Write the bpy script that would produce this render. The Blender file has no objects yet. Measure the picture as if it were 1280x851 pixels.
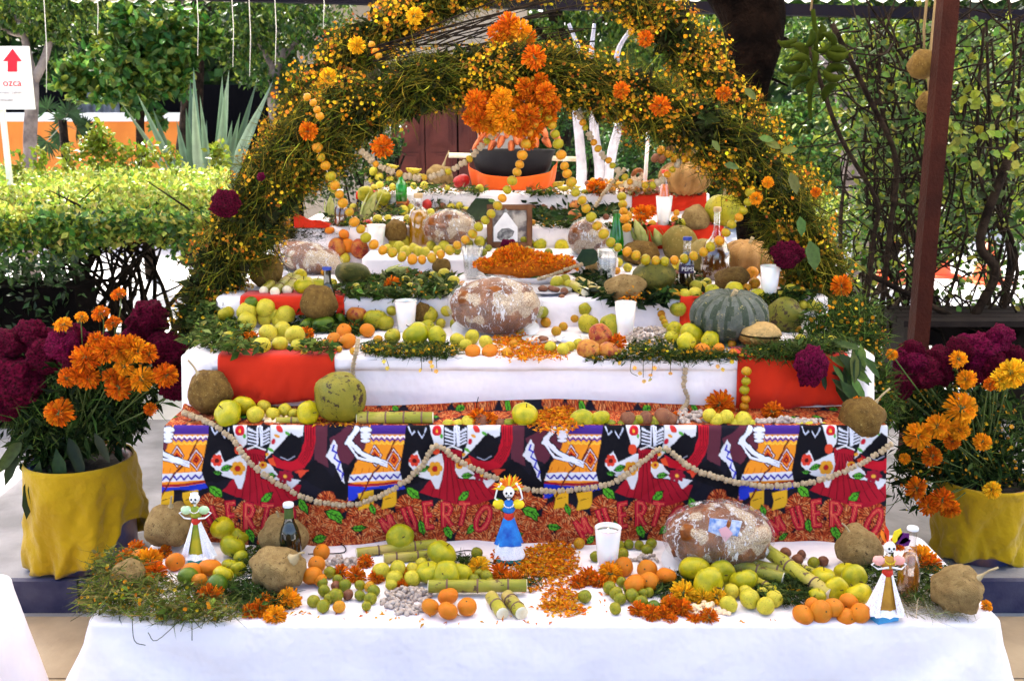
import bpy, math, random
import numpy as np
from mathutils import Vector, Matrix, noise as mnoise
random.seed(7); rng = np.random.default_rng(11)
sc = bpy.context.scene
R = math.radians

# ------------------------------------------------------------------ camera
F = 1280.0; CX, CY = 640.0, 425.5; CZ = 1.7
PITCH = math.atan((425.5-140)/F)
cp, sp = math.cos(PITCH), math.sin(PITCH)
cam_d = bpy.data.cameras.new('camera'); cam = bpy.data.objects.new('camera', cam_d)
sc.collection.objects.link(cam); sc.camera = cam
cam.location = (0, 0, CZ); cam.rotation_euler = (R(90)-PITCH, 0, 0)
cam_d.lens = 36.0; cam_d.sensor_width = 36.0; cam_d.clip_end = 500; cam_d.clip_start = 0.05
cam_d.dof.use_dof = True; cam_d.dof.focus_distance = 2.95; cam_d.dof.aperture_fstop = 8.0

# ------------------------------------------------------------------ sky, sun, exposure
SUN_EL, SUN_AZ = R(53), R(-27)          # azimuth from +Y (behind the altar), negative = towards the left
w = bpy.data.worlds.new('World'); sc.world = w; w.use_nodes = True
nt = w.node_tree; bgn = nt.nodes['Background']
sky = nt.nodes.new('ShaderNodeTexSky'); sky.sky_type = 'NISHITA'; sky.sun_disc = False
sky.sun_elevation = SUN_EL; sky.sun_rotation = SUN_AZ; sky.air_density = 0.8; sky.dust_density = 4.0; sky.ozone_density = 0.3
nt.links.new(sky.outputs[0], bgn.inputs[0]); bgn.inputs[1].default_value = 0.15
sd = bpy.data.lights.new('sun', 'SUN'); sun = bpy.data.objects.new('sun', sd); sc.collection.objects.link(sun)
sd.energy = 4.5; sd.angle = R(0.5); sd.color = (1.0, 0.96, 0.88)
sdir = Vector((math.sin(SUN_AZ)*math.cos(SUN_EL), math.cos(SUN_AZ)*math.cos(SUN_EL), math.sin(SUN_EL)))
sun.rotation_euler = (-sdir).to_track_quat('-Z', 'Y').to_euler()
sc.view_settings.view_transform = 'Standard'; sc.view_settings.look = 'None'
sc.view_settings.exposure = 2.3; sc.view_settings.gamma = 1.0

# ------------------------------------------------------------------ picture -> place
def ray(px, py):
    x = (px-CX)/F; u = -(py-CY)/F
    return Vector((x, cp+u*sp, -sp+u*cp))
def onz(px, py, z):
    d = ray(px, py); t = (z-CZ)/d.z
    return Vector((0, 0, CZ))+d*t, t/F
def atY(px, py, Y):
    d = ray(px, py); t = Y/d.y
    return Vector((0, 0, CZ))+d*t, t/F
def PY(px, py, Y): return atY(px, py, Y)[0]
def xat(px, Y, z):            # x of picture column px on the line y=Y, z=z
    t = Y*cp-(z-CZ)*sp
    return (px-CX)/F*t

# ------------------------------------------------------------------ objects
COL = sc.collection
def tag(o, label=None, cat=None, group=None, kind=None):
    if label: o['label'] = label
    if cat: o['category'] = cat
    if group: o['group'] = group
    if kind: o['kind'] = kind
    return o
def link(o, parent=None):
    COL.objects.link(o)
    if parent is not None: o.parent = parent
    return o
def thing(name, label, cat, loc=(0, 0, 0), rz=0.0, group=None, scale=1.0):
    o = bpy.data.objects.new(name, None); o.empty_display_size = 0.05
    link(o); o.location = loc; o.rotation_euler = (0, 0, rz); o.scale = (scale,)*3
    return tag(o, label, cat, group)
def mobj(name, me, parent=None, loc=(0, 0, 0), rot=(0, 0, 0), scale=(1, 1, 1)):
    o = bpy.data.objects.new(name, me); link(o, parent)
    o.location = loc; o.rotation_euler = rot
    o.scale = scale if hasattr(scale, '__len__') else (scale,)*3
    return o
def npmesh(name, V, Fc, mats, smooth=False, col=None, mi=None):
    """V (n,3), Fc (m,k) array of equal-sided faces"""
    V = np.asarray(V, dtype=np.float32); Fc = np.asarray(Fc, dtype=np.int32)
    me = bpy.data.meshes.new(name); n = len(V); m, k = Fc.shape
    me.vertices.add(n); me.vertices.foreach_set('co', V.ravel())
    me.loops.add(m*k); me.loops.foreach_set('vertex_index', Fc.ravel())
    me.polygons.add(m); me.polygons.foreach_set('loop_start', np.arange(0, m*k, k, dtype=np.int32))
    try: me.polygons.foreach_set('loop_total', np.full(m, k, dtype=np.int32))
    except Exception: pass
    me.polygons.foreach_set('use_smooth', np.full(m, bool(smooth)))
    for mt in (mats if isinstance(mats, (list, tuple)) else [mats]): me.materials.append(mt)
    if mi is not None: me.polygons.foreach_set('material_index', np.asarray(mi, dtype=np.int32))
    me.update(calc_edges=True)
    if col is not None:
        a = me.color_attributes.new('Col', 'FLOAT_COLOR', 'POINT')
        c = np.ones((n, 4), dtype=np.float32); c[:, :3] = col
        a.data.foreach_set('color', c.ravel())
    return me

class MB:
    def __init__(s): s.v = []; s.f = []; s.m = []
    def add(s, vs, fs, mi=0, M=None):
        b = len(s.v)
        s.v += [tuple(M @ Vector(p)) if M else tuple(p) for p in vs]
        for f in fs: s.f.append(tuple(i+b for i in f)); s.m.append(mi)
        return s
    def lathe(s, prof, seg=16, mi=0, M=None, rib=None):
        vs = []; fs = []
        n = len(prof)
        for i in range(seg):
            a = 2*math.pi*i/seg
            k = rib(a) if rib else 1.0
            for r, z in prof: vs.append((r*k*math.cos(a), r*k*math.sin(a), z))
        for i in range(seg):
            j = (i+1) % seg
            for q in range(n-1):
                fs.append((i*n+q, j*n+q, j*n+q+1, i*n+q+1))
        return s.add(vs, fs, mi, M)
    def ell(s, c, r, seg=12, rings=8, mi=0, M=None, f=None):
        if not hasattr(r, '__len__'): r = (r, r, r)
        vs = [(0, 0, 1.0)]; fs = []
        for i in range(1, rings):
            t = math.pi*i/rings
            for j in range(seg):
                a = 2*math.pi*j/seg; vs.append((math.sin(t)*math.cos(a), math.sin(t)*math.sin(a), math.cos(t)))
        vs.append((0, 0, -1.0))
        for j in range(seg):
            k = (j+1) % seg
            fs.append((0, 1+j, 1+k))
            for i in range(rings-2):
                a = 1+i*seg; fs.append((a+j, a+seg+j, a+seg+k, a+k))
            a = 1+(rings-2)*seg; fs.append((a+j, len(vs)-1, a+k))
        if f: vs = [f(Vector(p)) for p in vs]
        vs = [(c[0]+p[0]*r[0], c[1]+p[1]*r[1], c[2]+p[2]*r[2]) for p in vs]
        return s.add(vs, fs, mi, M)
    def tube(s, pts, rad, seg=6, mi=0, M=None, cap=True):
        pts = [Vector(p) for p in pts]; n = len(pts)
        if not hasattr(rad, '__len__'): rad = [rad]*n
        vs = []; fs = []
        t0 = (pts[1]-pts[0]).normalized()
        up = Vector((0, 0, 1)) if abs(t0.z) < .9 else Vector((1, 0, 0))
        u = t0.cross(up).normalized()
        for i, p in enumerate(pts):
            t = (pts[min(i+1, n-1)]-pts[max(i-1, 0)]).normalized()
            u = (u-t*u.dot(t))
            if u.length < 1e-5: u = t.orthogonal()
            u.normalize(); v = t.cross(u)
            for j in range(seg):
                a = 2*math.pi*j/seg; vs.append(p+(u*math.cos(a)+v*math.sin(a))*rad[i])
        for i in range(n-1):
            for j in range(seg):
                k = (j+1) % seg; fs.append((i*seg+j, i*seg+k, (i+1)*seg+k, (i+1)*seg+j))
        if cap:
            fs.append(tuple(range(seg-1, -1, -1))); fs.append(tuple((n-1)*seg+j for j in range(seg)))
        return s.add(vs, fs, mi, M)
    def box(s, a, b, mi=0, M=None):
        x0, y0, z0 = a; x1, y1, z1 = b
        vs = [(x0, y0, z0), (x1, y0, z0), (x1, y1, z0), (x0, y1, z0), (x0, y0, z1), (x1, y0, z1), (x1, y1, z1), (x0, y1, z1)]
        fs = [(0, 3, 2, 1), (4, 5, 6, 7), (0, 1, 5, 4), (1, 2, 6, 5), (2, 3, 7, 6), (3, 0, 4, 7)]
        return s.add(vs, fs, mi, M)
    def prism(s, poly, y0, y1, mi=0, M=None):        # outline in x,z, given depth in y
        n = len(poly); vs = [(x, y0, z) for x, z in poly]+[(x, y1, z) for x, z in poly]
        fs = [tuple(range(n)), tuple(range(2*n-1, n-1, -1))]+[(i, i+n, (i+1) % n+n, (i+1) % n) for i in range(n)]
        return s.add(vs, fs, mi, M)
    def mesh(s, name, mats, smooth=True):
        me = bpy.data.meshes.new(name); me.from_pydata(s.v, [], s.f)
        for mt in (mats if isinstance(mats, (list, tuple)) else [mats]): me.materials.append(mt)
        me.polygons.foreach_set('material_index', s.m)
        me.polygons.foreach_set('use_smooth', [smooth]*len(s.f)); me.update()
        return me
    def build(s, name, mats, parent=None, smooth=True, **k): return mobj(name, s.mesh(name, mats, smooth), parent, **k)

# ------------------------------------------------------------------ materials
def sl(*c): return tuple(((x/255)/12.92 if x <= 10 else (((x/255)+.055)/1.055)**2.4) for x in c)   # sRGB 0..255 -> linear
def newmat(name):
    m = bpy.data.materials.new(name); m.use_nodes = True; nt = m.node_tree
    return m, nt, nt.nodes['Principled BSDF'], nt.nodes['Material Output']
def nd(nt, t, **k):
    n = nt.nodes.new(t)
    for a, b in k.items(): setattr(n, a, b)
    return n
def ramp(nt, fac, stops):
    r = nd(nt, 'ShaderNodeValToRGB'); el = r.color_ramp.elements
    while len(el) < len(stops): el.new(0.5)
    for e, (p, c) in zip(el, stops): e.position = p; e.color = (*c, 1) if len(c) == 3 else c
    nt.links.new(fac, r.inputs[0]); return r.outputs[0]
def mixc(nt, f, a, b, mode='MIX'):
    m = nd(nt, 'ShaderNodeMix', data_type='RGBA', blend_type=mode)
    for s_, v in ((0, f), (6, a), (7, b)):
        if isinstance(v, (int, float)): m.inputs[s_].default_value = v
        elif isinstance(v, tuple): m.inputs[s_].default_value = (*v[:3], 1)
        else: nt.links.new(v, m.inputs[s_])
    return m.outputs[2]
def noisen(nt, scale, detail=3, rough=.55, vec=None, coord='Object'):
    n = nd(nt, 'ShaderNodeTexNoise'); n.inputs['Scale'].default_value = scale
    n.inputs['Detail'].default_value = detail; n.inputs['Roughness'].default_value = rough
    if vec is None:
        t = nd(nt, 'ShaderNodeTexCoord'); vec = t.outputs[coord]
    nt.links.new(vec, n.inputs['Vector']); return n
def bump(nt, p, h, strength=.3, dist=.01):
    b = nd(nt, 'ShaderNodeBump'); b.inputs['Strength'].default_value = strength; b.inputs['Distance'].default_value = dist
    nt.links.new(h, b.inputs['Height']); nt.links.new(b.outputs[0], p.inputs['Normal']); return b
def plain(name, c, rough=.6, c2=None, scale=8, bs=.0, bd=.01, bscale=None, metal=0, coat=0, detail=4, spec=.22, sheen=0, coord='Object', lo=.35, hi=.65):
    m, nt, p, o = newmat(name)
    p.inputs['Roughness'].default_value = rough; p.inputs['Metallic'].default_value = metal
    p.inputs['Coat Weight'].default_value = coat; p.inputs['Specular IOR Level'].default_value = spec
    p.inputs['Sheen Weight'].default_value = sheen
    n = noisen(nt, scale, detail, coord=coord)
    c2 = c2 or tuple(x*.8 for x in c)
    nt.links.new(ramp(nt, n.outputs[0], [(lo, c2), (hi, c)]), p.inputs['Base Color'])
    if bs:
        n2 = noisen(nt, bscale or scale*3, 4, coord=coord); bump(nt, p, n2.outputs[0], bs, bd)
    return m
def fruitmat(name, c1, c2, c3=None, spot=None, spotw=.08, rough=.38, bs=.12, nscale=1.6, spec=.22, sss=0, spotscale=7, rndw=.6):
    """c1..c2 vary per fruit and over the skin; c3 a blush; spot = blemish colour"""
    m, nt, p, o = newmat(name)
    oi = nd(nt, 'ShaderNodeObjectInfo'); tc = nd(nt, 'ShaderNodeTexCoord')
    ad = nd(nt, 'ShaderNodeVectorMath', operation='ADD'); nt.links.new(tc.outputs['Object'], ad.inputs[0])
    sc_ = nd(nt, 'ShaderNodeVectorMath', operation='SCALE'); nt.links.new(oi.outputs['Random'], sc_.inputs['Scale']); sc_.inputs[0].default_value = (37, 91, 53)
    nt.links.new(sc_.outputs[0], ad.inputs[1]); vec = ad.outputs[0]
    n = noisen(nt, nscale, 3, vec=vec)
    mm = nd(nt, 'ShaderNodeMath', operation='MULTIPLY_ADD'); nt.links.new(oi.outputs['Random'], mm.inputs[0]); mm.inputs[1].default_value = rndw
    sb = nd(nt, 'ShaderNodeMath', operation='MULTIPLY_ADD'); nt.links.new(n.outputs[0], sb.inputs[0]); sb.inputs[1].default_value = 2.2; sb.inputs[2].default_value = -.6-rndw/2
    nt.links.new(sb.outputs[0], mm.inputs[2])
    mm.use_clamp = True
    c = mixc(nt, mm.outputs[0], c1, c2)
    if c3:
        n3 = noisen(nt, nscale*.9, 2, vec=vec); f3 = ramp(nt, n3.outputs[0], [(.5, (0, 0, 0)), (.68, (1, 1, 1))])
        c = mixc(nt, f3, c, c3)
    if spot:
        n4 = noisen(nt, spotscale, 5, .7, vec=vec); f4 = ramp(nt, n4.outputs[0], [(.5+spotw*0+.12-spotw, (0, 0, 0)), (.66-spotw, (1, 1, 1))])
        c = mixc(nt, f4, c, spot)
    nt.links.new(c, p.inputs['Base Color'])
    p.inputs['Roughness'].default_value = rough; p.inputs['Specular IOR Level'].default_value = spec
    if sss: p.inputs['Subsurface Weight'].default_value = sss; p.inputs['Subsurface Scale'].default_value = .01
    if bs: bump(nt, p, noisen(nt, 26, 3, vec=vec).outputs[0], bs, .04)
    return m
def colmat(name, rough=.6, transl=.35, noise_amt=.25, nscale=40, spec=.3, gain=1.0):
    """colour from the mesh's own Col attribute (leaf / petal / print colour), plus noise; thin leaves let light through"""
    m, nt, p, o = newmat(name)
    a = nd(nt, 'ShaderNodeAttribute', attribute_name='Col')
    n = noisen(nt, nscale, 2); r = ramp(nt, n.outputs[0], [(.3, ((1-noise_amt)*gain,)*3), (.7, ((1+noise_amt)*gain,)*3)])
    c = mixc(nt, 1.0, a.outputs['Color'], r, 'MULTIPLY')
    nt.links.new(c, p.inputs['Base Color']); p.inputs['Roughness'].default_value = rough; p.inputs['Specular IOR Level'].default_value = spec
    if transl:
        t = nd(nt, 'ShaderNodeBsdfTranslucent'); nt.links.new(c, t.inputs[0])
        ms = nd(nt, 'ShaderNodeMixShader'); ms.inputs[0].default_value = transl
        nt.links.new(p.outputs[0], ms.inputs[1]); nt.links.new(t.outputs[0], ms.inputs[2]); nt.links.new(ms.outputs[0], o.inputs[0])
    return m
def glassmat(name, c, rough=.03, ior=1.45, alpha=None):
    m, nt, p, o = newmat(name)
    p.inputs['Base Color'].default_value = (*c, 1); p.inputs['Roughness'].default_value = rough
    p.inputs['Transmission Weight'].default_value = 1.0; p.inputs['IOR'].default_value = ior
    return m
def clothmat(name, c, c2=None, bs=.25, weave=900, rough=.9, wr=7, transl=0):
    m, nt, p, o = newmat(name)
    p.inputs['Roughness'].default_value = rough; p.inputs['Specular IOR Level'].default_value = .15; p.inputs['Sheen Weight'].default_value = .15
    n = noisen(nt, 5, 4); nt.links.new(ramp(nt, n.outputs[0], [(.3, c2 or tuple(x*.88 for x in c)), (.65, c)]), p.inputs['Base Color'])
    a = noisen(nt, wr, 3, .5); b = noisen(nt, weave, 1)
    s_ = nd(nt, 'ShaderNodeMath', operation='MULTIPLY_ADD'); nt.links.new(b.outputs[0], s_.inputs[0]); s_.inputs[1].default_value = .03; nt.links.new(a.outputs[0], s_.inputs[2])
    bump(nt, p, s_.outputs[0], bs, .03)
    return m

M = {}
M['white_cloth'] = clothmat('white_cloth', (.83, .765, .77), (.76, .70, .73), bs=.6, wr=9)
M['red_cloth'] = clothmat('red_cloth', (.52, .022, .004), (.40, .014, .003))
M['orange_cloth'] = clothmat('orange_cloth', (.75, .12, .012), (.62, .08, .01))
M['yellow_cloth'] = clothmat('yellow_cloth', (.44, .285, .004), (.34, .205, .003), bs=.7, wr=14)
M['leaf'] = colmat('leaf', .45, .30, .25, 60, .25, .5)
M['herb'] = colmat('herb', .75, .15, .3, 30, .1, .62)
M['petal'] = colmat('petal', .75, .3, .2, 60, .2)
M['velvet'] = plain('velvet_flower', (.24, .003, .045), .95, (.025, .0005, .006), 9, 1, .03, 40, spec=.1)
M['velvet2'] = plain('velvet_flower_bright', (.36, .006, .09), .95, (.05, .001, .014), 9, 1, .03, 40, spec=.1)
M['stem'] = plain('green_stem', (.09, .13, .03), .6, (.05, .08, .02), 20)
M['bark'] = plain('bark', (.030, .020, .014), .9, (.007, .005, .004), 14, .9, .02, 30, spec=.05)
M['bark_pale'] = plain('pale_bark', (.24, .19, .17), .9, (.10, .075, .07), 9, .6, .02, 25)
M['bark_black'] = plain('dark_bark', (.007, .004, .003), .95, (.0015, .001, .001), 9, 1, .04, 18, spec=.02)
M['twig'] = plain('twig', (.022, .015, .010), .85, (.007, .005, .004), 30, spec=.05)
M['whitewash'] = plain('whitewashed_bark', (.55, .51, .53), .85, (.32, .28, .30), 7, .5, .01, 25)
M['straw'] = plain('dry_straw', (.5, .4, .2), .8, (.3, .22, .1), 30)
# ------------------------------------------------------------------ clouds of leaves, sprigs, flowers (numpy)
def unit(a): return a/np.maximum(np.linalg.norm(a, axis=-1, keepdims=True), 1e-9)
def rdir(n, zb=0.0):
    a = rng.normal(size=(n, 3)); a[:, 2] += zb; return unit(a)
def vary(c, n, s=.25, hs=.12):
    """n colours picked from the list c with variation in value and hue"""
    c = np.array(c, dtype=np.float32)
    if c.ndim == 1: c = c[None]
    k = c[rng.integers(0, len(c), n)]
    k = k*np.exp(rng.normal(0, s, (n, 1)))*np.exp(rng.normal(0, hs, (n, 3)))
    return np.clip(k, 0, .9)
def leaves_np(P, size, col, D=None, N=None, asp=.55, fold=.25, droop=.0):
    n = len(P); size = np.broadcast_to(np.asarray(size, dtype=float), (n,))[:, None]
    D = rdir(n) if D is None else unit(D); N = rdir(n, .8) if N is None else N
    S = unit(np.cross(D, N)); U = np.cross(S, D)
    a = P; tip = P+D*size-U*size*droop
    mid = P+D*size*.45
    l = mid+S*size*asp*.5+U*size*fold*.4; r = mid-S*size*asp*.5+U*size*fold*.4
    V = np.stack([a, l, tip, r], 1).reshape(-1, 3)
    b = np.arange(n)[:, None]*4
    Fc = np.concatenate([b+np.array([[0, 2, 1]]), b+np.array([[0, 3, 2]])], 0)
    return V, Fc, np.repeat(col, 4, 0)
def bigleaves_np(P, size, col, D=None, N=None, asp=.55, fold=.2):
    """rounder leaf, 7 points, 6 triangles"""
    n = len(P); size = np.broadcast_to(np.asarray(size, dtype=float), (n,))[:, None]
    D = rdir(n) if D is None else unit(D); N = rdir(n, .8) if N is None else N
    S = unit(np.cross(D, N)); U = np.cross(S, D)
    pts = [P]
    for t, wd in ((.3, .42), (.7, .36)):
        for s_ in (1, -1): pts.append(P+D*size*t+S*size*asp*wd*s_+U*size*fold*.3)
    pts.append(P+D*size); pts.append(P+D*size*.5)
    V = np.stack(pts, 1).reshape(-1, 3); b = np.arange(n)[:, None]*7
    Fc = np.concatenate([b+np.array([[*t]]) for t in ((0, 6, 1), (1, 6, 3), (3, 6, 5), (0, 2, 6), (2, 4, 6), (4, 5, 6))], 0)
    return V, Fc, np.repeat(col, 7, 0)
def sprigs_np(P, D, length, width, col, bend=.2):
    n = len(P); L = np.broadcast_to(np.asarray(length, dtype=float), (n,))[:, None]; W = np.broadcast_to(np.asarray(width, dtype=float), (n,))[:, None]
    D = unit(D); S = unit(np.cross(D, rdir(n))); B = rdir(n)*L*bend
    p0 = P; p1 = P+D*L*.5+B*.5; p2 = P+D*L+B*.2
    V = np.stack([p0-S*W*.5, p0+S*W*.5, p1+S*W*.4, p1-S*W*.4, p2], 1).reshape(-1, 3)
    b = np.arange(n)[:, None]*5
    Fc = np.concatenate([b+np.array([[0, 1, 2]]), b+np.array([[0, 2, 3]]), b+np.array([[3, 2, 4]])], 0)
    return V, Fc, np.repeat(col, 5, 0)
def blossoms_np(P, size, col, N=None, petals=5, cup=.35):
    n = len(P); size = np.broadcast_to(np.asarray(size, dtype=float), (n,))[:, None]
    N = rdir(n, .5) if N is None else unit(N)
    A = unit(np.cross(N, rdir(n))); B = np.cross(N, A)
    V = []; Fc = []
    pts = [P]
    for k in range(petals):
        a = 2*math.pi*k/petals
        for q in (-.42, .42):
            pts.append(P+(A*math.cos(a+q*6.28/petals)+B*math.sin(a+q*6.28/petals))*size*.5+N*size*cup*.5)
    m = len(pts); V = np.stack(pts, 1).reshape(-1, 3); b = np.arange(n)[:, None]*m
    Fc = np.concatenate([b+np.array([[0, 1+2*k, 2+2*k]]) for k in range(petals)], 0)
    return V, Fc, np.repeat(col, m, 0)
def cloud(name, packs, mat, parent=None, stuff=True, origin=None, **k):
    V = []; Fc = []; C = []; b = 0
    for v, f, c in packs:
        V.append(v); Fc.append(f+b); C.append(c); b += len(v)
    V = np.concatenate(V)
    if origin is not None: V = V-np.array(origin)
    me = npmesh(name, V, np.concatenate(Fc), mat, False, np.concatenate(C))
    o = mobj(name, me, parent)
    if origin is not None and parent is None: o.location = origin
    if stuff: o['kind'] = 'stuff'
    return o
def in_ell(n, c, r, hollow=0.0):
    a = rdir(n)*(rng.random((n, 1))*(1-hollow**3)+hollow**3)**(1/3)
    return np.array(c)+a*np.array(r)
def along(pts, n, rad, jit=True):
    """n points scattered in a tube round the polyline pts (list of 3-vectors), plus unit tangents"""
    pts = np.array([tuple(p) for p in pts], dtype=float); rad = np.broadcast_to(np.asarray(rad, dtype=float), (len(pts),))
    seg = np.linalg.norm(np.diff(pts, axis=0), axis=1); cum = np.concatenate([[0], np.cumsum(seg)])
    t = rng.random(n)*cum[-1]; i = np.clip(np.searchsorted(cum, t)-1, 0, len(seg)-1); f = ((t-cum[i])/seg[i])[:, None]
    P = pts[i]*(1-f)+pts[i+1]*f; T = unit(pts[i+1]-pts[i]); rr = (rad[i]*(1-f[:, 0])+rad[i+1]*f[:, 0])[:, None]
    off = rdir(n); off = off-T*np.sum(off*T, 1, keepdims=True); off = unit(off)*np.sqrt(rng.random((n, 1)))
    return P+off*rr, T, off
def smooth_path(pts, n=8):
    """Catmull-Rom through points"""
    p = [Vector(q) for q in pts]; p = [p[0]*2-p[1]]+p+[p[-1]*2-p[-2]]; out = []
    for i in range(1, len(p)-2):
        for k in range(n):
            t = k/n; a, b, c, d = p[i-1], p[i], p[i+1], p[i+2]
            out.append(.5*((2*b)+(c-a)*t+(2*a-5*b+4*c-d)*t*t+(3*b-a-3*c+d)*t**3))
    out.append(p[-2]); return out

# ------------------------------------------------------------------ fruit and vegetables (unit radius, centre at origin)
def P_apple(seg=18, rings=12, squash=.9, lob=.03, stem=True, seed=0):
    mb = MB()
    def f(p):
        t = math.acos(max(-1, min(1, p.z))); a = math.atan2(p.y, p.x)
        r = 1+.10*math.sin(t)-.0*t
        dimp = math.exp(-(t/.42)**2)*.42+math.exp(-((math.pi-t)/.38)**2)*.30
        r2 = r-dimp*.55+lob*math.cos(5*a)*math.sin(t)+.04*mnoise.noise(p*1.3+Vector((seed, 0, 0)))
        k = 1-.12*max(0, -p.z)
        return Vector((p.x*r2*k, p.y*r2*k, p.z*r2*squash))
    mb.ell((0, 0, 0), 1, seg, rings, 0, None, f)
    if stem:
        mb.tube([(0, 0, .45), (.03, 0, .75), (.12, .03, 1.0)], [.05, .04, .05], 5, 1)
    mb.ell((0, 0, -.66*squash-.02), (.16, .16, .08), 6, 4, 1)
    return mb
def P_ball(seg=14, rings=9, squash=.92, nz=.05, seed=0, cal=True, rough=0):
    mb = MB()
    def f(p):
        n = mnoise.noise(p*1.4+Vector((seed*3.1, 1, 0)))
        n2 = mnoise.noise(p*5+Vector((seed, 0, 4)))*rough
        t = math.acos(max(-1, min(1, p.z)))
        r = 1+nz*n+n2-.10*math.exp(-(t/.3)**2)
        return Vector((p.x*r, p.y*r, p.z*r*squash))
    mb.ell((0, 0, 0), 1, seg, rings, 0, None, f)
    if cal: mb.ell((0, 0, .84*squash), (.13, .13, .08), 6, 4, 1)
    return mb
def P_rib(nr=10, depth=.1, squash=.7, seg=60, rings=16, seed=0):
    mb = MB()
    def f(p):
        t = math.acos(max(-1, min(1, p.z))); a = math.atan2(p.y, p.x)
        r = 1-depth*(1-abs(math.cos(a*nr/2)))**1.6*math.sin(t)**.7+.03*mnoise.noise(p*1.5+Vector((seed, 0, 0)))-.3*math.exp(-(t/.35)**2)
        return Vector((p.x*r, p.y*r, p.z*r*squash))
    mb.ell((0, 0, 0), 1, seg, rings, 0, None, f)
    return mb

M['apple'] = fruitmat('apple_skin', (.50, .39, .006), (.24, .25, .006), None, (.20, .13, .012), .025, .3, spotscale=13)
M['guava'] = fruitmat('guava_skin', (.52, .41, .03), (.34, .31, .015), None, (.15, .09, .02), .03, .42)
M['quince'] = fruitmat('quince_skin', (.22, .23, .008), (.38, .30, .01), None, (.10, .07, .01), .04, .45)
M['lime'] = fruitmat('lime_skin', (.045, .10, .004), (.10, .15, .006), None, (.2, .2, .02), .0, .3)
M['hawgreen'] = fruitmat('green_hawthorn_skin', (.25, .22, .005), (.13, .16, .005), None, (.12, .06, .01), .05, .4)
M['haworange'] = fruitmat('orange_hawthorn_skin', (.52, .19, .005), (.38, .22, .006), None, (.15, .05, .01), .04, .4, rndw=1.0)
M['hawmix'] = fruitmat('hawthorn_bead_skin', (.52, .20, .005), (.30, .25, .006), None, (.15, .05, .01), .03, .4, rndw=1.5)
M['mandarin'] = fruitmat('mandarin_skin', (.62, .155, .003), (.48, .16, .004), None, (.36, .2, .01), .0, .42, bs=.3)
M['peach'] = fruitmat('peach_skin', (.30, .03, .01), (.42, .18, .02), (.17, .008, .01), (.4, .28, .04), .02, .45)
M['redapple'] = fruitmat('red_apple_skin', (.42, .02, .015), (.3, .012, .015), None, (.5, .25, .05), .0, .3)
M['brownfruit'] = fruitmat('dark_brown_fruit_skin', (.20, .07, .03), (.12, .04, .02), None, (.3, .2, .08), .0, .5)
M['root'] = fruitmat('jicama_skin', (.46, .31, .12), (.26, .155, .055), (.27, .17, .06), (.10, .055, .02), .02, .8, bs=.7, nscale=3.2, spec=.15, rndw=.25, spotscale=8)
M['root_dark'] = fruitmat('dark_root_skin', (.27, .155, .035), (.12, .062, .014), None, (.40, .27, .09), .02, .8, bs=.7, nscale=3.6, spec=.15, rndw=.3, spotscale=9)
M['coconut'] = fruitmat('green_coconut_skin', (.10, .105, .008), (.20, .17, .012), None, (.035, .018, .006), .08, .4, bs=.3, nscale=2, spotscale=2.2)
M['melon'] = fruitmat('melon_skin', (.30, .20, .045), (.17, .13, .02), None, (.4, .3, .12), .03, .55, bs=.5, spotscale=6)
M['melon_dark'] = fruitmat('dark_melon_skin', (.06, .065, .008), (.13, .11, .015), (.22, .17, .03), (.03, .025, .006), .05, .5, bs=.4)
M['pumpkin'] = fruitmat('pumpkin_skin', (.46, .25, .08), (.27, .13, .035), None, (.16, .08, .03), .03, .5, bs=.4, spotscale=5)
M['squash'] = fruitmat('striped_squash_skin', (.012, .022, .010), (.035, .05, .03), None, (.30, .26, .10), .02, .4, bs=.4, nscale=3.0, spotscale=4.5)
M['squash_grey'] = fruitmat('grey_squash_stripe', (.14, .15, .13), (.06, .07, .055), None, (.26, .21, .09), .02, .45, bs=.4, nscale=4.0, spotscale=5)
M['herb_stem'] = plain('thin_herb_stem', (.10, .08, .03), .8, (.05, .05, .015), 60)
M['calyx'] = plain('dried_calyx', (.09, .06, .02), .8)
M['stalk'] = plain('pale_stalk', (.42, .33, .18), .8, (.28, .2, .1), 12)
M['cane_skin'] = fruitmat('sugarcane_skin', (.38, .33, .03), (.20, .20, .02), (.42, .30, .09), (.09, .05, .02), .03, .4, nscale=9, spotscale=40)
M['cane_cut'] = plain('cut_cane', (.82, .76, .58), .7, (.6, .5, .32), 20)
M['cane_ring'] = plain('cane_joint', (.16, .09, .06), .7)
M['peanut'] = plain('peanut_shell', (.90, .70, .46), .85, (.70, .50, .28), 2, .8, .05, 8, spec=.1)
M['peanut_grey'] = plain('peanut_shell_grey', (.50, .42, .36), .9, (.30, .23, .19), 90, .8, .002, 400)
M['carrot'] = plain('carrot_skin', (.58, .16, .04), .5, (.36, .06, .012), 3, .3, .01, 30)
M['banana'] = fruitmat('banana_skin', (.50, .36, .02), (.35, .29, .02), None, (.12, .07, .02), .05, .45, nscale=2)
M['banana_green'] = fruitmat('green_banana_skin', (.014, .024, .002), (.035, .045, .004), None, (.02, .03, .004), .0, .8, nscale=2, spec=.03)
M['husk'] = plain('corn_husk', (.46, .44, .16), .7, (.26, .30, .07), 30, .6, .004, 200)
m_, nt_, p_, o_ = newmat('bread_crust'); c1_ = ramp(nt_, noisen(nt_, 22, 4).outputs[0], [(.35, (.10, .025, .003)), (.65, (.27, .075, .006))])
pan_ = ramp(nt_, noisen(nt_, 13, 2, .4).outputs[0], [(.50, (0, 0, 0)), (.53, (1, 1, 1))]); spk_ = ramp(nt_, noisen(nt_, 420, 2).outputs[0], [(.38, (.18, .08, .03)), (.6, (.66, .54, .38))])
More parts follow.
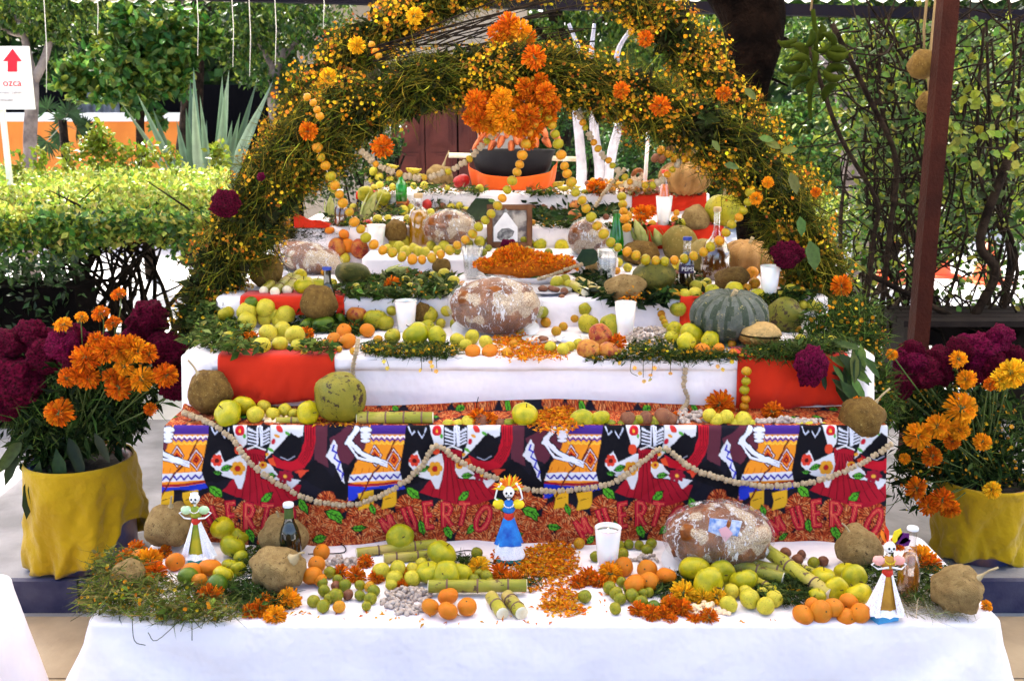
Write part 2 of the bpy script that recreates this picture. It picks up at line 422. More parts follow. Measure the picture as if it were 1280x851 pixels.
nt_.links.new(mixc(nt_, pan_, c1_, spk_), p_.inputs[0]); p_.inputs['Roughness'].default_value = .5; p_.inputs['Specular IOR Level'].default_value = .2; bump(nt_, p_, noisen(nt_, 160, 4).outputs[0], .7, .004); M['bread'] = m_
M['sugar'] = plain('sugared_crust', (.62, .47, .28), .9, (.24, .11, .03), 260, 1, .003, 300)
FR = {}
for k, (mat, mb) in {
    'apple': ('apple', P_apple(seed=1)), 'apple2': ('apple', P_apple(squash=.84, lob=.045, seed=7)),
    'quince': ('quince', P_apple(squash=.95, lob=.06, seed=3)), 'guava': ('guava', P_ball(seed=2, squash=.97, nz=.1)),
    'lime': ('lime', P_ball(seed=4)), 'haw': ('haworange', P_ball(12, 8, seed=5)), 'hawgreen': ('hawgreen', P_ball(12, 8, seed=6)),
    'mandarin': ('mandarin', P_ball(18, 11, .84, .05, seed=8)), 'peach': ('peach', P_apple(squash=.92, lob=.02, seed=9)),
    'redapple': ('redapple', P_apple(squash=.92, seed=10)), 'brownfruit': ('brownfruit', P_ball(12, 8, seed=11, nz=.12)),
    'coconut': ('coconut', P_ball(26, 16, .98, .16, seed=12, cal=True)), 'melon': ('melon', P_ball(26, 16, .95, .1, seed=13, rough=.02)),
    'melon_dark': ('melon_dark', P_ball(26, 16, .95, .1, seed=14, rough=.02)), 'squashpale': ('quince', P_rib(8, .08, .9, 40, 14)),
    'jicama': ('root', P_ball(28, 18, .9, .22, seed=15, rough=.05, cal=False)), 'jicama2': ('root', P_ball(28, 18, .85, .3, seed=25, rough=.06, cal=False)),
    'root_dark': ('root_dark', P_ball(28, 18, .95, .18, seed=17, rough=.06, cal=False)),
    'pumpkin': ('pumpkin', P_rib(12, .24, .62)), 'squash': ('squash', P_rib(16, .11, .74, 80, 18)),
    'bead': ('hawmix', P_ball(10, 7, .88, .08, seed=18, cal=False)),
}.items(): FR[k] = mb.mesh(k.rstrip('2'), [M[mat], M['calyx']])
pn = MB(); pn.lathe([(0, -1), (.30, -.9), (.44, -.6), (.42, -.3), (.28, 0), (.40, .3), (.42, .62), (.26, .92), (0, 1)], 8)
FR['peanut'] = pn.mesh('peanut', [M['peanut']]); FR['peanut_grey'] = pn.mesh('peanut', [M['peanut_grey']])

ORD = ['leftmost', 'second-from-left', 'third-from-left', 'fourth-from-left', 'fifth-from-left', 'sixth-from-left', 'seventh-from-left',
       'eighth-from-left', 'ninth-from-left', 'tenth-from-left', 'eleventh-from-left', 'twelfth-from-left', 'thirteenth-from-left', 'fourteenth-from-left', 'fifteenth-from-left']
def ordn(i, n):
    if n == 1: return ''
    if n == 2: return ('left', 'right')[i]
    if i == n-1: return 'rightmost'
    return ORD[i]
class Tier:
    def __init__(s, z, y0, y1): s.z, s.y0, s.y1 = z, y0, y1
T1 = Tier(.50, 2.262, 2.76); T2 = Tier(.842, 2.76, 2.93); T3 = Tier(1.0, 2.93, 3.36); T4 = Tier(1.097, 3.36, 4.2)
T4b = Tier(1.157, 3.88, 4.2); T5 = Tier(1.242, 4.2, 4.75); T6 = Tier(1.334, 4.75, 5.3)
FLOORZ, PLATZ = 0.0, .12
PLACED = []; OCC = []
def rest(px, py, r, T, kz=.9, ry=None):
    """centre of a body seen at px,py with picture radius r that rests on tier T"""
    d = ray(px, py); ry = ry or r*kz
    t = (CZ-T.z)/(ry/F-d.z)
    rr = r*t/F; Y = d.y*t; OCC.append((px, py, r, ry))
    Y = max(T.y0+min(rr*.6, .02), min(T.y1-rr*.9, Y)); t = Y/d.y
    return Vector((0, 0, CZ))+d*t, r*t/F
def fruit(kind, name, label, cat, T, px, py, r, group=None, rot=None, sx=1, sy=1, sz=1, mat=None):
    c, rr = rest(px, py, r, T)
    if rot is None:
        rot = (random.uniform(-.7, .7), random.uniform(-.7, .7), random.uniform(0, 6.28))
        if random.random() < .35: rot = (random.uniform(.9, 1.7), random.uniform(-.5, .5), random.uniform(-1, 1))
    k = kind
    if kind == 'apple' and random.random() < .5: k = 'apple2'
    o = mobj(name, FR[k], None, c, rot, (rr*sx*random.uniform(.93, 1.07), rr*sy*random.uniform(.93, 1.07), rr*sz*random.uniform(.92, 1.08)))
    PLACED.append((px, py, label))
    return tag(o, label, cat, group)
def heap(kind, name, phrase, cat, group, T, items, **k):
    """items (x,y,r) ; phrase holds {} for the ordinal by picture position from left to right"""
    items = sorted(items, key=lambda q: q[0]); n = len(items); out = []
    for i, q in enumerate(items):
        lab = ' '.join(phrase.format(ordn(i, n)).split())
        out.append(fruit(kind, name, lab, cat, T, q[0], q[1], q[2], group if n > 1 else None, **k))
    return out
def jicama(label, T, px, py, rx, ry, stem=None, kind='jicama', rot=None, name='jicama', cat='root vegetable', tail=.5):
    """root with its stalk as a part; stem = picture offset of the stalk tip from the centre"""
    c, rr = rest(px, py, rx, T, ry=ry)
    t = thing(name, label, cat, c)
    mobj('root_body', FR[kind], t, rot=rot or (random.uniform(-.3, .3), random.uniform(-.3, .3), random.uniform(0, 6)), scale=(rr, rr*.95, rr*ry/rx/.9))
    if stem:
        s_ = rr/rx; e = Vector((stem[0]*s_, -.25*rr, -stem[1]*s_)); d = e.normalized()
        b = d*rr*(.85 if abs(d.x) > .6 else .75*ry/rx)
        bb = MB(); pth = smooth_path([b*.85, b*1.08, (b+e)*.5+Vector((0, 0, .08*rr)), e], 3)
        bb.tube(pth, [rr*(.26-.22*min(1, i/(len(pth)-1)*1.5)) if i < len(pth)*.5 else rr*.045 for i in range(len(pth))], 7)
        bb.build('stalk', M['stalk'], t)
    return t
def moundz(h): return h

# ------------------------------------------------------------------ flower heads
def petal_head(nper=(9, 14, 20, 22, 20), size=.40, flat=.80, seed=0, cols=((.80, .20, .008), (.85, .30, .012))):
    """marigold pompom: rings of ruffled petals over a half ball, unit radius, facing +Z"""
    r_ = np.random.default_rng(seed); V = []; Fc = []; C = []
    rings = len(nper)
    for i, n in enumerate(nper):
        th = (i+.35)/rings*math.pi*.70
        for k in range(n):
            a = 2*math.pi*(k+r_.random()*.6)/n; th2 = th+r_.normal(0, .06)
            d = np.array([math.sin(th2)*math.cos(a), math.sin(th2)*math.sin(a), math.cos(th2)*flat])
            out = d/np.linalg.norm(d); side = np.array([-math.sin(a), math.cos(a), 0.])
            rr = 1+r_.normal(0, .07); base = d*.35; tip = d*rr
            wdt = size*(.42+.2*r_.random()); twist = r_.normal(0, .14, 3)
            b = len(V)
            up = np.cross(side, out)
            V += [base-side*wdt*.2, base+side*wdt*.2, tip+side*wdt*.5-up*.05+twist*.5, tip+out*.10+up*.16+twist*.3, tip-side*wdt*.5-up*.05]
            Fc += [(b, b+1, b+2), (b, b+2, b+3), (b, b+3, b+4)]
            c = np.array(cols[r_.integers(0, len(cols))])*math.exp(r_.normal(0, .18)); C += [c*.75, c*.75, c, c*1.05, c]
    return np.array(V), np.array(Fc), np.array(C)
def head_mesh(name, **k):
    v, f, c = petal_head(**k); return npmesh(name, v, f, M['petal'], False, c)
OR = ((.70, .17, .004), (.70, .24, .007), (.58, .11, .004)); YE = ((.80, .42, .012), (.78, .50, .02)); MX = ((.82, .30, .01), (.80, .36, .01))
HEAD = {'orange': [head_mesh('marigold_petals', seed=s, cols=OR) for s in (1, 2, 3)],
        'yellow': [head_mesh('marigold_petals', seed=s, cols=YE) for s in (4, 5)],
        'gold': [head_mesh('marigold_petals', seed=s, cols=MX) for s in (6, 7)]}
gm = MB(); gm.lathe([(0, -.75), (.18, -.7), (.25, -.4), (.33, -.15), (.30, .1), (0, .15)], 8); CUP = gm.mesh('green_cup', M['stem'])
def marigold(label, c, r, face=(0, -.8, .6), kind='orange', stem=None, group=None):
    """flower head (petals) with its green cup; stem = world point the stalk runs to"""
    t = thing('marigold_flower', label, 'flower', c, group=group)
    q = Vector(face).normalized().to_track_quat('Z', 'Y').to_euler()
    k = random.random()*6.28
    m = Matrix.LocRotScale(None, Vector(face).normalized().to_track_quat('Z', 'Y') @ Matrix.Rotation(k, 4, 'Z').to_quaternion(), None)
    e = m.to_euler()
    mobj('petals', random.choice(HEAD[kind]), t, rot=e, scale=r)
    mobj('green_cup', CUP, t, rot=e, scale=r)
    if stem is not None:
        a = -Vector(face).normalized()*r*.6; b = Vector(stem)-Vector(c); mid = (a+b)*.5+Vector((random.uniform(-.01, .01), 0, .03*0))
        sb = MB(); sb.tube(smooth_path([a, a*1.6+b*.1, mid, b], 3), .0022, 5); sb.build('stem', M['stem'], t)
    return t
def marigold_on(label, T, px, py, r, kind='orange', group=None, face=None):
    c, rr = rest(px, py, r, T, kz=.55)
    return marigold(label, c, rr*1.08, face or (random.uniform(-.5, .5), -.8, random.uniform(.3, 1)), kind, None, group)
def marigolds_on(phrase, T, items, kind='orange', group='marigold heads lying on the altar'):
    items = sorted(items, key=lambda q: q[0]); n = len(items)
    for i, q in enumerate(items):
        marigold_on(' '.join(phrase.format(ordn(i, n)).split()), T, q[0], q[1], q[2], kind if len(q) < 4 else q[3], group if n > 1 else None)
# cockscomb head: folded velvet ball
def comb_mesh(seed, mat):
    import bmesh
    bm = bmesh.new(); bmesh.ops.create_icosphere(bm, subdivisions=5, radius=1)
    for v in bm.verts:
        p = v.co.normalized(); o = Vector((seed*7.3, seed, 0))
        big = mnoise.noise(p*1.7+o)*.28
        fold = abs(mnoise.noise(p*3.2+o*1.7))*.30+abs(mnoise.noise(p*8+o))*.20+abs(mnoise.noise(p*15+o))*.22
        v.co = p*(.80+big+fold*.8)
    me = bpy.data.meshes.new('velvet_head'); bm.to_mesh(me); bm.free(); me.materials.append(mat)
    me.polygons.foreach_set('use_smooth', [True]*len(me.polygons)); return me
COMB = [comb_mesh(1, M['velvet']), comb_mesh(2, M['velvet']), comb_mesh(3, M['velvet2'])]
def cockscomb(label, c, r, ry=None, stem=None, k=0, group=None):
    t = thing('cockscomb_flower', label, 'flower', c, group=group)
    mobj('velvet_head', COMB[k], t, rot=(random.uniform(-.3, .3), 0, random.uniform(0, 6)), scale=(r, r*.8, ry or r*.85))
    if stem is not None:
        b = Vector(stem)-Vector(c); sb = MB(); sb.tube(smooth_path([(0, 0, -.4*r), b*.5+Vector((.01, 0, 0)), b], 3), .005, 6); sb.build('stem', M['stem'], t)
    return t
def petal_carpet(name, label, T, ells, n, mat='petal', cols=((.62, .19, .005), (.66, .27, .008), (.52, .12, .004), (.68, .34, .01)), h=.018, cat='flower petals', z=None, size=.016):
    """loose petals scattered over picture ellipses (cx,cy,rx,ry) on tier T, heaped a little"""
    out = []
    tot = sum(e[2]*e[3] for e in ells)
    for cx, cy, rx, ry in ells:
        k = int(n*rx*ry/tot); a = rng.random(k)*6.283; q = np.sqrt(rng.random(k))*(1+rng.random(k)**6*.35)
        for i in range(k):
            d = ray(cx+rx*q[i]*math.cos(a[i]), cy+ry*q[i]*math.sin(a[i])); zz = (z if z is not None else T.z)
            t = (zz-CZ)/d.z; p = Vector((0, 0, CZ))+d*t
            if T: p.y = min(p.y, T.y1-.005)
            out.append((p.x, p.y, zz+.002+max(0, 1-q[i]**2)*h*rng.random()))
    P = np.array(out); o = P.mean(0); o[2] = P[:, 2].min()
    N = len(P); D = rdir(N); D[:, 2] *= .35
    v = leaves_np(P, size*(.6+.6*rng.random(N)), vary(cols, N, .18, .08), D=D, N=rdir(N, 1.5), asp=.42, fold=.5)
    ob = cloud(name, [v], M[mat], origin=o); tag(ob, label, cat); return ob
def herb_pile(name, label, cat, T, ells, n, hgt=.03, gcols=((.05, .09, .015), (.09, .13, .02), (.03, .05, .01)), fl=0, fcols=((.75, .45, .01), (.8, .3, .01)),
              L=.05, W=.0022, leafn=0, leafsize=.02, flsize=.009, twigs=(), hang=0, leafcols=None, kind='stuff'):
    """sprigs, small leaves and small blossoms heaped over picture ellipses on tier T"""
    pts = []; tot = sum(e[2]*e[3] for e in ells); hh = []
    m = n+fl+leafn
    for cx, cy, rx, ry in ells:
        k = int(m*rx*ry/tot)+1; a = rng.random(k)*6.283; q = np.sqrt(rng.random(k))
        for i in range(k):
            d = ray(cx+rx*q[i]*math.cos(a[i]), cy+ry*q[i]*math.sin(a[i])); u = rng.random()*hgt*(1-q[i]**2*.7)
            zz = T.z+u+.003; t = (zz-CZ)/d.z; p = Vector((0, 0, CZ))+d*t
            if p.y > T.y1-.005: t = (T.y1-.005)/d.y; p = Vector((0, 0, CZ))+d*t
            if p.y < T.y0-.004:
                p.y = T.y0-.006-rng.random()*.012; d2 = p.y/d.y; p = Vector((0, 0, CZ))+d*d2
            pts.append(p[:])
    P = np.array(pts); rng.shuffle(P); o = P.mean(0); o[2] = T.z
    packs = []
    A = P[:n]; D = rdir(len(A)); D[:, 2] *= .35
    packs.append(sprigs_np(A-unit(D)*L*.5, D, L*(.5+rng.random(len(A))), W, vary(gcols, len(A), .3), .4))
    if leafn:
        B = P[n:n+leafn]; D = rdir(len(B)); D[:, 2] *= .4
        packs.append(leaves_np(B, leafsize*(.6+.8*rng.random(len(B))), vary(leafcols or gcols, len(B), .3), D=D, N=rdir(len(B), 1.2), asp=.5))
    if fl:
        B = P[n+leafn:n+leafn+fl].copy(); B[:, 2] += .004; B[:, 1] -= .004
        N = rdir(len(B), .6); N[:, 1] -= .8
        packs.append(blossoms_np(B, flsize*(.7+.6*rng.random(len(B))), vary(fcols, len(B), .2), N=N))
    t = thing(name, label, cat, o)
    c = cloud('sprigs', packs, M['herb'], t, origin=o)
    if twigs:
        mb = MB()
        for tw in twigs: mb = MB(); mb.tube(smooth_path([Vector(PY(a, b, Y))-Vector(o) for a, b, Y in tw], 4), .001, 4); mb.build('twig', M['herb_stem'], t)
    return t
# ================================================================== SETTING
def struct(o): o['kind'] = 'structure'; return o
M['tile'] = plain('floor_tile', (.36, .27, .17), .45, (.26, .19, .12), 5, .15, .01, 40)
M['grout'] = plain('grout', (.10, .085, .07), .9)
M['pave'] = plain('worn_concrete', (.30, .29, .30), .85, (.16, .155, .16), 3, .4, .01, 40)
M['pale_pave'] = plain('pale_paving', (.62, .60, .58), .9, (.5, .48, .46), 1.2, .3, .01, 30)
M['kerb_paint'] = plain('dark_blue_paint', (.018, .02, .06), .6, (.05, .05, .09), 9, .4, .008, 50)
M['soil'] = plain('dark_soil', (.05, .04, .03), .95, (.02, .016, .012), 4, .8, .03, 20)
g = MB(); g.box((-120, 14, -.06), (120, 160, -.004)); g.box((-120, 3.28, -.06), (120, 14, -.004)); g.box((-120, -30, -.06), (120, 3.28, -.02))
struct(g.build('ground', M['pale_pave'], smooth=False))
# tiled floor in front of the step: tiles proud of the grout
g = MB(); g.box((-4, -2, -.019), (4, 3.26, -.008)); floor = struct(g.build('tiled_floor', M['grout'], smooth=False))
tb = MB(); hw = .197; tb.box((-hw, -hw, -.007), (hw, hw, 0)); tm = tb.mesh('floor_tile', M['tile'], False)
for i in range(-6, 7):
    for j in range(0, 5):
        if abs(i) < 3 and j < 4: continue
        o = mobj('floor_tile', tm, floor, ((i+.12)*.402, 3.05-.402*j, -.0003*((i*3+j) % 4)))
# the step the altar stands on
g = MB(); g.box((-4.5, 3.30, -.003), (4.5, 5.2, .112)); struct(g.build('platform', M['pave'], smooth=False))
g = MB()
n = 12
for i in range(n):
    x0 = -4.5+9*i/n
    g.box((x0+.004, 3.27, .0), (x0+9/n-.004, 3.298, .119))
struct(g.build('kerb', M['kerb_paint'], smooth=False))
g = MB(); g.box((-16, 5.2, -.003), (16, 14, .06)); struct(g.build('path', M['pale_pave'], smooth=False))
# left bed under the hedge and right planter bed
g = MB(); g.box((-9, 5.9, .061), (-2.3, 7.4, .11)); struct(g.build('planting_bed', M['soil'], smooth=False))

# ---------------------------------------------------------------- roof over the altar
M['roofing'] = None
m, nt_, p, o_ = newmat('translucent_roofing'); p.inputs['Base Color'].default_value = (.75, .76, .78, 1); p.inputs['Roughness'].default_value = .5
nn = noisen(nt_, 3, 4); cc = ramp(nt_, nn.outputs[0], [(.35, (.58, .54, .48)), (.6, (.84, .80, .73))]); nt_.links.new(cc, p.inputs['Base Color'])
tr = nd(nt_, 'ShaderNodeBsdfTranslucent'); nt_.links.new(cc, tr.inputs[0]); ms = nd(nt_, 'ShaderNodeMixShader'); ms.inputs[0].default_value = .55
nt_.links.new(p.outputs[0], ms.inputs[1]); nt_.links.new(tr.outputs[0], ms.inputs[2]); nt_.links.new(ms.outputs[0], o_.inputs[0]); M['roofing'] = m
M['steel_dark'] = plain('dark_painted_steel', (.004, .004, .010), .6, (.008, .006, .01), 6, .2, spec=.05)
M['steel_red'] = plain('red_oxide_paint', (.042, .009, .005), .7, (.022, .005, .003), 5, .5, .01, 60, spec=.08)
roof = thing('canopy_roof', 'corrugated translucent white roof with a dark steel edge beam above the altar', 'roof', (0, 7.4, 2.4))
RB0, RB1 = 7.4, 1.9            # far (low) and near (high) edges
def roofz(y): return 2.46+(RB0-y)*.13
nx = 260; xs = np.linspace(-3.05, 7.0, nx); V = []
for y in (RB0+.05, (RB0+RB1)/2, RB1):
    for x in xs: V.append((x, y-7.4, roofz(y)-2.4+.018*math.sin(x*2*math.pi/.13)+.0))
V = np.array(V); idx = np.arange(nx-1); Fc = np.concatenate([np.stack([idx+r*nx, idx+1+r*nx, idx+1+(r+1)*nx, idx+(r+1)*nx], 1) for r in (0, 1)])
mobj('roof_sheet', npmesh('roof_sheet', V, Fc, M['roofing'], True), roof)
skew = -.028
bm_ = MB()
a0, s0 = atY(760, -6, 7.4); a1, s1 = atY(1300, 22, 7.4)
g = MB()
zl = PY(640, 0, 7.4).z-2.4; zr = PY(1300, 21, 7.4).z-2.4
for (xa, xb, za, zb) in ((-3.05, 7.0, None, None),):
    def zz(x): return zr+(x-PY(1300, 21, 7.4).x)*(-.0245)
    g.add([(xa, -.05, zz(xa)-.037), (xb, -.05, zz(xb)-.037), (xb, .05, zz(xb)-.037), (xa, .05, zz(xa)-.037),
           (xa, -.05, zz(xa)+.037), (xb, -.05, zz(xb)+.037), (xb, .05, zz(xb)+.037), (xa, .05, zz(xa)+.037)],
          [(0, 3, 2, 1), (4, 5, 6, 7), (0, 1, 5, 4), (1, 2, 6, 5), (2, 3, 7, 6), (3, 0, 4, 7)])
g.build('edge_beam', M['steel_dark'], roof, smooth=False)
for xx in (-.9, 2.9, 6.2):
    g = MB(); g.box((xx, -5.3, zz(xx)+.05), (xx+.06, -.06, zz(xx)+.11)); 
    ro = g.build('purlin', M['steel_dark'], roof, smooth=False)
    ro.rotation_euler = (-.13, 0, 0)
# red steel post at the right
pt, ps = atY(1167, 215, 4.6); wpx = 9.6*ps
post = thing('steel_post', 'tall red-brown square steel post right of the altar in front of the vine thicket', 'post', (pt.x, 4.6, 0))
g = MB(); g.box((-wpx, -wpx, .0), (wpx, wpx, roofz(4.6)-.07)); g.build('shaft', M['steel_red'], post, smooth=False)
g = MB(); g.box((-wpx*2, -wpx*2, .062), (wpx*2, wpx*2, .072)); g.build('base_plate', M['steel_red'], post, smooth=False)
g = MB(); g.box((-wpx-.004, -wpx-.006, .0), (-wpx+.012, wpx+.006, roofz(4.6)-.075)); g.build('edge_flange', M['steel_red'], post, smooth=False)

# ---------------------------------------------------------------- trees
def tree(label, name, trunk, radii, Y, mat='bark', limbs=(), crown=None, cat='tree', group=None, bottom=0.0, seg=9):
    """trunk: list of picture points top..bottom at depth Y; radii in picture px"""
    base = PY(trunk[-1][0], trunk[-1][1], Y); base.z = bottom
    t = thing(name, label, cat, base, group=group)
    s_ = Y/F
    pts = [PY(a, b, Y)-base for a, b in trunk]; 
    if pts[-1].z > .05: pts.append(Vector((pts[-1].x, 0, 0))); radii = list(radii)+[radii[-1]*1.1]
    pp = smooth_path(pts, 5); rr = np.interp(np.linspace(0, 1, len(pp)), np.linspace(0, 1, len(pts)), np.array(radii)*s_)
    pp = [p+Vector((mnoise.noise(p*2.1+base), mnoise.noise(p*2.3-base), 0))*float(r)*.7 for p, r in zip(pp, rr)]
    mb = MB(); mb.tube(pp, list(rr), seg); mb.build('trunk', M[mat], t)
    for lp, lr in limbs:
        pts = [PY(a, b, Y+(dy[0] if dy else 0))-base for a, b, *dy in lp]
        mb = MB(); pq = smooth_path(pts, 4); mb.tube(pq, list(np.linspace(lr[0]*s_, lr[1]*s_, len(pq))), 7); mb.build('limb', M[mat], t)
    if crown: crown(t, base)
    return t
def crown_fn(blobs, Y, n, size, cols, depth=1.2, asp=.55, hi=False, droop=False, hollow=.3, dark=None):
    """blobs (px,py,rx,ry) picture ellipses filled with leaves"""
    def f(t, base):
        packs = []; tot = sum(b[2]*b[3] for b in blobs)
        for b in blobs:
            k = int(n*b[2]*b[3]/tot)+1; YY = Y+(b[4] if len(b) > 4 else 0)
            c, s_ = atY(b[0], b[1], YY)
            # leaves gathered in clumps
            nc = max(3, k//26); cc = in_ell(nc, c, (b[2]*s_, depth*min(b[2], b[3])*s_, b[3]*s_), hollow)
            rad = .34*min(b[2], b[3])*s_
            P = cc[rng.integers(0, nc, k)]+rng.normal(size=(k, 3))*rad*.42
            D = rdir(k); 
            if droop: D[:, 2] = -np.abs(D[:, 2])-.3; D = unit(D)
            sz = size*(.65+.7*rng.random(k)); fn = bigleaves_np if hi else leaves_np
            packs.append(fn(P, sz, vary(cols, k, .28, .08), D=D, N=rdir(k, .9), asp=asp))
        cloud('crown', packs, M['leaf'], t, origin=base)
    return f
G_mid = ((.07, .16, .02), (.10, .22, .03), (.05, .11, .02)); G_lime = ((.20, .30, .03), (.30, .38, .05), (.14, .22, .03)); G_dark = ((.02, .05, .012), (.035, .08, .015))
G_blue = ((.05, .17, .03), (.09, .25, .04), (.14, .32, .06)); G_hedge = ((.46, .56, .06), (.66, .70, .12), (.28, .42, .05)); G_yel = ((.32, .38, .03), (.22, .30, .02))

tree('forked pale-barked fig tree behind the white arrow sign at far left', 'fig_tree', [(42, 98), (40, 150), (34, 200), (30, 230)], [7, 8, 8, 9], 9.2, 'bark_pale',
     [([(42, 100), (36, 75), (30, 45), (20, 20)], (6, 3)), ([(42, 102), (54, 78), (62, 50), (64, 20)], (6, 3)), ([(30, 45), (10, 40), (-20, 20)], (3, 1.5))],
     crown_fn([(30, 5, 50, 34), (90, 22, 40, 30), (-30, 10, 40, 40), (110, -5, 40, 25), (60, 40, 28, 14), (20, 34, 26, 14)], 9.2, 5200, .052, G_lime+G_mid, droop=True))
tree('dark-stemmed bushy tree with rounded blue-green leaves left of centre', 'broadleaf_tree', [(176, 130), (176, 160), (178, 205)], [6, 5, 6], 10.2, 'bark',
     [([(176, 135), (150, 105), (120, 90)], (4, 2)), ([(176, 135), (195, 95), (215, 60)], (4, 2)), ([(176, 130), (172, 80), (170, 30)], (4, 2))],
     crown_fn([(170, 75, 70, 40), (120, 100, 48, 26), (200, 40, 60, 34), (235, 60, 34, 26), (160, 20, 40, 22), (165, 125, 30, 18), (210, 95, 36, 22), (255, 50, 20, 18), (200, 150, 14, 12), (95, 92, 22, 14)], 10.2, 5600, .10, G_blue+G_lime, hi=True, asp=.62))
tree('fig tree with drooping glossy leaves behind the spiky plant', 'fig_tree', [(352, 60), (342, 90), (346, 150), (350, 215)], [6, 7, 8, 9], 10.6, 'bark_pale',
     [([(344, 90), (325, 55), (312, 20)], (4, 2)), ([(350, 75), (372, 50), (385, 10)], (4, 2))],
     crown_fn([(300, 25, 50, 36), (355, 20, 55, 40), (330, 75, 44, 34), (400, 30, 40, 50), (290, 60, 26, 20), (370, 110, 40, 30), (430, 90, 40, 40)], 10.6, 6500, .06, G_lime+G_mid+G_mid, droop=True))
tree('leafy tree filling the gap between the two flower arches', 'shade_tree', [(690, -20), (700, 60), (706, 215)], [9, 9, 10], 12.5, 'bark',
     [([(700, 60), (660, 30), (610, 10)], (5, 2)), ([(700, 60), (760, 20), (830, -10)], (5, 2))],
     crown_fn([(620, 45, 60, 40), (720, 40, 70, 40), (800, 50, 60, 40), (860, 30, 40, 40), (560, 30, 50, 30), (680, -10, 120, 40), (540, 60, 40, 30), (840, 90, 40, 30)], 12.5, 8000, .075, G_lime+G_mid, droop=True))
# whitewashed slender trunks behind the top tier
for i, (pts, lab) in enumerate((([(717, 100), (722, 150), (726, 190), (728, 232)], 'leftmost of three whitewashed trunks behind the top of the altar'),
                                ([(741, 110), (743, 160), (748, 195), (750, 232)], 'middle one of three whitewashed trunks behind the top of the altar'),
                                ([(783, 118), (774, 160), (765, 195), (760, 232)], 'rightmost, leaning one of three whitewashed trunks behind the top of the altar'))):
    tree(lab, 'slender_tree', pts, [5.0, 5.6, 6, 6.5], 8.6, 'whitewash', [([pts[0], (pts[0][0]+(8-10*i), 70), (pts[0][0]-6+8*i, 30)], (4.5, 2))], None, group='whitewashed trunks')
tree('pale tree trunk standing in sunlight below the hanging bananas', 'pale_tree', [(1052, 105), (1060, 150), (1067, 200), (1075, 250), (1078, 300)], [8, 10, 11, 12, 13], 9.4, 'bark_pale',
     [([(1054, 118), (1040, 90), (1022, 70)], (5, 3)), ([(1056, 120), (1066, 80), (1072, 50)], (5, 3))],
     crown_fn([(1000, 60, 46, 40), (1060, 40, 60, 30), (1010, 110, 46, 30)], 10.6, 2600, .07, G_lime+G_mid))
# big near-black trunk
tree('thick nearly black tree trunk behind the right side of the arch', 'old_tree', [(925, -60), (935, 10), (938, 60), (937, 110), (942, 170), (950, 260), (955, 400)], [44, 40, 34, 28, 26, 28, 32], 5.4, 'bark_black',
     [([(930, 30), (975, 46), (1000, 60, .3)], (4, 1.5)), ([(935, 98), (962, 98), (985, 108)], (3, 1.2)), ([(915, 0), (880, -30), (860, -60)], (12, 8))], None, seg=14)

# shrubs beyond, right of the trunk, and the far hedge
def shrub(label, blobs, Y, n, size, cols, name='shrub', cat='shrub', asp=.55, hi=False, depth=1.0, mat='twig'):
    c0, _ = atY(blobs[0][0], blobs[0][1], Y); base = Vector((c0.x, Y, .06))
    t = thing(name, label, cat, base)
    crown_fn(blobs, Y, n, size, cols, depth, asp, hi)(t, base)
    mb = MB()
    for k in range(9):
        b = random.choice(blobs); e = PY(b[0]+random.uniform(-.7, .7)*b[2], b[1], Y)-base
        s0 = Vector((random.uniform(-.25, .25), random.uniform(-.1, .1), 0))
        mb.tube(smooth_path([s0, (s0+e)*.5+Vector((random.uniform(-.1, .1), 0, 0)), e], 3), [.018]*4+[.01]*3, 5)
    mb.build('branches', M[mat], t)
    return t
shrub('bright sunlit light-green bush right of the black trunk', [(1000, 190, 50, 50), (970, 160, 30, 30), (1020, 150, 40, 30), (1000, 240, 60, 30)], 10, 5200, .06, G_lime+G_blue)
shrub('clipped sunlit hedge section right behind the flower arch foot', [(1020, 300, 60, 55), (1060, 280, 60, 40), (1110, 290, 40, 40), (1000, 350, 60, 40)], 8.3, 5200, .04, G_hedge+G_mid)
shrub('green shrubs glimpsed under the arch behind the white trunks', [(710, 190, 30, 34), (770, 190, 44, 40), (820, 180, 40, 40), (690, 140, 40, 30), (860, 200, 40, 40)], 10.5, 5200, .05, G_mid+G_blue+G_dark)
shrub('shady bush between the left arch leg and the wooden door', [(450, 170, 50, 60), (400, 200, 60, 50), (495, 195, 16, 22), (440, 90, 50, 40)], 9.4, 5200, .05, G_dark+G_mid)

# far planting that reads as one mass behind everything
packs = []
k = 56000
P = np.stack([rng.uniform(-13, 14, k), rng.uniform(16, 18.5, k), rng.uniform(.4, 7.5, k)], 1)
keep = (np.array([mnoise.noise(Vector(p)*.9) for p in P]) > -.42); P = P[keep]
packs.append(leaves_np(P, .16*(.6+.8*rng.random(len(P))), vary(G_mid+G_dark+G_dark+G_lime, len(P), .35), asp=.8))
k = 15000; P = np.stack([rng.uniform(-13, 14, k), rng.uniform(15, 16.5, k), rng.random(k)**1.2*4.2], 1); packs.append(leaves_np(P, .2*(.6+.8*rng.random(k)), vary(G_dark+G_dark+G_mid, k, .35), asp=.8))
o = cloud('far_foliage', packs, M['leaf'], origin=(0, 17, 0)); tag(o, 'mass of garden foliage closing the view behind the trees', 'foliage')

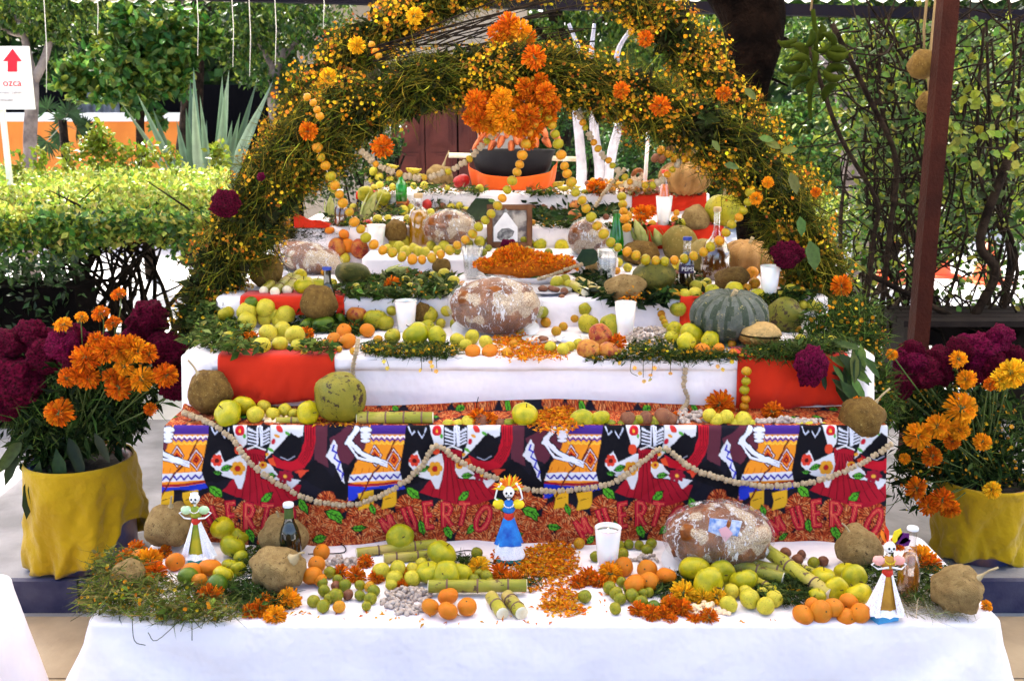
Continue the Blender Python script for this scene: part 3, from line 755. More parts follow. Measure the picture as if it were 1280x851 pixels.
# wooded rise that closes the view behind the garden
hx_, hy_ = np.meshgrid(np.linspace(-24, 24, 97), np.linspace(19, 30, 23), indexing='ij'); f_ = np.clip((hy_-19)/4, 0, 1)
hz_ = f_*(5.6-2.6*np.exp(-((hx_-1.5)/2.2)**2))+np.array([[.5*mnoise.noise(Vector((a*.7, b*.9, 0))) for a, b in zip(r1, r2)] for r1, r2 in zip(hx_, hy_)])*f_-.05
i = (np.arange(96)[:, None]*23+np.arange(22)[None]).ravel(); M['hill'] = plain('wooded_slope', (.045, .085, .015), .95, (.008, .018, .004), 2.2, 1, .3, 3, spec=.02)
struct(mobj('hill', npmesh('hill', np.stack([hx_, hy_, hz_], 2).reshape(-1, 3), np.stack([i, i+23, i+24, i+1], 1), M['hill'], True)))
# ---------------------------------------------------------------- building with wooden door, orange wall
M['orange_wall'] = plain('orange_plaster', (.62, .20, .035), .85, (.5, .15, .025), 3, .3, .01, 30)
M['cream_wall'] = plain('cream_plaster', (.42, .35, .28), .85, (.34, .28, .22), 3, .3, .01, 30)
M['white_paint'] = plain('white_paint', (.72, .72, .70), .6, (.6, .6, .58), 4)
M['door_wood'] = plain('dark_red_wood', (.16, .035, .022), .5, (.09, .02, .014), 3, .3, .01, 30)
M['curtain'] = plain('grey_curtain', (.30, .34, .36), .8, (.12, .14, .15), 6, .3, .03, 6)
M['dark'] = plain('shade_and_wick_black', (.004, .004, .005), .9, spec=.03)  # near-black colour stands in for shade in openings; wicks share it
def pbox(mb, x0, y0, x1, y1, Y, dy=.1, z0=None, fwd=0.0):
    a = PY(x0, y0, Y); b = PY(x1, y1, Y); lo = min(a.z, b.z) if z0 is None else z0
    mb.box((a.x, Y-fwd, lo), (b.x, Y+dy, max(a.z, b.z)))
yw = 13.0
wl = thing('garden_wall', 'low orange plastered wall with a white coping behind the left hedge', 'wall', (PY(130, 200, yw).x, yw, 0))
g = MB(); a = PY(-70, 152, yw); b = PY(236, 152, yw); g.box((a.x-wl.location.x, 0, 0), (b.x-wl.location.x, .2, a.z)); g.build('wall', M['orange_wall'], wl, smooth=False)
g = MB(); c_ = PY(0, 141, yw).z; g.box((a.x-.02-wl.location.x, -.04, a.z), (b.x+.02-wl.location.x, .24, c_)); g.build('coping', M['white_paint'], wl, smooth=False)
pv = thing('pavilion', 'grey curtained pavilion opening above the orange wall', 'building', (PY(100, 150, 14).x, 14, 0))
g = MB(); g.box((-2.2, 0, 0), (3.6, .1, 2.05)); g.build('wall', M['dark'], pv, smooth=False)  # near-black sheet in place of the shaded opening behind the curtain
mb = MB(); x0 = PY(95, 120, 13.9).x-pv.location.x; x1 = PY(148, 120, 13.9).x-pv.location.x; z0, z1 = PY(0, 145, 13.9).z-.3, PY(0, 95, 13.9).z
cv = []; nn_ = 40
for i in range(nn_):
    x = x0+(x1-x0)*i/(nn_-1); y = -.08-.03*math.sin(i*1.3)-.015*math.sin(i*.7+1)
    cv += [(x, y, z0), (x, y, z1)]
mb.add(cv, [(2*i, 2*i+2, 2*i+3, 2*i+1) for i in range(nn_-1)]); mb.build('curtain', M['curtain'], pv)
bl = thing('house', 'house wall with the dark red double door seen under the arch', 'building', (PY(545, 212, 11.6).x, 11.6, 0)); X = bl.location.x
g = MB(); dl, dr = PY(490, 200, 11.6).x-X, PY(597, 200, 11.6).x-X; ht = PY(0, 96, 11.6).z
g.box((-1.5, 0, 0), (dl, .2, 2.9)); g.box((dr, 0, 0), (dr+.55, .2, 2.9)); g.box((dl, 0, ht), (dr, .2, 2.9)); g.build('wall', M['cream_wall'], bl, smooth=False)
g = MB(); g.box((-1.7, -.35, 2.9), (dr+.75, .5, 3.05)); g.build('roof', M['cream_wall'], bl, smooth=False)
dm = PY(572, 200, 11.6).x-X; g = MB(); g.box((dl, .15, .0), (dr, .19, ht)); g.build('door_backing', M['dark'], bl, smooth=False)  # dark board added behind the doors to darken their gaps
for (u0, u1) in ((dl+.01, (dl+dm)/2-.006), ((dl+dm)/2+.006, dm-.01), (dm+.01, dr-.01)):
    g = MB(); g.box((u0, .06, .06), (u1, .11, ht-.01)); lf = g.build('door', M['door_wood'], bl, smooth=False)
    for (v0, v1) in ((.2, .75), (.85, 1.25), (1.33, ht-.12)):
        g = MB(); g.box((u0+.06, .035, v0), (u1-.06, .057, v1)); g.box((u0+.09, .02, v0+.03), (u1-.09, .034, v1-.03)); g.build('panel', M['door_wood'], lf, smooth=False)

# ---------------------------------------------------------------- agave, palm, sign
M['agave'] = colmat('agave_leaf', .5, .1, .15, 12, .4)
ag0, s_ = atY(252, 205, 8.6); ag0.z = .06
ag = thing('agave', 'spiky agave-like plant with long grey-green blades behind the left hedge', 'plant', ag0)
blades = [(170, 128, -35), (186, 135, -20), (196, 118, -25), (217, 97, -12), (232, 92, -10), (245, 84, -6), (253, 108, 0), (262, 120, 6), (275, 86, 8), (281, 120, 12), (300, 112, 16), (311, 100, 22), (329, 98, 30), (338, 112, 40), (318, 140, 30), (296, 150, 10), (205, 160, -24), (238, 135, -12), (268, 145, 4), (286, 95, 12), (225, 150, -20), (250, 150, 0)]
for i, (bx, by, off) in enumerate(blades):
    e = PY(bx, by, 8.6+random.uniform(-.3, .3))-ag0; st = Vector(((bx-252)*s_*.16, random.uniform(-.1, .1), PY(252, 215, 8.6).z-ag0.z-.45))
    e.y = random.uniform(-.35, .35)
    mid = (st+e)*.5+Vector(((-1 if off > 0 else 1)*-.02, 0, .12*abs(off)/40)); pth = smooth_path([st, mid, e], 4); nP = len(pth)
    V = []; Fc = []; C = []
    sd_ = Vector((1, random.uniform(-.6, .6), 0)).normalized(); base_c = np.array(random.choice([(.05, .09, .05), (.08, .13, .08), (.04, .07, .03), (.13, .18, .12)]))
    for q, pnt in enumerate(pth):
        wd = 8.0*s_*(1-(q/(nP-1))**1.8)*(.55+.8*min(1, q/(nP*.4)))*.8
        V += [pnt-sd_*wd, pnt+Vector((0, .3*wd, 0)), pnt+sd_*wd]; C += [base_c*1.5, base_c*.8, base_c*1.5]
    for q in range(nP-1):
        Fc += [(q*3, q*3+1, q*3+4, q*3+3), (q*3+1, q*3+2, q*3+5, q*3+4)]
    mobj('blade', npmesh('blade', np.array([tuple(v) for v in V]), Fc, M['agave'], True, np.array(C)), ag)
pl0, s_ = atY(78, 150, 10); pb = Vector((pl0.x, 10, .06))
pm = thing('fan_palm', 'small dark fan palm against the orange wall', 'palm', pb)
g = MB(); g.tube([(0, 0, 0), (0, 0, pl0.z-.06)], [.05, .04], 7); g.build('trunk', M['bark'], pm)
for k_ in range(9):
    fx, fy = random.uniform(-26, 26), random.uniform(-22, 24); ce = PY(78+fx, 155+fy*.9, 10)-pb; V = []; Fc = []; C = []
    ce.y = random.uniform(-.25, .25); nf = 16; dirn = math.atan2(-fy+8, fx)
    for j in range(nf):
        a = dirn+(j/(nf-1)-.5)*3.4; L_ = .17*random.uniform(.8, 1.1); d = Vector((math.cos(a), random.uniform(-.2, .2), math.sin(a)-.15)); sdv = Vector((-d.z, 0, d.x)).normalized()*.011
        b = len(V); V += [ce, ce+d*L_*.5+sdv, ce+d*L_, ce+d*L_*.5-sdv]; Fc += [(b, b+1, b+2, b+3)]; c = np.array((.03, .075, .02))*random.uniform(.7, 1.8); C += [c]*4
    b = len(V); w2 = Vector((.006, 0, 0)); q0 = Vector((0, 0, pl0.z-.1)); V += [q0-w2, q0+w2, ce+w2, ce-w2]; Fc += [(b, b+1, b+2, b+3)]; C += [np.array((.05, .07, .02))]*4
    mobj('frond', npmesh('frond', np.array([tuple(v) for v in V]), Fc, M['leaf'], False, np.array(C)), pm)

M['sign_white'] = plain('white_sign_board', (.78, .78, .78), .35, (.74, .74, .75), 3)
M['sign_red'] = plain('crimson_sign_paint', (.62, .01, .03), .5)
M['sign_grey'] = plain('grey_sign_paint', (.42, .34, .38), .5)
YS = 6.6; sc0, s_ = atY(3, 137, YS); so = Vector((sc0.x, YS, 0))
sg = thing('direction_sign', 'white sign board with a red up arrow at the far left edge', 'sign', so)
g = MB(); a = PY(-45, 137, YS)-so; b = PY(34.5, 58, YS)-so; g.box((a.x, 0, a.z), (b.x, .025, b.z)); g.build('board', M['sign_white'], sg, smooth=False)
g = MB(); pa = PY(-4, 140, YS)-so; pb_ = PY(1.5, 140, YS)-so; g.box((pa.x, .03, 0), (pb_.x, .06, b.z-.02)); g.build('sign_post', M['white_paint'], sg, smooth=False)
def pxpoly(pts, Y, o): return [((PY(x, y, Y)-o).x, (PY(x, y, Y)-o).z) for x, y in pts]
g = MB(); g.prism(pxpoly([(4, 77), (16, 61.5), (27.5, 77), (21.5, 77), (21.5, 90), (10, 90), (10, 77)], YS, so), -.006, -.001); g.build('arrow', M['sign_red'], sg, smooth=False)
def text(parent, s, loc, size, mat, rot=(R(90), 0, 0), align='RIGHT', depth=.001, name='lettering'):
    cu = bpy.data.curves.new('lettering', 'FONT'); cu.body = s; cu.size = size; cu.align_x = align; cu.extrude = depth; cu.resolution_u = 3
    o = bpy.data.objects.new('tmp_lettering', cu); COL.objects.link(o)
    dg = bpy.context.evaluated_depsgraph_get(); me = bpy.data.meshes.new_from_object(o.evaluated_get(dg)); bpy.data.objects.remove(o)
    me.materials.clear(); me.materials.append(mat)
    return mobj(name, me, parent, loc, rot)
def tpx(s, x, y, h, mat, Y=YS, o=so, par=sg):
    p = PY(x, y, Y)-o; text(par, s, (p.x, -.003, p.z), h*Y/F*1.38, mat)
tpx('ozca', 27.5, 108, 9, M['sign_red']); tpx('orneo Salon', 27.5, 117.5, 4.3, M['sign_grey']); tpx('emolin', 17, 127, 4.3, M['sign_grey'])

# ---------------------------------------------------------------- left hedge
def hedge():
    t = thing('hedge', 'broad flat-topped lime-green hedge with tangled dark branches at the left', 'hedge', (-3.4, 6.4, .1)); o = np.array((-3.4, 6.4, .1)); packs = []
    def top(x, y): return 1.17+.17*(y-5.6)/3+.12*np.array([mnoise.noise(Vector((a*1.3, b*1.3, 0))) for a, b in zip(x, y)])
    def xr(y): return (292-640)/1280*y-.02
    n = 50000; y = 5.4+2.7*rng.random(n)**1.2; x = xr(y)-rng.random(n)*(3.3+.35*(y-5.4)); z = top(x, y)-np.abs(rng.normal(0, .06, n))-.02+.05*(rng.random(n) < .12)*rng.random(n)
    P = np.stack([x, y, z], 1); D = rdir(n, .35)
    packs.append(leaves_np(P, .036*(.6+.8*rng.random(n)), vary(G_hedge, n, .22), D=D, N=rdir(n, 1.5), asp=.7))
    # ragged front face and the thinner skirt below
    n = 11000; x = xr(5.5)+.1-rng.random(n)*3.4; y = 5.38+rng.random(n)**2*.9; hz = np.array([mnoise.noise(Vector((a*2.2, 3, 0))) for a in x]); z = 1.16-rng.random(n)**1.4*(.20+.22*hz+.16*np.clip((-x-2.6)/1.5, 0, 1))
    P = np.stack([x, y, z], 1); packs.append(leaves_np(P, .042*(.6+.8*rng.random(n)), vary(G_mid+G_hedge+G_blue, n, .3), D=rdir(n, -.1), N=rdir(n, .8), asp=.7))
    # a few taller shoots
    for (px, py) in ((125, 160), (118, 168), (132, 172), (126, 180), (145, 186), (270, 186), (105, 180), (160, 184), (175, 188), (190, 186), (275, 184), (20, 200), (50, 190), (85, 188), (215, 190), (120, 188)):
        c = PY(px, py+8, 7.2); n = 60; P = in_ell(n, c, (.06, .06, .11)); packs.append(leaves_np(P, .05*(.7+.6*rng.random(n)), vary(G_yel, n, .15), asp=.6))
    cloud('foliage', packs, M['leaf'], t, origin=o)
    mb = MB()
    for bx, by in ((118, 398), (90, 420), (150, 410), (195, 420), (60, 400), (235, 400), (20, 420)):
        b = PY(bx, by, 5.9); b.z = .1
        for j in range(7):
            e = Vector((b.x+random.uniform(-.75, .75), 5.6+random.uniform(-.1, 1.1), 1.0+random.uniform(-.08, .1)))
            m1 = b.lerp(e, .35)+Vector((random.uniform(-.14, .14), 0, -.05)); m2 = b.lerp(e, .7)+Vector((random.uniform(-.16, .16), 0, .03))
            pth = smooth_path([b, m1, m2, e], 4); mb.tube(pth, list(np.linspace(.022, .006, len(pth))), 5)
            for q in range(5):
                s0 = pth[random.randrange(3, len(pth))]; e2 = s0+Vector((random.uniform(-.3, .3), random.uniform(-.2, .2), random.uniform(.0, .3)))
                mb.tube([s0, s0.lerp(e2, .5)+Vector((random.uniform(-.05, .05), 0, 0)), e2], [.008, .006, .003], 4)
    mb.build('branches', M['twig'], t, loc=-Vector(o))
hedge()
# black box low at the far left, standing in for hedge shadow
M['shadow_box'] = plain('hedge_shadow_black', (.002, .002, .002), .9, (.004, .003, .003), 6, .4, spec=.01)
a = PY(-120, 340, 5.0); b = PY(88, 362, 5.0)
pt_ = thing('shadow_box', 'low black box standing in for the dark shadow under the left hedge', 'shadow_box', ((a.x+b.x)/2, 5.15, 0)); hx = (b.x-a.x)/2
g = MB(); g.box((-hx, -.1, .0), (hx, .15, b.z)); g.build('box', M['shadow_box'], pt_, smooth=False)
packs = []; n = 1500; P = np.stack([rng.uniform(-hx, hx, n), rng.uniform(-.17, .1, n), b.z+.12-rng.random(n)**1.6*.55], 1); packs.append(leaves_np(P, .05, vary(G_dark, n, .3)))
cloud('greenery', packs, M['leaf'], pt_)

# ---------------------------------------------------------------- vine thicket on the right
def thicket():
    Yv = 5.6; base = PY(1180, 430, Yv); base.z = .06
    t = thing('vine_thicket', 'tangle of dark twining vines and small leaves on the right side', 'vine', base); o = np.array(base)
    def wig(s, e, amp, k=5):
        pts = [Vector(s).lerp(Vector(e), i/k)+Vector((random.gauss(0, amp), random.gauss(0, amp), random.gauss(0, amp*.3))) for i in range(k+1)]; pts[0] = Vector(s); return smooth_path(pts, 4)
    for i in range(38):
        bx = random.uniform(1070, 1300); s = PY(bx, 420, Yv+random.uniform(-.2, .5)); s.z = .06
        e = PY(bx+random.uniform(-90, 60), random.uniform(-20, 60), Yv+random.uniform(-.4, .6)); pth = wig(s, e, .07); mb = MB()
        r0 = random.uniform(.005, .014); mb.tube([p-base for p in pth], list(np.linspace(r0, r0*.5, len(pth))), 6); mb.build('vine_stem', M['bark'], t)
    mb = MB()
    for i in range(330):
        s = PY(random.uniform(1060, 1300), random.uniform(30, 400), Yv+random.uniform(-.4, .6)); e = s+Vector((random.uniform(-.4, .3), random.uniform(-.2, .2), random.uniform(-.3, .4)))
        pth = wig(s, e, .04, 3); mb.tube([p-base for p in pth], list(np.linspace(.006, .0025, len(pth))), 4)
    ob = mb.build('twigs', M['twig'], t); ob['kind'] = 'stuff'
    for (pts, r_) in ((((1010, 55), (1050, 170), (1095, 250), (1092, 300), (1080, 410)), .012), (((1040, 30), (1085, 120), (1120, 200), (1112, 290), (1100, 410)), .014), (((1260, 200), (1225, 300), (1245, 340), (1215, 400)), .024), (((1090, 345), (1150, 375), (1230, 415), (1290, 430)), .016)):
        pth = smooth_path([PY(x, y, Yv-.3)-base for x, y in pts], 5); mb = MB(); mb.tube(pth, r_, 7); mb.build('vine_stem', M['bark'], t)
    packs = []
    n = 5200; X_ = rng.uniform(1065, 1300, n); Yp = rng.uniform(25, 400, n)
    ok = np.array([mnoise.noise(Vector((x*.02, y*.02, 5))) for x, y in zip(X_, Yp)])+rng.random(n)*.5 > .08+.0*Yp; ok &= (rng.random(n) > np.clip((Yp-300)/130, 0, .85))
    P = np.array([PY(x, y, Yv+d)[:] for x, y, d in zip(X_[ok], Yp[ok], rng.uniform(-.3, 1.0, ok.sum()))]); m = len(P)
    packs.append(bigleaves_np(P, .042*(.5+.9*rng.random(m)), vary(G_yel+G_mid+G_mid, m, .3), N=rdir(m, .4)+np.array([0, -.6, 0]), asp=.75))
    for (x, y) in ((1210, 118), (1215, 130), (1180, 155), (1192, 160), (1205, 168), (1186, 185), (1222, 170), (1225, 205), (1255, 130), (1270, 215), (1255, 190), (1268, 150), (1240, 160), (1275, 120)):
        P = np.array([PY(x+random.uniform(-5, 5), y+random.uniform(-5, 5), Yv-.5)[:] for _ in range(4)]); packs.append(bigleaves_np(P, .055, vary(G_yel, 4, .1), N=np.tile(np.array([[.1, -.9, .4]]), (4, 1)), asp=.95))
    cloud('foliage', packs, M['leaf'], t, origin=o)
thicket()
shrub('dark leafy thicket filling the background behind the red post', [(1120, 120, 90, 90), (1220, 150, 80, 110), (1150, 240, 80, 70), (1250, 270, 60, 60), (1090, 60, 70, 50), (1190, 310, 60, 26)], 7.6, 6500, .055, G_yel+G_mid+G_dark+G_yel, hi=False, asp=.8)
# black bench / planter right, cones behind it
g0 = PY(1200, 440, 5.3); bn = thing('bench', 'long black bench under the vines at the right edge', 'bench', (g0.x, 5.3, .06)); bo = Vector((g0.x, 5.3, .06))
M['black_wood'] = plain('black_painted_wood', (.006, .004, .004), .8, (.014, .01, .009), 5, .4, spec=.1)
x0, x1 = PY(1112, 400, 5.3).x-bo.x, PY(1420, 400, 5.3).x-bo.x; zt = PY(0, 392, 5.3).z-.06
for k_ in range(4):
    g = MB(); g.box((x0, -.2+.11*k_, zt-.03), (x1, -.1+.11*k_, zt)); g.build('slat', M['black_wood'], bn, smooth=False)
for xx in (x0+.05, x1-.1, (x0+x1)/2):
    g = MB(); g.box((xx, -.18, 0), (xx+.06, .2, zt-.031)); g.build('leg', M['black_wood'], bn, smooth=False)
g = MB(); g.box((x0+.02, .21, zt-.22), (x1-.02, .24, zt-.032)); g.build('back_board', M['black_wood'], bn, smooth=False)
M['cone'] = plain('faded_orange_plastic', (.75, .13, .05), .5); M['cone_white'] = plain('white_reflective_band', (.8, .8, .78), .4)
def cone(label, px, pb, h, Y):
    b, s_ = atY(px, pb, Y); b.z = .06; H = h*s_; t = thing('traffic_cone', label, 'traffic cone', b)
    g = MB(); g.box((-.19, -.19, 0), (.19, .19, .025)); g.build('foot', M['cone'], t, smooth=False)
    g = MB(); g.lathe([(.15, .02), (.14, .06), (.045, H), (0.0, H)], 18); g.build('body', M['cone'], t)
    def rr(z): return .14-(.14-.045)*(z-.06)/(H-.06)+.003
    g = MB(); g.lathe([(rr(H*.45), H*.45), (rr(H*.65), H*.65)], 18); g.build('band', M['cone_white'], t)
cone('orange cone with a white band behind the bench at right', 1228, 402, 52, 10.0)
cone('orange cone just right of the red post beyond the vines', 1166, 385, 62, 10.4)
cone('orange cone standing left of the red post beyond the vines', 1110, 392, 60, 10.0)

# hanging aerial roots
M['cord'] = plain('pale_aerial_root', (.6, .58, .56), .8)
for i, (x0, y0, x1, y1, Y, lab) in enumerate(((120, -10, 122, 44, 6.5, 'short pale hanging root left of the broadleaf tree'), (55, 20, 58, 116, 6.5, 'long pale hanging root beside the forked fig trunk'),
        (246, -10, 247, 70, 6.5, 'pale hanging root in front of the purple-brown trunk top'), (312, 15, 312, 96, 6.5, 'long pale hanging root above the right blades of the agave'), (290, 36, 291, 84, 6.5, 'thin pale hanging root just above the agave tips'),
        (344, 28, 344, 82, 6.5, 'pale hanging root left of the arch shoulder'), (404, -10, 404, 36, 6.5, 'short pale hanging root beside the top left of the arch'))):
    a = PY(x0, -60, Y); b = PY(x1, y1, Y); t = thing('aerial_root', lab, 'hanging root', b, group='pale aerial roots')
    mb = MB(); mb.tube([Vector((0, 0, 0)), (a-b)*.33+Vector((.006, 0, 0)), (a-b)*.66+Vector((-.005, 0, 0)), a-b], [.002, .0025, .0025, .003], 5); mb.build('strand', M['cord'], t)
tree('purple-brown trunk end at the top left behind the leaves', 'shade_tree', [(240, -80), (243, -20), (244, 26), (240, 90), (236, 210)], [22, 19, 16, 13, 14], 11.2, 'bark', [], None)
# ================================================================== TIERS UNDER WHITE CLOTH
def drape(x0, x1, y0, y1, z, drop, flare=.02, fold=.006, rc=.03, step=.012, corner=.5, seed=0, wl=.16, back=True):
    """cloth over a box top: rounded-rectangle rings, over the edge and down with folds. Returns V,F around the centre."""
    cx, cy = (x0+x1)/2, (y0+y1)/2; hx, hy = (x1-x0)/2, (y1-y0)/2
    per = []
    nx_, ny_ = max(8, int(2*hx/step)), max(6, int(2*hy/step)); nc_ = 8
    def corner_(ccx, ccy, a0):
        for i in range(nc_): a = a0+(math.pi/2)*i/nc_; per.append((ccx+rc*math.cos(a), ccy+rc*math.sin(a), math.cos(a), math.sin(a), 1))
    for i in range(nx_): per.append((-hx+rc+(2*hx-2*rc)*i/nx_, -hy, 0, -1, 0))
    corner_(hx-rc, -hy+rc, -math.pi/2)
    for i in range(ny_): per.append((hx, -hy+rc+(2*hy-2*rc)*i/ny_, 1, 0, 0))
    corner_(hx-rc, hy-rc, 0)
    for i in range(nx_): per.append((hx-rc-(2*hx-2*rc)*i/nx_, hy, 0, 1, 0))
    corner_(-hx+rc, hy-rc, math.pi/2)
    for i in range(ny_): per.append((-hx, hy-rc-(2*hy-2*rc)*i/ny_, -1, 0, 0))
    corner_(-hx+rc, -hy+rc, math.pi)
    per = np.array(per); n = len(per); rings = []
    X, Yy, NX, NY = per[:, 0], per[:, 1], per[:, 2], per[:, 3]
    dcorner = np.minimum.reduce([np.hypot(X-sx*hx, Yy-sy*hy) for sx in (-1, 1) for sy in (-1, 1)])
    cw = np.exp(-(dcorner/.16)**2)
    s = np.cumsum(np.hypot(np.diff(X, append=X[0]), np.diff(Yy, append=Yy[0])))
    nz = np.array([mnoise.noise(Vector((q/wl, seed*5.1, 0)))*1.4+mnoise.noise(Vector((q/wl*2.3, seed*5.1, 4)))*.6 for q in s])
    for k in (0.0, .55, .8, .93, .975):
        zz = z+np.array([.0025*mnoise.noise(Vector((a*5+seed, b*5, 1))) for a, b in zip(X*k, Yy*k)])
        rings.append(np.stack([X*k if k < .9 else X-NX*(hy*(1-k)), Yy*k if k < .9 else Yy-NY*(hy*(1-k)), zz], 1))
    for a in (0, 25, 50, 75, 90):
        e = R(a); rr = .012; rings.append(np.stack([X+NX*rr*math.sin(e), Yy+NY*rr*math.sin(e), np.full(n, z-rr*(1-math.cos(e)))], 1))
    m = max(5, int(drop/.025))
    for i in range(1, m+1):
        q = i/m; d = q*(drop-.012); w2 = np.array([mnoise.noise(Vector((a_*7, q*3.5+seed, 2)))+.5*mnoise.noise(Vector((a_*17, q*8+seed, 5))) for a_ in s]); off = .012+flare*q+fold*nz*q**.8+(.009*w2*min(1, q*3) if fold > .01 else .002*w2*q)+cw*corner*drop*.35*q**1.2*(1+.5*np.sin(s/.035))
        rr_ = np.hypot(dcorner, d); ph = np.arctan2(d, dcorner); off = off+corner*.045*np.sin(ph*9+seed)*np.minimum(1, rr_/.25)*np.exp(-(rr_/.55)**2)*(q**.5)
        rings.append(np.stack([X+NX*off, Yy+NY*off, np.full(n, z-.012-d)], 1))
    V = np.concatenate([np.array([[0, 0, z]])]+rings[1:]); Fc = []
    i = np.arange(n); j = (i+1) % n; quads = []
    for r in range(len(rings)-2):
        a = 1+r*n; quads.append(np.stack([a+i, a+n+i, a+n+j, a+j], 1))
    tri = np.stack([np.zeros(n, int), 1+i, 1+j, 1+j], 1)
    return V, np.concatenate(quads), np.stack([np.zeros(n, int), 1+i, 1+j], 1), (cx, cy)
def cloth_obj(name, label, x0, x1, y0, y1, z, drop, mat='white_cloth', **k):
    V, Q, T_, c = drape(x0, x1, y0, y1, z, drop, **k)
    V = V-np.array([0, 0, z]); me = bpy.data.meshes.new(name); me.from_pydata([tuple(v) for v in V], [], [tuple(q) for q in Q]+[tuple(q) for q in T_])
    me.materials.append(M[mat]); me.polygons.foreach_set('use_smooth', [True]*len(me.polygons)); me.update()
    o = mobj(name, me, None, (c[0], c[1], z)); return tag(o, label, 'tablecloth')
M['wood'] = plain('rough_board', (.25, .16, .08), .8, (.17, .1, .05), 4, .3, .01, 30)
M['metal_leg'] = plain('grey_metal_leg', (.3, .3, .31), .4, (.25, .25, .26), 8, metal=.8)
def stage(label, x0, x1, y0, y1, z, zb=.0):
    t = thing('stage_table', label, 'table', ((x0+x1)/2, (y0+y1)/2, zb)); hx, hy = (x1-x0)/2-.012, (y1-y0)/2-.012
    g = MB(); g.box((-hx, -hy, z-zb-.03), (hx, hy, z-zb-.006)); g.build('tabletop', M['wood'], t, smooth=False)
    for sx in (-1, 1):
        for sy in (-1, 1):
            g = MB(); g.tube([(sx*(hx-.05), sy*(hy-.03), 0), (sx*(hx-.05), sy*(hy-.03), z-zb-.031)], .015, 8); g.build('leg', M['metal_leg'], t)
def tierx(T, pl, pr): return xat(pl, T.y0, T.z), xat(pr, T.y0, T.z)
a, b = tierx(T1, 112, 1250)
stage('low folding table at the very front of the altar', a, b, T1.y0, T1.y1+.02, .50)
cloth_obj('tablecloth', 'long white tablecloth draped over the low front table', a, b, T1.y0, T1.y1+.02, .50, .47, flare=.07, fold=.016, corner=.6, seed=1, wl=.22, rc=.03)
a, b = tierx(T2, 232, 1088)
stage('second altar step, under the printed skeleton cloth', a, b, T2.y0+.0, T2.y1, .838, .12)
a, b = tierx(T3, 228, 1092)
stage('third altar step, under the long creased white cloth', a, b, T3.y0, T3.y1, 1.0, .12)
cloth_obj('tablecloth', 'white cloth with a straight hem crease on the third altar step', a, b, T3.y0, T3.y1, 1.0, .30, flare=.0, fold=.001, corner=.12, seed=2, wl=.4)
# the folded hem line seen on the front of that cloth
zc = PY(0, 463, T3.y0-.016).z; hv = []; nh = 120
for i in range(nh+1):
    x = a+.09+(b-a-.18)*i/nh; w_ = .0012*math.sin(i*.31)+.0018*mnoise.noise(Vector((i*.11, 0, 0)))
    hv += [(x, T3.y0-.0150, .99), (x, T3.y0-.0162-w_*.4, (zc+.99)/2), (x, T3.y0-.0175+w_, zc+.0006*math.sin(i*.2)), (x, T3.y0-.0135, zc+.001)]
ii = (np.arange(nh)[:, None]*4+np.arange(3)[None]).ravel(); tc3 = [o for o in bpy.data.objects if o.get('label', '').startswith('white cloth with a straight hem')][0]
mobj('hem_fold', npmesh('hem_fold', np.array(hv)-np.array(tc3.location), np.stack([ii, ii+1, ii+5, ii+4], 1), M['white_cloth'], True), tc3)
a, b = tierx(T4, 272, 1034)
stage('fourth, deepest altar step holding the loaves and gourds', a, b, T4.y0, T4.y1, 1.097, .12)
cloth_obj('tablecloth', 'white cloth behind the big wrapped loaf on the fourth altar step', a, b, T4.y0, T4.y1, 1.097, .14, flare=.0, fold=.003, corner=.1, seed=3)
a, b = xat(455, T4b.y0, T4b.z), xat(770, T4b.y0, T4b.z)
cloth_obj('white_riser', 'low white cloth-covered block under the yellow bottle and marigold tray', a, b, T4b.y0, T4b.y1-.03, 1.157, .058, flare=.0, fold=.002, corner=.05, seed=4)['category'] = 'riser'
a, b = tierx(T5, 368, 905)
stage('fifth altar step behind the framed picture', a, b, T5.y0, T5.y1, 1.242, .12)
cloth_obj('tablecloth', 'white cloth with diagonal folds on the fifth altar step', a, b, T5.y0, T5.y1, 1.242, .15, flare=.012, fold=.012, corner=.1, seed=5, wl=.22)
a, b = tierx(T6, 455, 885)
stage('topmost altar step carrying the orange-draped bowl', a, b, T6.y0, T6.y1, 1.334, .12)
cloth_obj('tablecloth', 'white cloth on the topmost altar step below the bananas', a, b, T6.y0, T6.y1, 1.334, .1, flare=.006, fold=.006, corner=.1, seed=6)
# corner of another white-clothed table, bottom left
q, _ = onz(28, 718, .55)
stage('neighbouring table cut off by the left edge', q.x-1.2, q.x-.03, 1.55, q.y, .55)
cloth_obj('tablecloth', 'corner of a white tablecloth at the bottom left edge', q.x-1.2, q.x-.03, 1.45, q.y, .55, .5, flare=.05, fold=.01, corner=.3, seed=8)

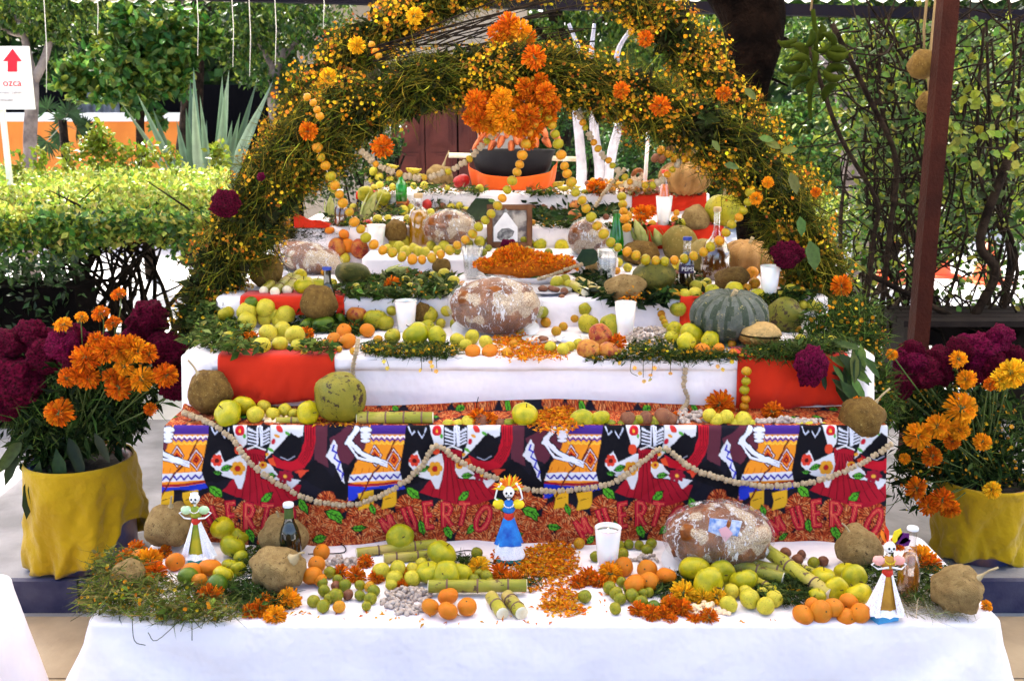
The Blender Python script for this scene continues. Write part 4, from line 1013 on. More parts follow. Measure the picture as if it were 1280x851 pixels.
def hang(label, T, pl, pr, pbl, pbr, mat='red_cloth', back=.10, seed=0, fold=.010, name='altar_cloth', proud=.017, top=.006):
    """cloth strip lying on tier T and hanging over its front edge; pbl / pbr = picture rows of the hem at left and right"""
    yf = T.y0-proud; x0, x1 = xat(pl, yf, T.z), xat(pr, yf, T.z); zl, zr = PY(pl, pbl, yf).z, PY(pr, pbr, yf).z
    nx_ = 40; V = []; rows = []
    prof = [(back, 0), (back*.6, 0), (back*.2, 0), (.004, 0), (-.004*0, -.003)]
    for i in range(nx_+1):
        u = i/nx_; x = x0+(x1-x0)*u; zb = zl+(zr-zl)*u+.004*math.sin(u*9+seed); col = []
        for (dy, dz) in prof[:4]: col.append((x, T.y0+dy, T.z+top+.0015*mnoise.noise(Vector((x*9, dy*20, seed)))))
        for a in (30, 60, 90): col.append((x, T.y0+.004-(proud+.004)*math.sin(R(a)), T.z+top-.012*(1-math.cos(R(a)))))
        nd_ = 12
        for k in range(1, nd_+1):
            q = k/nd_; z_ = (T.z+top-.012)+(zb-(T.z+top-.012))*q
            wv = fold*q*(mnoise.noise(Vector((u*6+q*1.5, seed, q)))*1.6+mnoise.noise(Vector((u*17, seed, q*2)))*.5)
            col.append((x+.004*q*math.sin(u*7), yf-.003-abs(wv)*1.3-.002*q, z_))
        V += col; m = len(col)
    V = np.array(V); i = np.arange(nx_)[:, None]*m+np.arange(m-1)[None]; i = i.ravel()
    Fc = np.stack([i, i+1, i+m+1, i+m], 1); o = np.array(((x0+x1)/2, T.y0, T.z))
    ob = mobj(name, npmesh(name, V-o, Fc, M[mat], True), None, o); md = ob.modifiers.new('thickness', 'SOLIDIFY'); md.thickness = .0015; md.offset = 1
    return tag(ob, label, 'cloth')
hang('bright red cloth square hanging left beside the green coconut', T3, 272, 418, 506, 500, seed=1)
hang('bright red cloth square hanging right under the cockscomb bloom', T3, 922, 1061, 517, 503, seed=2)
hang('red cloth under the cut sugarcane on the fourth step, left', T4, 300, 430, 398, 392, seed=3)
hang('red pleated cloth beside the striped squash on the fourth step', T4, 850, 905, 415, 415, seed=4, fold=.01)
hang('red cloth under the white candle glass on the fifth step', T5, 792, 905, 312, 312, seed=5)
hang('red cloth at the front of the top step below the big pumpkin', T6, 790, 883, 264, 263, seed=6)
hang('small red cloth corner seen past the left arch leg', T5, 368, 412, 268, 279, seed=7, fold=.008)
hang('small red cloth scrap on the top step behind the corn, left', T6, 445, 480, 250, 246, seed=8)

# ================================================================== PRINTED CLOTH (flat print as the cloth's own colour)
def make_print(top=False):
    S = 2; TW, TH = 276*S, 166*S; k = S/4.0            # source coordinates: 1103 x 660, cloth top = y 162
    img = np.zeros((TH, TW, 3), dtype=np.float32); img[:] = np.array(sl(22, 20, 32))
    yy, xx = np.mgrid[0:TH, 0:TW].astype(np.float32)
    def poly(pts, c, wrap=True):
        c = np.array(sl(*c))
        for sh in ((0, 1103, -1103) if wrap else (0,)):
            P = [((x+sh)*k, (y-162)*k) for x, y in pts]; xs_ = [p[0] for p in P]; ys_ = [p[1] for p in P]
            x0, x1 = max(0, int(min(xs_))-1), min(TW, int(max(xs_))+2); y0, y1 = max(0, int(min(ys_))-1), min(TH, int(max(ys_))+2)
            if x0 >= x1 or y0 >= y1: continue
            X, Y = xx[y0:y1, x0:x1]+.5, yy[y0:y1, x0:x1]+.5; ins = np.zeros(X.shape, bool)
            for i in range(len(P)):
                (ax, ay), (bx, by) = P[i], P[i-1]
                if ay == by: continue
                ins ^= ((ay > Y) != (by > Y)) & (X < (bx-ax)*(Y-ay)/(by-ay)+ax)
            img[y0:y1, x0:x1][ins] = c
    def line(pts, w_, c):
        for (ax, ay), (bx, by) in zip(pts[:-1], pts[1:]):
            d = math.hypot(bx-ax, by-ay) or 1; nx_, ny_ = -(by-ay)/d*w_/2, (bx-ax)/d*w_/2; ex, ey = (bx-ax)/d*w_*.25, (by-ay)/d*w_*.25
            poly([(ax+nx_-ex, ay+ny_-ey), (bx+nx_+ex, by+ny_+ey), (bx-nx_+ex, by-ny_+ey), (ax-nx_-ex, ay-ny_-ey)], c)
    def ell(cx, cy, rx, ry, c, rot=0, n=20):
        ca, sa = math.cos(rot), math.sin(rot)
        poly([(cx+rx*math.cos(t)*ca-ry*math.sin(t)*sa, cy+rx*math.cos(t)*sa+ry*math.sin(t)*ca) for t in np.linspace(0, 6.283, n, endpoint=False)], c)
    def leaf(cx, cy, L, a, c=(90, 175, 40)):
        d = (math.cos(a), math.sin(a)); n_ = (-d[1], d[0])
        def q(t, s_, g=1.0): return (cx+d[0]*L*t+n_[0]*L*s_*g, cy+d[1]*L*t+n_[1]*L*s_*g)
        for g_, cc in ((1.25, (15, 25, 15)), (1.0, c)):
            poly([q(-.5*g_, 0), q(-.25, .22, g_), q(.1, .24, g_), q(.5*g_, 0), q(.15, -.24, g_), q(-.25, -.2, g_)], cc)
        line([q(-.5, 0), q(.45, 0)], 5, (25, 60, 20))
        for t in (-.25, 0, .22):
            line([q(t, 0), q(t+.12, .14)], 4, (30, 75, 20)); line([q(t, 0), q(t+.12, -.14)], 4, (30, 75, 20))
    def mari(cx, cy, r):
        ell(cx, cy, r*1.02, r*.98, (96, 18, 12), n=28)
        rr_ = random.Random(int(cx*7+cy))
        for ring, (q, L_) in enumerate(((.86, .22), (.66, .2), (.46, .18), (.27, .15), (.1, .1))):
            m = int(2*math.pi*r*q/13)+3
            for i in range(m):
                a = 2*math.pi*(i+.5*(ring % 2))/m+rr_.random()*.08; x, y = cx+r*q*math.cos(a), cy+r*q*math.sin(a); L2 = r*L_*.75
                c = rr_.choice(((205, 88, 38), (222, 118, 60), (170, 60, 28), (228, 150, 90)))
                line([(x-L2*math.cos(a)*.6, y-L2*math.sin(a)*.6), (x+L2*math.cos(a)*.6, y+L2*math.sin(a)*.6)], 6.5, c)
    mar = [(130, 650, 78), (20, 560, 62), (30, 735, 80), (270, 672, 62), (240, 770, 70), (405, 600, 80), (560, 745, 66), (450, 770, 60), (670, 650, 78), (800, 640, 85), (720, 790, 60), (835, 800, 66), (960, 790, 60), (930, 640, 70), (1080, 740, 82), (1060, 570, 74), (350, 800, 60), (150, 800, 60), (340, 695, 62), (185, 715, 60), (625, 705, 62), (745, 722, 60), (885, 705, 62), (1000, 700, 62), (495, 650, 60), (60, 800, 56), (1010, 620, 56), (600, 620, 58), (80, 700, 54), (470, 700, 52), (960, 740, 50), (200, 630, 52), (1090, 660, 56), (560, 800, 54)]
    MR, BK, W_ = (150, 12, 40), (14, 12, 20), (222, 220, 225)
    if top: mar = [(x, y, 72) for x, y in ((60, 200), (190, 230), (330, 195), (470, 240), (610, 200), (750, 235), (890, 200), (1020, 240), (60, 330), (200, 350), (350, 325), (480, 370), (620, 330), (760, 360), (900, 325), (1030, 365), (120, 460), (270, 470), (420, 465), (560, 470), (700, 460), (840, 470), (980, 460))]
    for m_ in mar: mari(*m_)
    if top:
        for l in ((130, 290, 70, .4), (400, 280, 70, 1.4), (540, 300, 60, -.4), (830, 290, 70, .9), (960, 420, 60, 2), (300, 410, 60, -.8), (680, 410, 60, .2)): leaf(*l)
        return img.reshape(TH//S, S, TW//S, S, 3).mean((1, 3))*.8
    # cape and black clothing of the walking figures
    poly([(-40, 230), (60, 170), (210, 160), (215, 200), (150, 300), (90, 380), (0, 330)], (92, 40, 55)); poly([(975, 162), (1055, 162), (1050, 300), (1060, 380), (980, 345)], (92, 42, 55))
    # green-bordered black zone
    poly([(985, 340), (1040, 380), (1103, 450), (1150, 520), (1060, 500), (960, 470), (890, 430), (920, 380)], BK)
    poly([(60, 380), (120, 300), (90, 450), (55, 560), (0, 540), (-30, 480), (0, 380)], BK)
    # skirt figure
    poly([(185, 162), (400, 162), (372, 300), (362, 400), (372, 470), (330, 500), (200, 500), (65, 460), (105, 365), (160, 280)], (238, 145, 35))
    poly([(190, 162), (398, 162), (385, 240), (200, 240)], (70, 40, 130)); poly([(195, 205), (390, 205), (380, 262), (190, 262)], (232, 150, 40))
    for yb, c in ((218, (235, 235, 240)), (232, (60, 40, 150)), (252, (245, 190, 60))):
        line([(195+i*15, yb+(8 if i % 2 else -6)) for i in range(14)], 8, c)
    for (cx, cy) in ((215, 325), (322, 342)):
        for s_, c in ((74, (120, 25, 25)), (64, W_), (56, (150, 25, 25)), (44, (235, 140, 35)), (34, (190, 45, 25)), (18, (60, 15, 15)), (9, (210, 90, 30))):
            poly([(cx, cy-s_*.95), (cx+s_*.62, cy-s_*.1), (cx+s_*.1, cy+s_*.85), (cx-s_*.62, cy+s_*.1)], c)
    for i in range(7): line([(110+i*38, 385), (92+i*42, 432)], 4, (200, 100, 20))
    poly([(78, 420), (366, 405), (370, 452), (68, 462)], W_)
    line([(80+i*20, 440-(i*.8)+(11 if i % 2 else -9)) for i in range(15)], 9, (45, 30, 150)); line([(70, 474-0), (160, 478), (260, 474), (368, 462)], 12, (160, 20, 40))
    poly([(66, 478), (160, 486), (262, 482), (370, 470), (385, 492), (330, 512), (215, 500), (140, 512), (100, 555), (66, 560)], (35, 55, 190))
    for bx in (0, 130):
        poly([(118+bx, 520), (205+bx, 505), (205+bx, 570), (190+bx, 600), (118+bx, 615), (128+bx, 565)], (228, 172, 35)); line([(140+bx, 560), (185+bx, 545)], 4, (60, 40, 10))
    line([(330, 235), (280, 340), (200, 420), (118, 575)], 9, (90, 20, 25))
    for c, ex in ((BK, 12), ((232, 232, 245), 0)):
        line([(118, 178), (72, 235), (60, 255)], 26+ex, c); line([(80, 248), (140, 305), (215, 345)], 24+ex, c); line([(66, 255), (120, 330), (205, 350)], 12+ex*.6, c)
        for i in range(4): ell(165, 185+i*18, 34-i*3+ex/3, 9+ex/4, c)
        ell(225, 345, 30+ex/2, 17+ex/2, c, .4)
        for i in range(4): line([(240, 338+i*9), (285, 352+i*9)], 7+ex*.4, c)
    # sash with blue zigzag
    poly([(1090, 232), (1112, 262), (1105, 300), (1140, 390), (1150, 468), (1130, 440), (1100, 370), (1045, 322)], W_)
    line([(1092, 262), (1082, 290), (1106, 300), (1092, 330), (1124, 350), (1112, 385), (1142, 410), (1134, 440)], 9, (45, 45, 180))
    # red-dress figure
    poly([(395, 162), (610, 162), (600, 280), (560, 330), (520, 440), (430, 470), (370, 460), (355, 400), (372, 290)], BK)
    line([(405, 175), (425, 205), (440, 190)], 6, (200, 205, 225)); line([(462, 190), (480, 225), (505, 180)], 6, (200, 205, 225))
    poly([(590, 280), (705, 290), (690, 400), (680, 445), (830, 470), (905, 480), (880, 560), (750, 605), (640, 580), (465, 515), (530, 440), (590, 380)], (165, 18, 38))
    for i in range(9): line([(600+i*12, 300+i*3), (530+i*44, 585-abs(i-4)*10)], 4, (95, 8, 20))
    poly([(928, 162), (985, 162), (988, 235), (970, 320), (925, 385), (850, 402), (765, 385), (742, 318), (800, 348), (870, 340), (905, 290), (930, 225)], (185, 18, 38))
    for i in range(5): line([(938+i*10, 170), (940+i*9, 270), (890+i*8, 350+i*6)], 3.5, (100, 8, 22))
    ell(840, 268, 72, 85, BK); line([(790, 330), (830, 345), (870, 325)], 4, (180, 180, 200))
    for i in range(3): ell(852, 200+i*3, 60, 8, (30, 26, 38))
    # shirt front with flowers, ribs
    poly([(520, 162), (610, 162), (600, 260), (560, 300), (545, 240)], W_); ell(565, 190, 26, 22, (200, 25, 40)); ell(560, 285, 22, 30, (215, 70, 40)); ell(590, 215, 8, 14, (80, 160, 50)); ell(565, 190, 8, 7, (240, 190, 60))
    poly([(735, 162), (920, 162), (915, 215), (890, 225), (850, 195), (760, 290), (705, 340), (735, 250)], W_)
    for (cx, cy, rx, ry, c) in ((785, 182, 22, 12, (205, 50, 45)), (830, 200, 14, 8, (90, 170, 60)), (750, 245, 12, 16, (190, 25, 45)), (735, 290, 18, 8, (90, 165, 50)), (770, 215, 16, 9, (225, 150, 40)), (715, 315, 10, 12, (225, 150, 40))): ell(cx, cy, rx, ry, c, .5)
    poly([(600, 165), (735, 165), (725, 275), (640, 280), (605, 250)], BK)
    for i in range(5):
        line([(612, 182+i*18), (660, 196+i*17), (664, 172+i*18)], 8, (225, 225, 238)); line([(728, 182+i*16), (690, 196+i*17), (688, 176+i*17)], 8, (225, 225, 238))
    line([(676, 165), (684, 270)], 11, (225, 225, 238)); line([(605, 285), (650, 270), (705, 290)], 8, (230, 225, 225))
    # white shawl ends with flowers
    poly([(452, 290), (480, 352), (590, 305), (602, 370), (588, 455), (572, 505), (555, 500), (530, 445), (470, 430), (405, 370), (408, 335)], W_)
    for (cx, cy, r_, c1, c2) in ((438, 345, 34, (215, 60, 40), (90, 15, 15)), (552, 388, 44, (225, 155, 40), (170, 30, 30))):
        for i in range(6): ell(cx+r_*.55*math.cos(i*1.047), cy+r_*.55*math.sin(i*1.047), r_*.42, r_*.42, c1)
        ell(cx, cy, r_*.35, r_*.35, c2)
    leaf(490, 385, 60, -.3, (80, 165, 50)); leaf(440, 412, 50, .2, (80, 165, 50))
    poly([(668, 352), (730, 368), (778, 430), (905, 452), (845, 505), (820, 462), (750, 452), (690, 442), (664, 402)], W_)
    for i in range(8): ell(815+30*math.cos(i*.785), 432+22*math.sin(i*.785), 17, 12, (150, 18, 45), i*.785)
    ell(815, 432, 12, 9, (235, 170, 60)); ell(690, 372, 22, 20, (225, 155, 40)); ell(690, 372, 8, 8, (160, 30, 30)); leaf(733, 432, 60, -.05, (90, 175, 55))
    poly([(720, 340), (748, 330), (765, 380), (730, 372)], (225, 80, 40)); ell(902, 405, 34, 12, (205, 50, 38), -.1); poly([(880, 400), (950, 395), (900, 440)], (215, 70, 45))
    # leaves
    for l in ((430, 518, 95, .75), (712, 547, 78, -.75), (200, 612, 62, 1.2), (475, 716, 80, 1.35), (622, 748, 86, 1.15), (752, 738, 70, 2.3), (915, 592, 90, 1.0), (1095, 632, 105, .35), (122, 712, 74, .1), (12, 655, 60, 1.0), (1010, 760, 80, -.3), (330, 770, 60, -.6)): leaf(*l)
    # MUERTO
    letters = [[[(242, 676), (285, 758)], [(245, 680), (302, 728)], [(300, 728), (284, 652)], [(288, 655), (332, 728)]],
               [[(368, 614), (395, 690), (412, 722), (436, 722), (434, 690), (402, 602)]],
               [[(490, 580), (504, 712)], [(486, 582), (532, 578)], [(497, 648), (528, 644)], [(500, 714), (538, 708)]],
               [[(596, 580), (598, 710)], [(596, 582), (628, 588), (638, 612), (628, 640), (600, 648)], [(606, 648), (640, 708)]],
               [[(720, 588), (694, 712)], [(690, 584), (746, 586)]],
               [[(820+34*math.cos(t)-22*math.sin(t), 676+66*math.sin(t)) for t in np.linspace(0, 6.5, 20)]]]
    for w_, c in ((34, (60, 8, 14)), (28, (190, 22, 48)), (8, (245, 125, 85)), (3.5, (190, 22, 48))):
        for L_ in letters:
            for st in L_: line(st, w_, c)
    img2 = img.reshape(TH//S, S, TW//S, S, 3).mean((1, 3)); return img2*.85
PRINT = make_print(); PRINT_TOP = make_print(True)
M['print'] = None
m, nt_, p, o_ = newmat('printed_cotton'); at_ = nd(nt_, 'ShaderNodeAttribute', attribute_name='Col'); nt_.links.new(at_.outputs[0], p.inputs[0]); p.inputs['Roughness'].default_value = .85; p.inputs['Specular IOR Level'].default_value = .15
bump(nt_, p, noisen(nt_, 30, 4).outputs[0], .25, .01); M['print'] = m
def printed_cloth():
    yf = T2.y0-.02; zt = T2.z+.002
    x0, x1 = xat(205, yf, zt), xat(1110, yf, zt); W = x1-x0
    px_w = (1110-205); nu = 900; per_u = px_w/246.2/nu         # tiles per column
    nb, nf = 34, 150
    us = np.arange(nu+1); V = np.zeros((nu+1, nb+nf+1, 3)); C = np.zeros((nu+1, nb+nf+1, 3))
    th = PRINT.shape[0]; tw = PRINT.shape[1]
    zb_l = PY(190, 668, yf).z
    for i in range(nu+1):
        u = i/nu; x = x0+W*u; pxx = 205+px_w*u
        tx = ((pxx-420)*4.48 % 1103)/4; ci = int(tx) % tw
        # rear upstand: cloth is pulled up a little against the white step behind (higher near the middle)
        up = .022*math.exp(-((pxx-690)/150)**2)+.006+.01*math.exp(-((pxx-240)/60)**2)
        lean = .012*mnoise.noise(Vector((u*9, 0, 0)))+.02*mnoise.noise(Vector((u*3.3, 5, 0)))
        for k in range(nb+1):
            q = k/nb; y = T2.y1-.012+(yf+.012-(T2.y1-.012))*q; z = zt+(up*(1-q/.12) if q < .12 else 0)+.0015*mnoise.noise(Vector((x*20, y*20, 0)))
            V[i, k] = (x, y, z); C[i, k] = PRINT_TOP[min(th-1, 4+int((nb-k)*1.9)), ci]
        for k in range(1, nf+1):
            q = k/nf; a = min(1, q/.04); s_ = q*(.842-.50)*1.03
            y = yf+.012-.012*math.sin(a*math.pi/2)-(.018*lean/.02)*q-.010*q; dz = max(0, s_-.006)
            z = zt-.006*(1-math.cos(a*math.pi/2))-dz
            xs_ = x-(.028*q*(1-u)**6)+.012*q*u**10
            y -= .013*q*(math.sin(u*23+1.2*math.sin(u*9)+q*2.5)+.6*math.sin(u*51+2))+.010*q*abs(mnoise.noise(Vector((u*16+q*2, q*2.2, 3))))*3
            V[i, nb+k] = (xs_, y, z); C[i, nb+k] = PRINT[min(th-1, int(q*th*.985)), ci]
    m_ = nb+nf+1; i = (np.arange(nu)[:, None]*m_+np.arange(m_-1)[None]).ravel(); Fc = np.stack([i, i+1, i+m_+1, i+m_], 1)
    o = np.array(((x0+x1)/2, T2.y0, T2.z)); me = npmesh('printed_cloth', V.reshape(-1, 3)-o, Fc, M['print'], True, C.reshape(-1, 3))
    ob = mobj('printed_cloth', me, None, o); tag(ob, 'black and red cotton cloth printed with skeleton figures, marigolds and lettering', 'cloth')
printed_cloth()
# ================================================================== FLOWER ARCHES
YA, YB = 3.5, 4.25
def ragged(A, T_, off, rad):
    nz = np.array([mnoise.noise(Vector(p)*7)+.5*mnoise.noise(Vector(p)*15) for p in A]); c = A-off*0
    A = A+off*(rad.mean()*.55*nz[:, None]); keep = nz+rng.random(len(A))*.5 > -.08
    return A[keep], keep
def arch(label, pts, Y, rad_px, nsp, nfl, name='flower_arch', seed=0, flsz=.013):
    base = PY(640, 420, Y); base.z = .12
    t = thing(name, label, 'arch', base); o = np.array(base)
    P3 = [PY(x, y, Y+dy) for x, y, dy in pts]; path = smooth_path(P3, 5)
    rad = np.interp(np.linspace(0, 1, len(path)), np.linspace(0, 1, len(pts)), np.array(rad_px)*Y/F)
    pa = np.array([p[:] for p in path])
    mb = MB()
    for dx, dz in ((.0, .0), (.03, .02), (-.03, -.02)):
        mb.tube([Vector(p)-base+Vector((dx, .0, dz)) for p in path], .011, 6)
    # legs down to the step
    for e in (path[0], path[-1]): mb.tube([e-base, Vector((e.x-base.x, 0, 0))], .013, 6)
    mb.build('cane_frame', M['twig'], t)
    packs = []
    A, T_, off = along(pa, nsp, rad); A, q_ = ragged(A, T_, off, rad); T_ = T_[q_]; off = off[q_]; nsp = len(A); D = T_*rng.choice([-1, 1], (nsp, 1))*.75+off*.8+rdir(nsp)*.7; D[:, 2] -= .2
    packs.append(sprigs_np(A-unit(D)*.04, D, .05+.10*rng.random(nsp), .0030, vary(((.09, .11, .007), (.17, .16, .014), (.035, .045, .004), (.24, .18, .015)), nsp, .45), .25))
    n = nsp//2; A, T_, off = along(pa, n, rad*.95); packs.append(leaves_np(A, .012+.02*rng.random(n), vary(((.05, .08, .012), (.10, .12, .02), (.03, .05, .01)), n, .3), asp=.3))
    n = nsp//3; A, T_, off = along(pa, n, rad*.6); packs.append(leaves_np(A, .05+.03*rng.random(n), vary(((.025, .035, .008), (.04, .04, .012)), n, .3), asp=.5))
    cloud('greenery', packs, M['herb'], t, origin=o)
    n = int(nfl*1.25); A, T_, off = along(pa, n, rad); A, q_ = ragged(A, T_, off, rad); T_ = T_[q_]; off = off[q_]; n = len(A); r2 = A+off*rad.mean()*.28; r2[:, 1] -= .25*rad.mean()*rng.random(n)
    N = off*.8+rdir(n)*.7; N[:, 1] -= .6
    # small blossoms come in drifts
    keep = np.array([mnoise.noise(Vector(p)*6.5+Vector((seed, 0, 0)))+mnoise.noise(Vector(p)*17)*.6 for p in r2])+rng.random(n)*.4 > (.24 if Y < 4 else .04)
    r2, N = r2[keep], N[keep]; n = len(r2)
    cloud('small_blossoms', [blossoms_np(r2, flsz*(.5+.8*rng.random(n)), vary(((.62, .35, .008), (.60, .27, .006), (.48, .15, .005), (.64, .42, .02), (.28, .09, .01), (.36, .20, .01)), n, .35), N=N, petals=4, cup=.6)], M['petal'], t, origin=o)
    return t
inner = [(243, 415, -.05), (262, 365, 0), (292, 305, 0), (330, 250, 0), (368, 198, 0), (418, 156, 0), (480, 124, 0), (550, 100, 0), (620, 92, 0), (690, 96, 0), (755, 110, 0), (815, 132, 0), (870, 156, 0), (916, 186, 0), (950, 228, 0), (982, 275, 0), (1012, 325, 0), (1042, 380, 0), (1064, 445, -.1)]
arch('front flower arch of dark marigold herb spanning the altar', inner, YA, [24, 34, 42, 42, 44, 44, 38, 32, 28, 28, 31, 34, 37, 38, 35, 33, 31, 29, 22], 27000, 14500, seed=1, flsz=.0115)
outer = [(315, 300, 0), (345, 225, 0), (378, 152, 0), (420, 92, 0), (475, 42, 0), (540, 2, 0), (612, -28, 0), (690, -40, 0), (760, -24, 0), (822, 22, 0), (872, 82, 0), (915, 145, 0), (955, 205, 0), (1000, 270, 0)]
arch('taller rear flower arch rising above the front one', outer, YB, [26, 32, 33, 34, 32, 30, 30, 30, 30, 30, 32, 36, 36, 28], 17000, 11500, seed=5, flsz=.015)
# bare sticks bridging the two arches
st = thing('stick_bundle', 'bare cane sticks bridging the two flower arches at the upper left', 'sticks', PY(560, 60, 3.8)); so_ = st.location.copy()
for k_ in range(26):
    x, y = random.uniform(470, 720), 0; a = PY(random.uniform(450, 560), random.uniform(55, 85), YA+random.uniform(0, .4)); b = PY(random.uniform(600, 760), random.uniform(-5, 62), YB-random.uniform(0, .3))
    mb = MB(); m_ = (a+b)*.5+Vector((0, 0, random.uniform(-.02, .04))); mb.tube(smooth_path([a-so_, m_-so_, b-so_], 3), random.uniform(.0015, .0035), 5); mb.build('stick', M['twig'], st)

# big marigold bunches and single heads on the arches: (x, y, r, kind, Y, label)
for x, y, r, kd, Y, lab in (
    (518, 20, 10, 'yellow', YB-.22, 'flat yellow marigold head at the top left of the rear arch'), (446, 57, 10, 'yellow', YB-.2, 'yellow marigold head on the left shoulder of the rear arch'),
    (411, 97, 11, 'yellow', YB-.2, 'yellow marigold head just below another on the left rear arch'), (469, 64, 5, 'orange', YB-.24, 'tiny orange bloom among the bare sticks'),
    (777, 113, 10, 'orange', YA-.17, 'orange marigold head above the middle whitewashed trunk'), (826, 133, 12, 'orange', YA-.17, 'large orange marigold head on the right side of the front arch'),
    (807, 49, 9, 'orange', YB-.2, 'orange marigold head high on the right of the rear arch'), (904, 117, 9, 'orange', YB-.22, 'orange marigold head against the dark trunk'),
    (478, 184, 13, 'orange', YA-.18, 'ragged orange marigold hanging under the left side of the front arch'), (385, 164, 11, 'orange', YA-.19, 'orange marigold head on the outer left of the front arch'),
    (1052, 357, 13, 'orange', YA-.2, 'orange marigold head on the right arch foot'), (668, 72, 14, 'orange', YA-.14, 'orange marigold head tied at the very centre of the front arch'),
    (1020, 240, 6, 'orange', YA-.17, 'small orange bloom on the right leg of the front arch'), (945, 248, 8, 'gold', YA-.18, 'golden bloom low on the right leg of the arch'), (960, 228, 7, 'gold', YA-.18, 'golden bloom right of another on the right arch leg')):
    marigold(lab, PY(x, y, Y), r*Y/F, (random.uniform(-.4, .4), -1, random.uniform(-.2, .4)), kd)
def bunch(label, blobs, Y, kinds):
    c0 = PY(blobs[0][0], blobs[0][1], Y); t = thing('marigold_bunch', label, 'flowers', c0)
    for x, y, r in blobs:
        f = Vector((random.uniform(-.5, .5), -1, random.uniform(-.4, .5))).normalized(); q = (f.to_track_quat('Z', 'Y') @ Matrix.Rotation(random.random()*6, 4, 'Z').to_quaternion()).to_euler()
        mobj('marigold_head', random.choice(HEAD[random.choice(kinds)]), t, PY(x, y, Y+random.uniform(-.04, .04))-c0, q, r*Y/F)
    return t
bunch('big orange marigold bunch hanging high at the centre between the arches', [(622, 42, 12), (636, 30, 13), (650, 38, 13), (628, 52, 12), (645, 52, 12), (660, 46, 10), (638, 42, 13)], YA+.1, ('orange', 'gold'))
bunch('left half of the large marigold mass hanging above the bowl', [(596, 140, 14), (608, 128, 14), (622, 136, 15), (600, 152, 14), (614, 153, 15), (630, 150, 14), (612, 143, 14), (642, 138, 14), (594, 126, 12), (628, 122, 12), (640, 156, 13), (588, 146, 10)], YA-.12, ('orange', 'gold'))
bunch('right half of the large marigold mass hanging above the bowl', [(655, 128, 14), (668, 116, 14), (660, 145, 15), (676, 132, 14), (650, 158, 14), (666, 160, 14), (682, 116, 12), (690, 130, 12), (662, 178, 9), (684, 146, 12), (656, 108, 11), (676, 100, 9)], YA-.12, ('orange',))
cockscomb('dark magenta cockscomb bloom on the outer left arch leg', PY(282, 254, YA-.18), 18*YA/F*1.05, k=0)
cockscomb('purple-red cockscomb bloom low on the right arch leg', PY(984, 318, YA-.16), 19*YA/F, k=0)
cockscomb('small pink cockscomb scrap on the left arch leg', PY(326, 221, YA-.19), 6*YA/F, k=2)
# broad single leaves tucked into the right arch leg
for i, (x, y, L_, a) in enumerate(((988, 215, 30, 1.3), (975, 190, 22, -.2), (905, 205, 20, .3), (955, 175, 24, .5), (1012, 300, 40, 1.4), (930, 110, 22, .8), (890, 175, 18, 1.0), (948, 172, 20, .2), (1000, 270, 26, 1.5), (610, 250, 10, .2))):
    Y = YA-.2; c, s_ = atY(x, y, Y); n = 1
    d = np.array([[math.cos(a), -.25, -math.sin(a)]]); V, Fc, C = bigleaves_np(np.zeros((1, 3)), L_*s_, vary(((.16, .22, .03), (.10, .17, .03)), 1, .2), D=d, N=np.array([[.2, -.9, .5]]), asp=.6)
    o = mobj('broad_leaf', npmesh('broad_leaf', V, Fc, M['leaf'], True, C), None, c); tag(o, ('light green leaf hanging from the lower right arch leg', 'small light leaf high on the right arch leg', 'flat leaf on the inner side of the right arch leg', 'leaf beside the black trunk on the right arch leg', 'largest drooping dark leaf at the bottom of the right arch', 'leaf near the top right of the front arch', 'narrow leaf above the top pumpkin', 'pale leaf in the middle of the right arch leg', 'long leaf on the outer edge of the right arch leg', 'tiny leaf scrap beside the hanging fruit loop')[i], 'leaf', 'broad leaves in the arch')

# ---------------------------------------------------------------- strings of hawthorn fruit and peanuts
def garland(label, pts, r, Y, kinds='b', group=None, name='fruit_garland', gap=1.95, ys=None):
    """beads threaded along picture points at depth Y (or per-point depth)"""
    P = [PY(p[0], p[1], p[2] if len(p) > 2 else Y) for p in pts]; path = smooth_path(P, 8); c0 = path[0]
    t = thing(name, label, 'garland', c0, group=group)
    s_ = Y/F; L_ = [0]
    for a, b in zip(path[:-1], path[1:]): L_.append(L_[-1]+(b-a).length)
    pos = 0; i = 0; k = 0; mb = MB(); mb.tube([p-c0 for p in path], .0012, 4); mb.build('thread', M['cord'], t)
    while pos < L_[-1]:
        kd = kinds[k % len(kinds)]; rr = r*s_*random.uniform(.88, 1.12); half = rr*(.95 if kd == 'b' else 1.22)
        pos += half
        while i < len(L_)-2 and L_[i+1] < pos: i += 1
        f = min(1, max(0, (pos-L_[i])/max(1e-6, L_[i+1]-L_[i]))); c = path[i].lerp(path[i+1], f)-c0; d = (path[i+1]-path[i]).normalized()
        q = d.to_track_quat('Z', 'Y')
        if kd == 'b': mobj('hawthorn_fruit', FR['bead'], t, c+Vector((random.gauss(0, rr*.1), random.gauss(0, rr*.1), random.gauss(0, rr*.1))), (q @ Matrix.Rotation(random.random()*6, 4, 'Z').to_quaternion()).to_euler(), rr)
        else:
            q2 = q @ Matrix.Rotation(random.uniform(-.25, .25), 4, 'X').to_quaternion(); ln = random.uniform(1.12, 1.32)
            mobj('peanut', FR['peanut'], t, c+Vector((random.gauss(0, rr*.1), 0, random.gauss(0, rr*.12))), q2.to_euler(), (rr*2.2, rr*2.2, rr*ln)); half *= 1.0
        pos += half*(.98 if kd == 'b' else 1.0); k += 1
    return t
garland('long loop of hawthorn fruit hanging from the arch centre down to the left', [(672, 135), (661, 165), (652, 195), (641, 225), (618, 262), (590, 293), (562, 313), (525, 325), (492, 318), (462, 302), (438, 268), (418, 232), (400, 195), (396, 184)], 6.6, YA-.12)
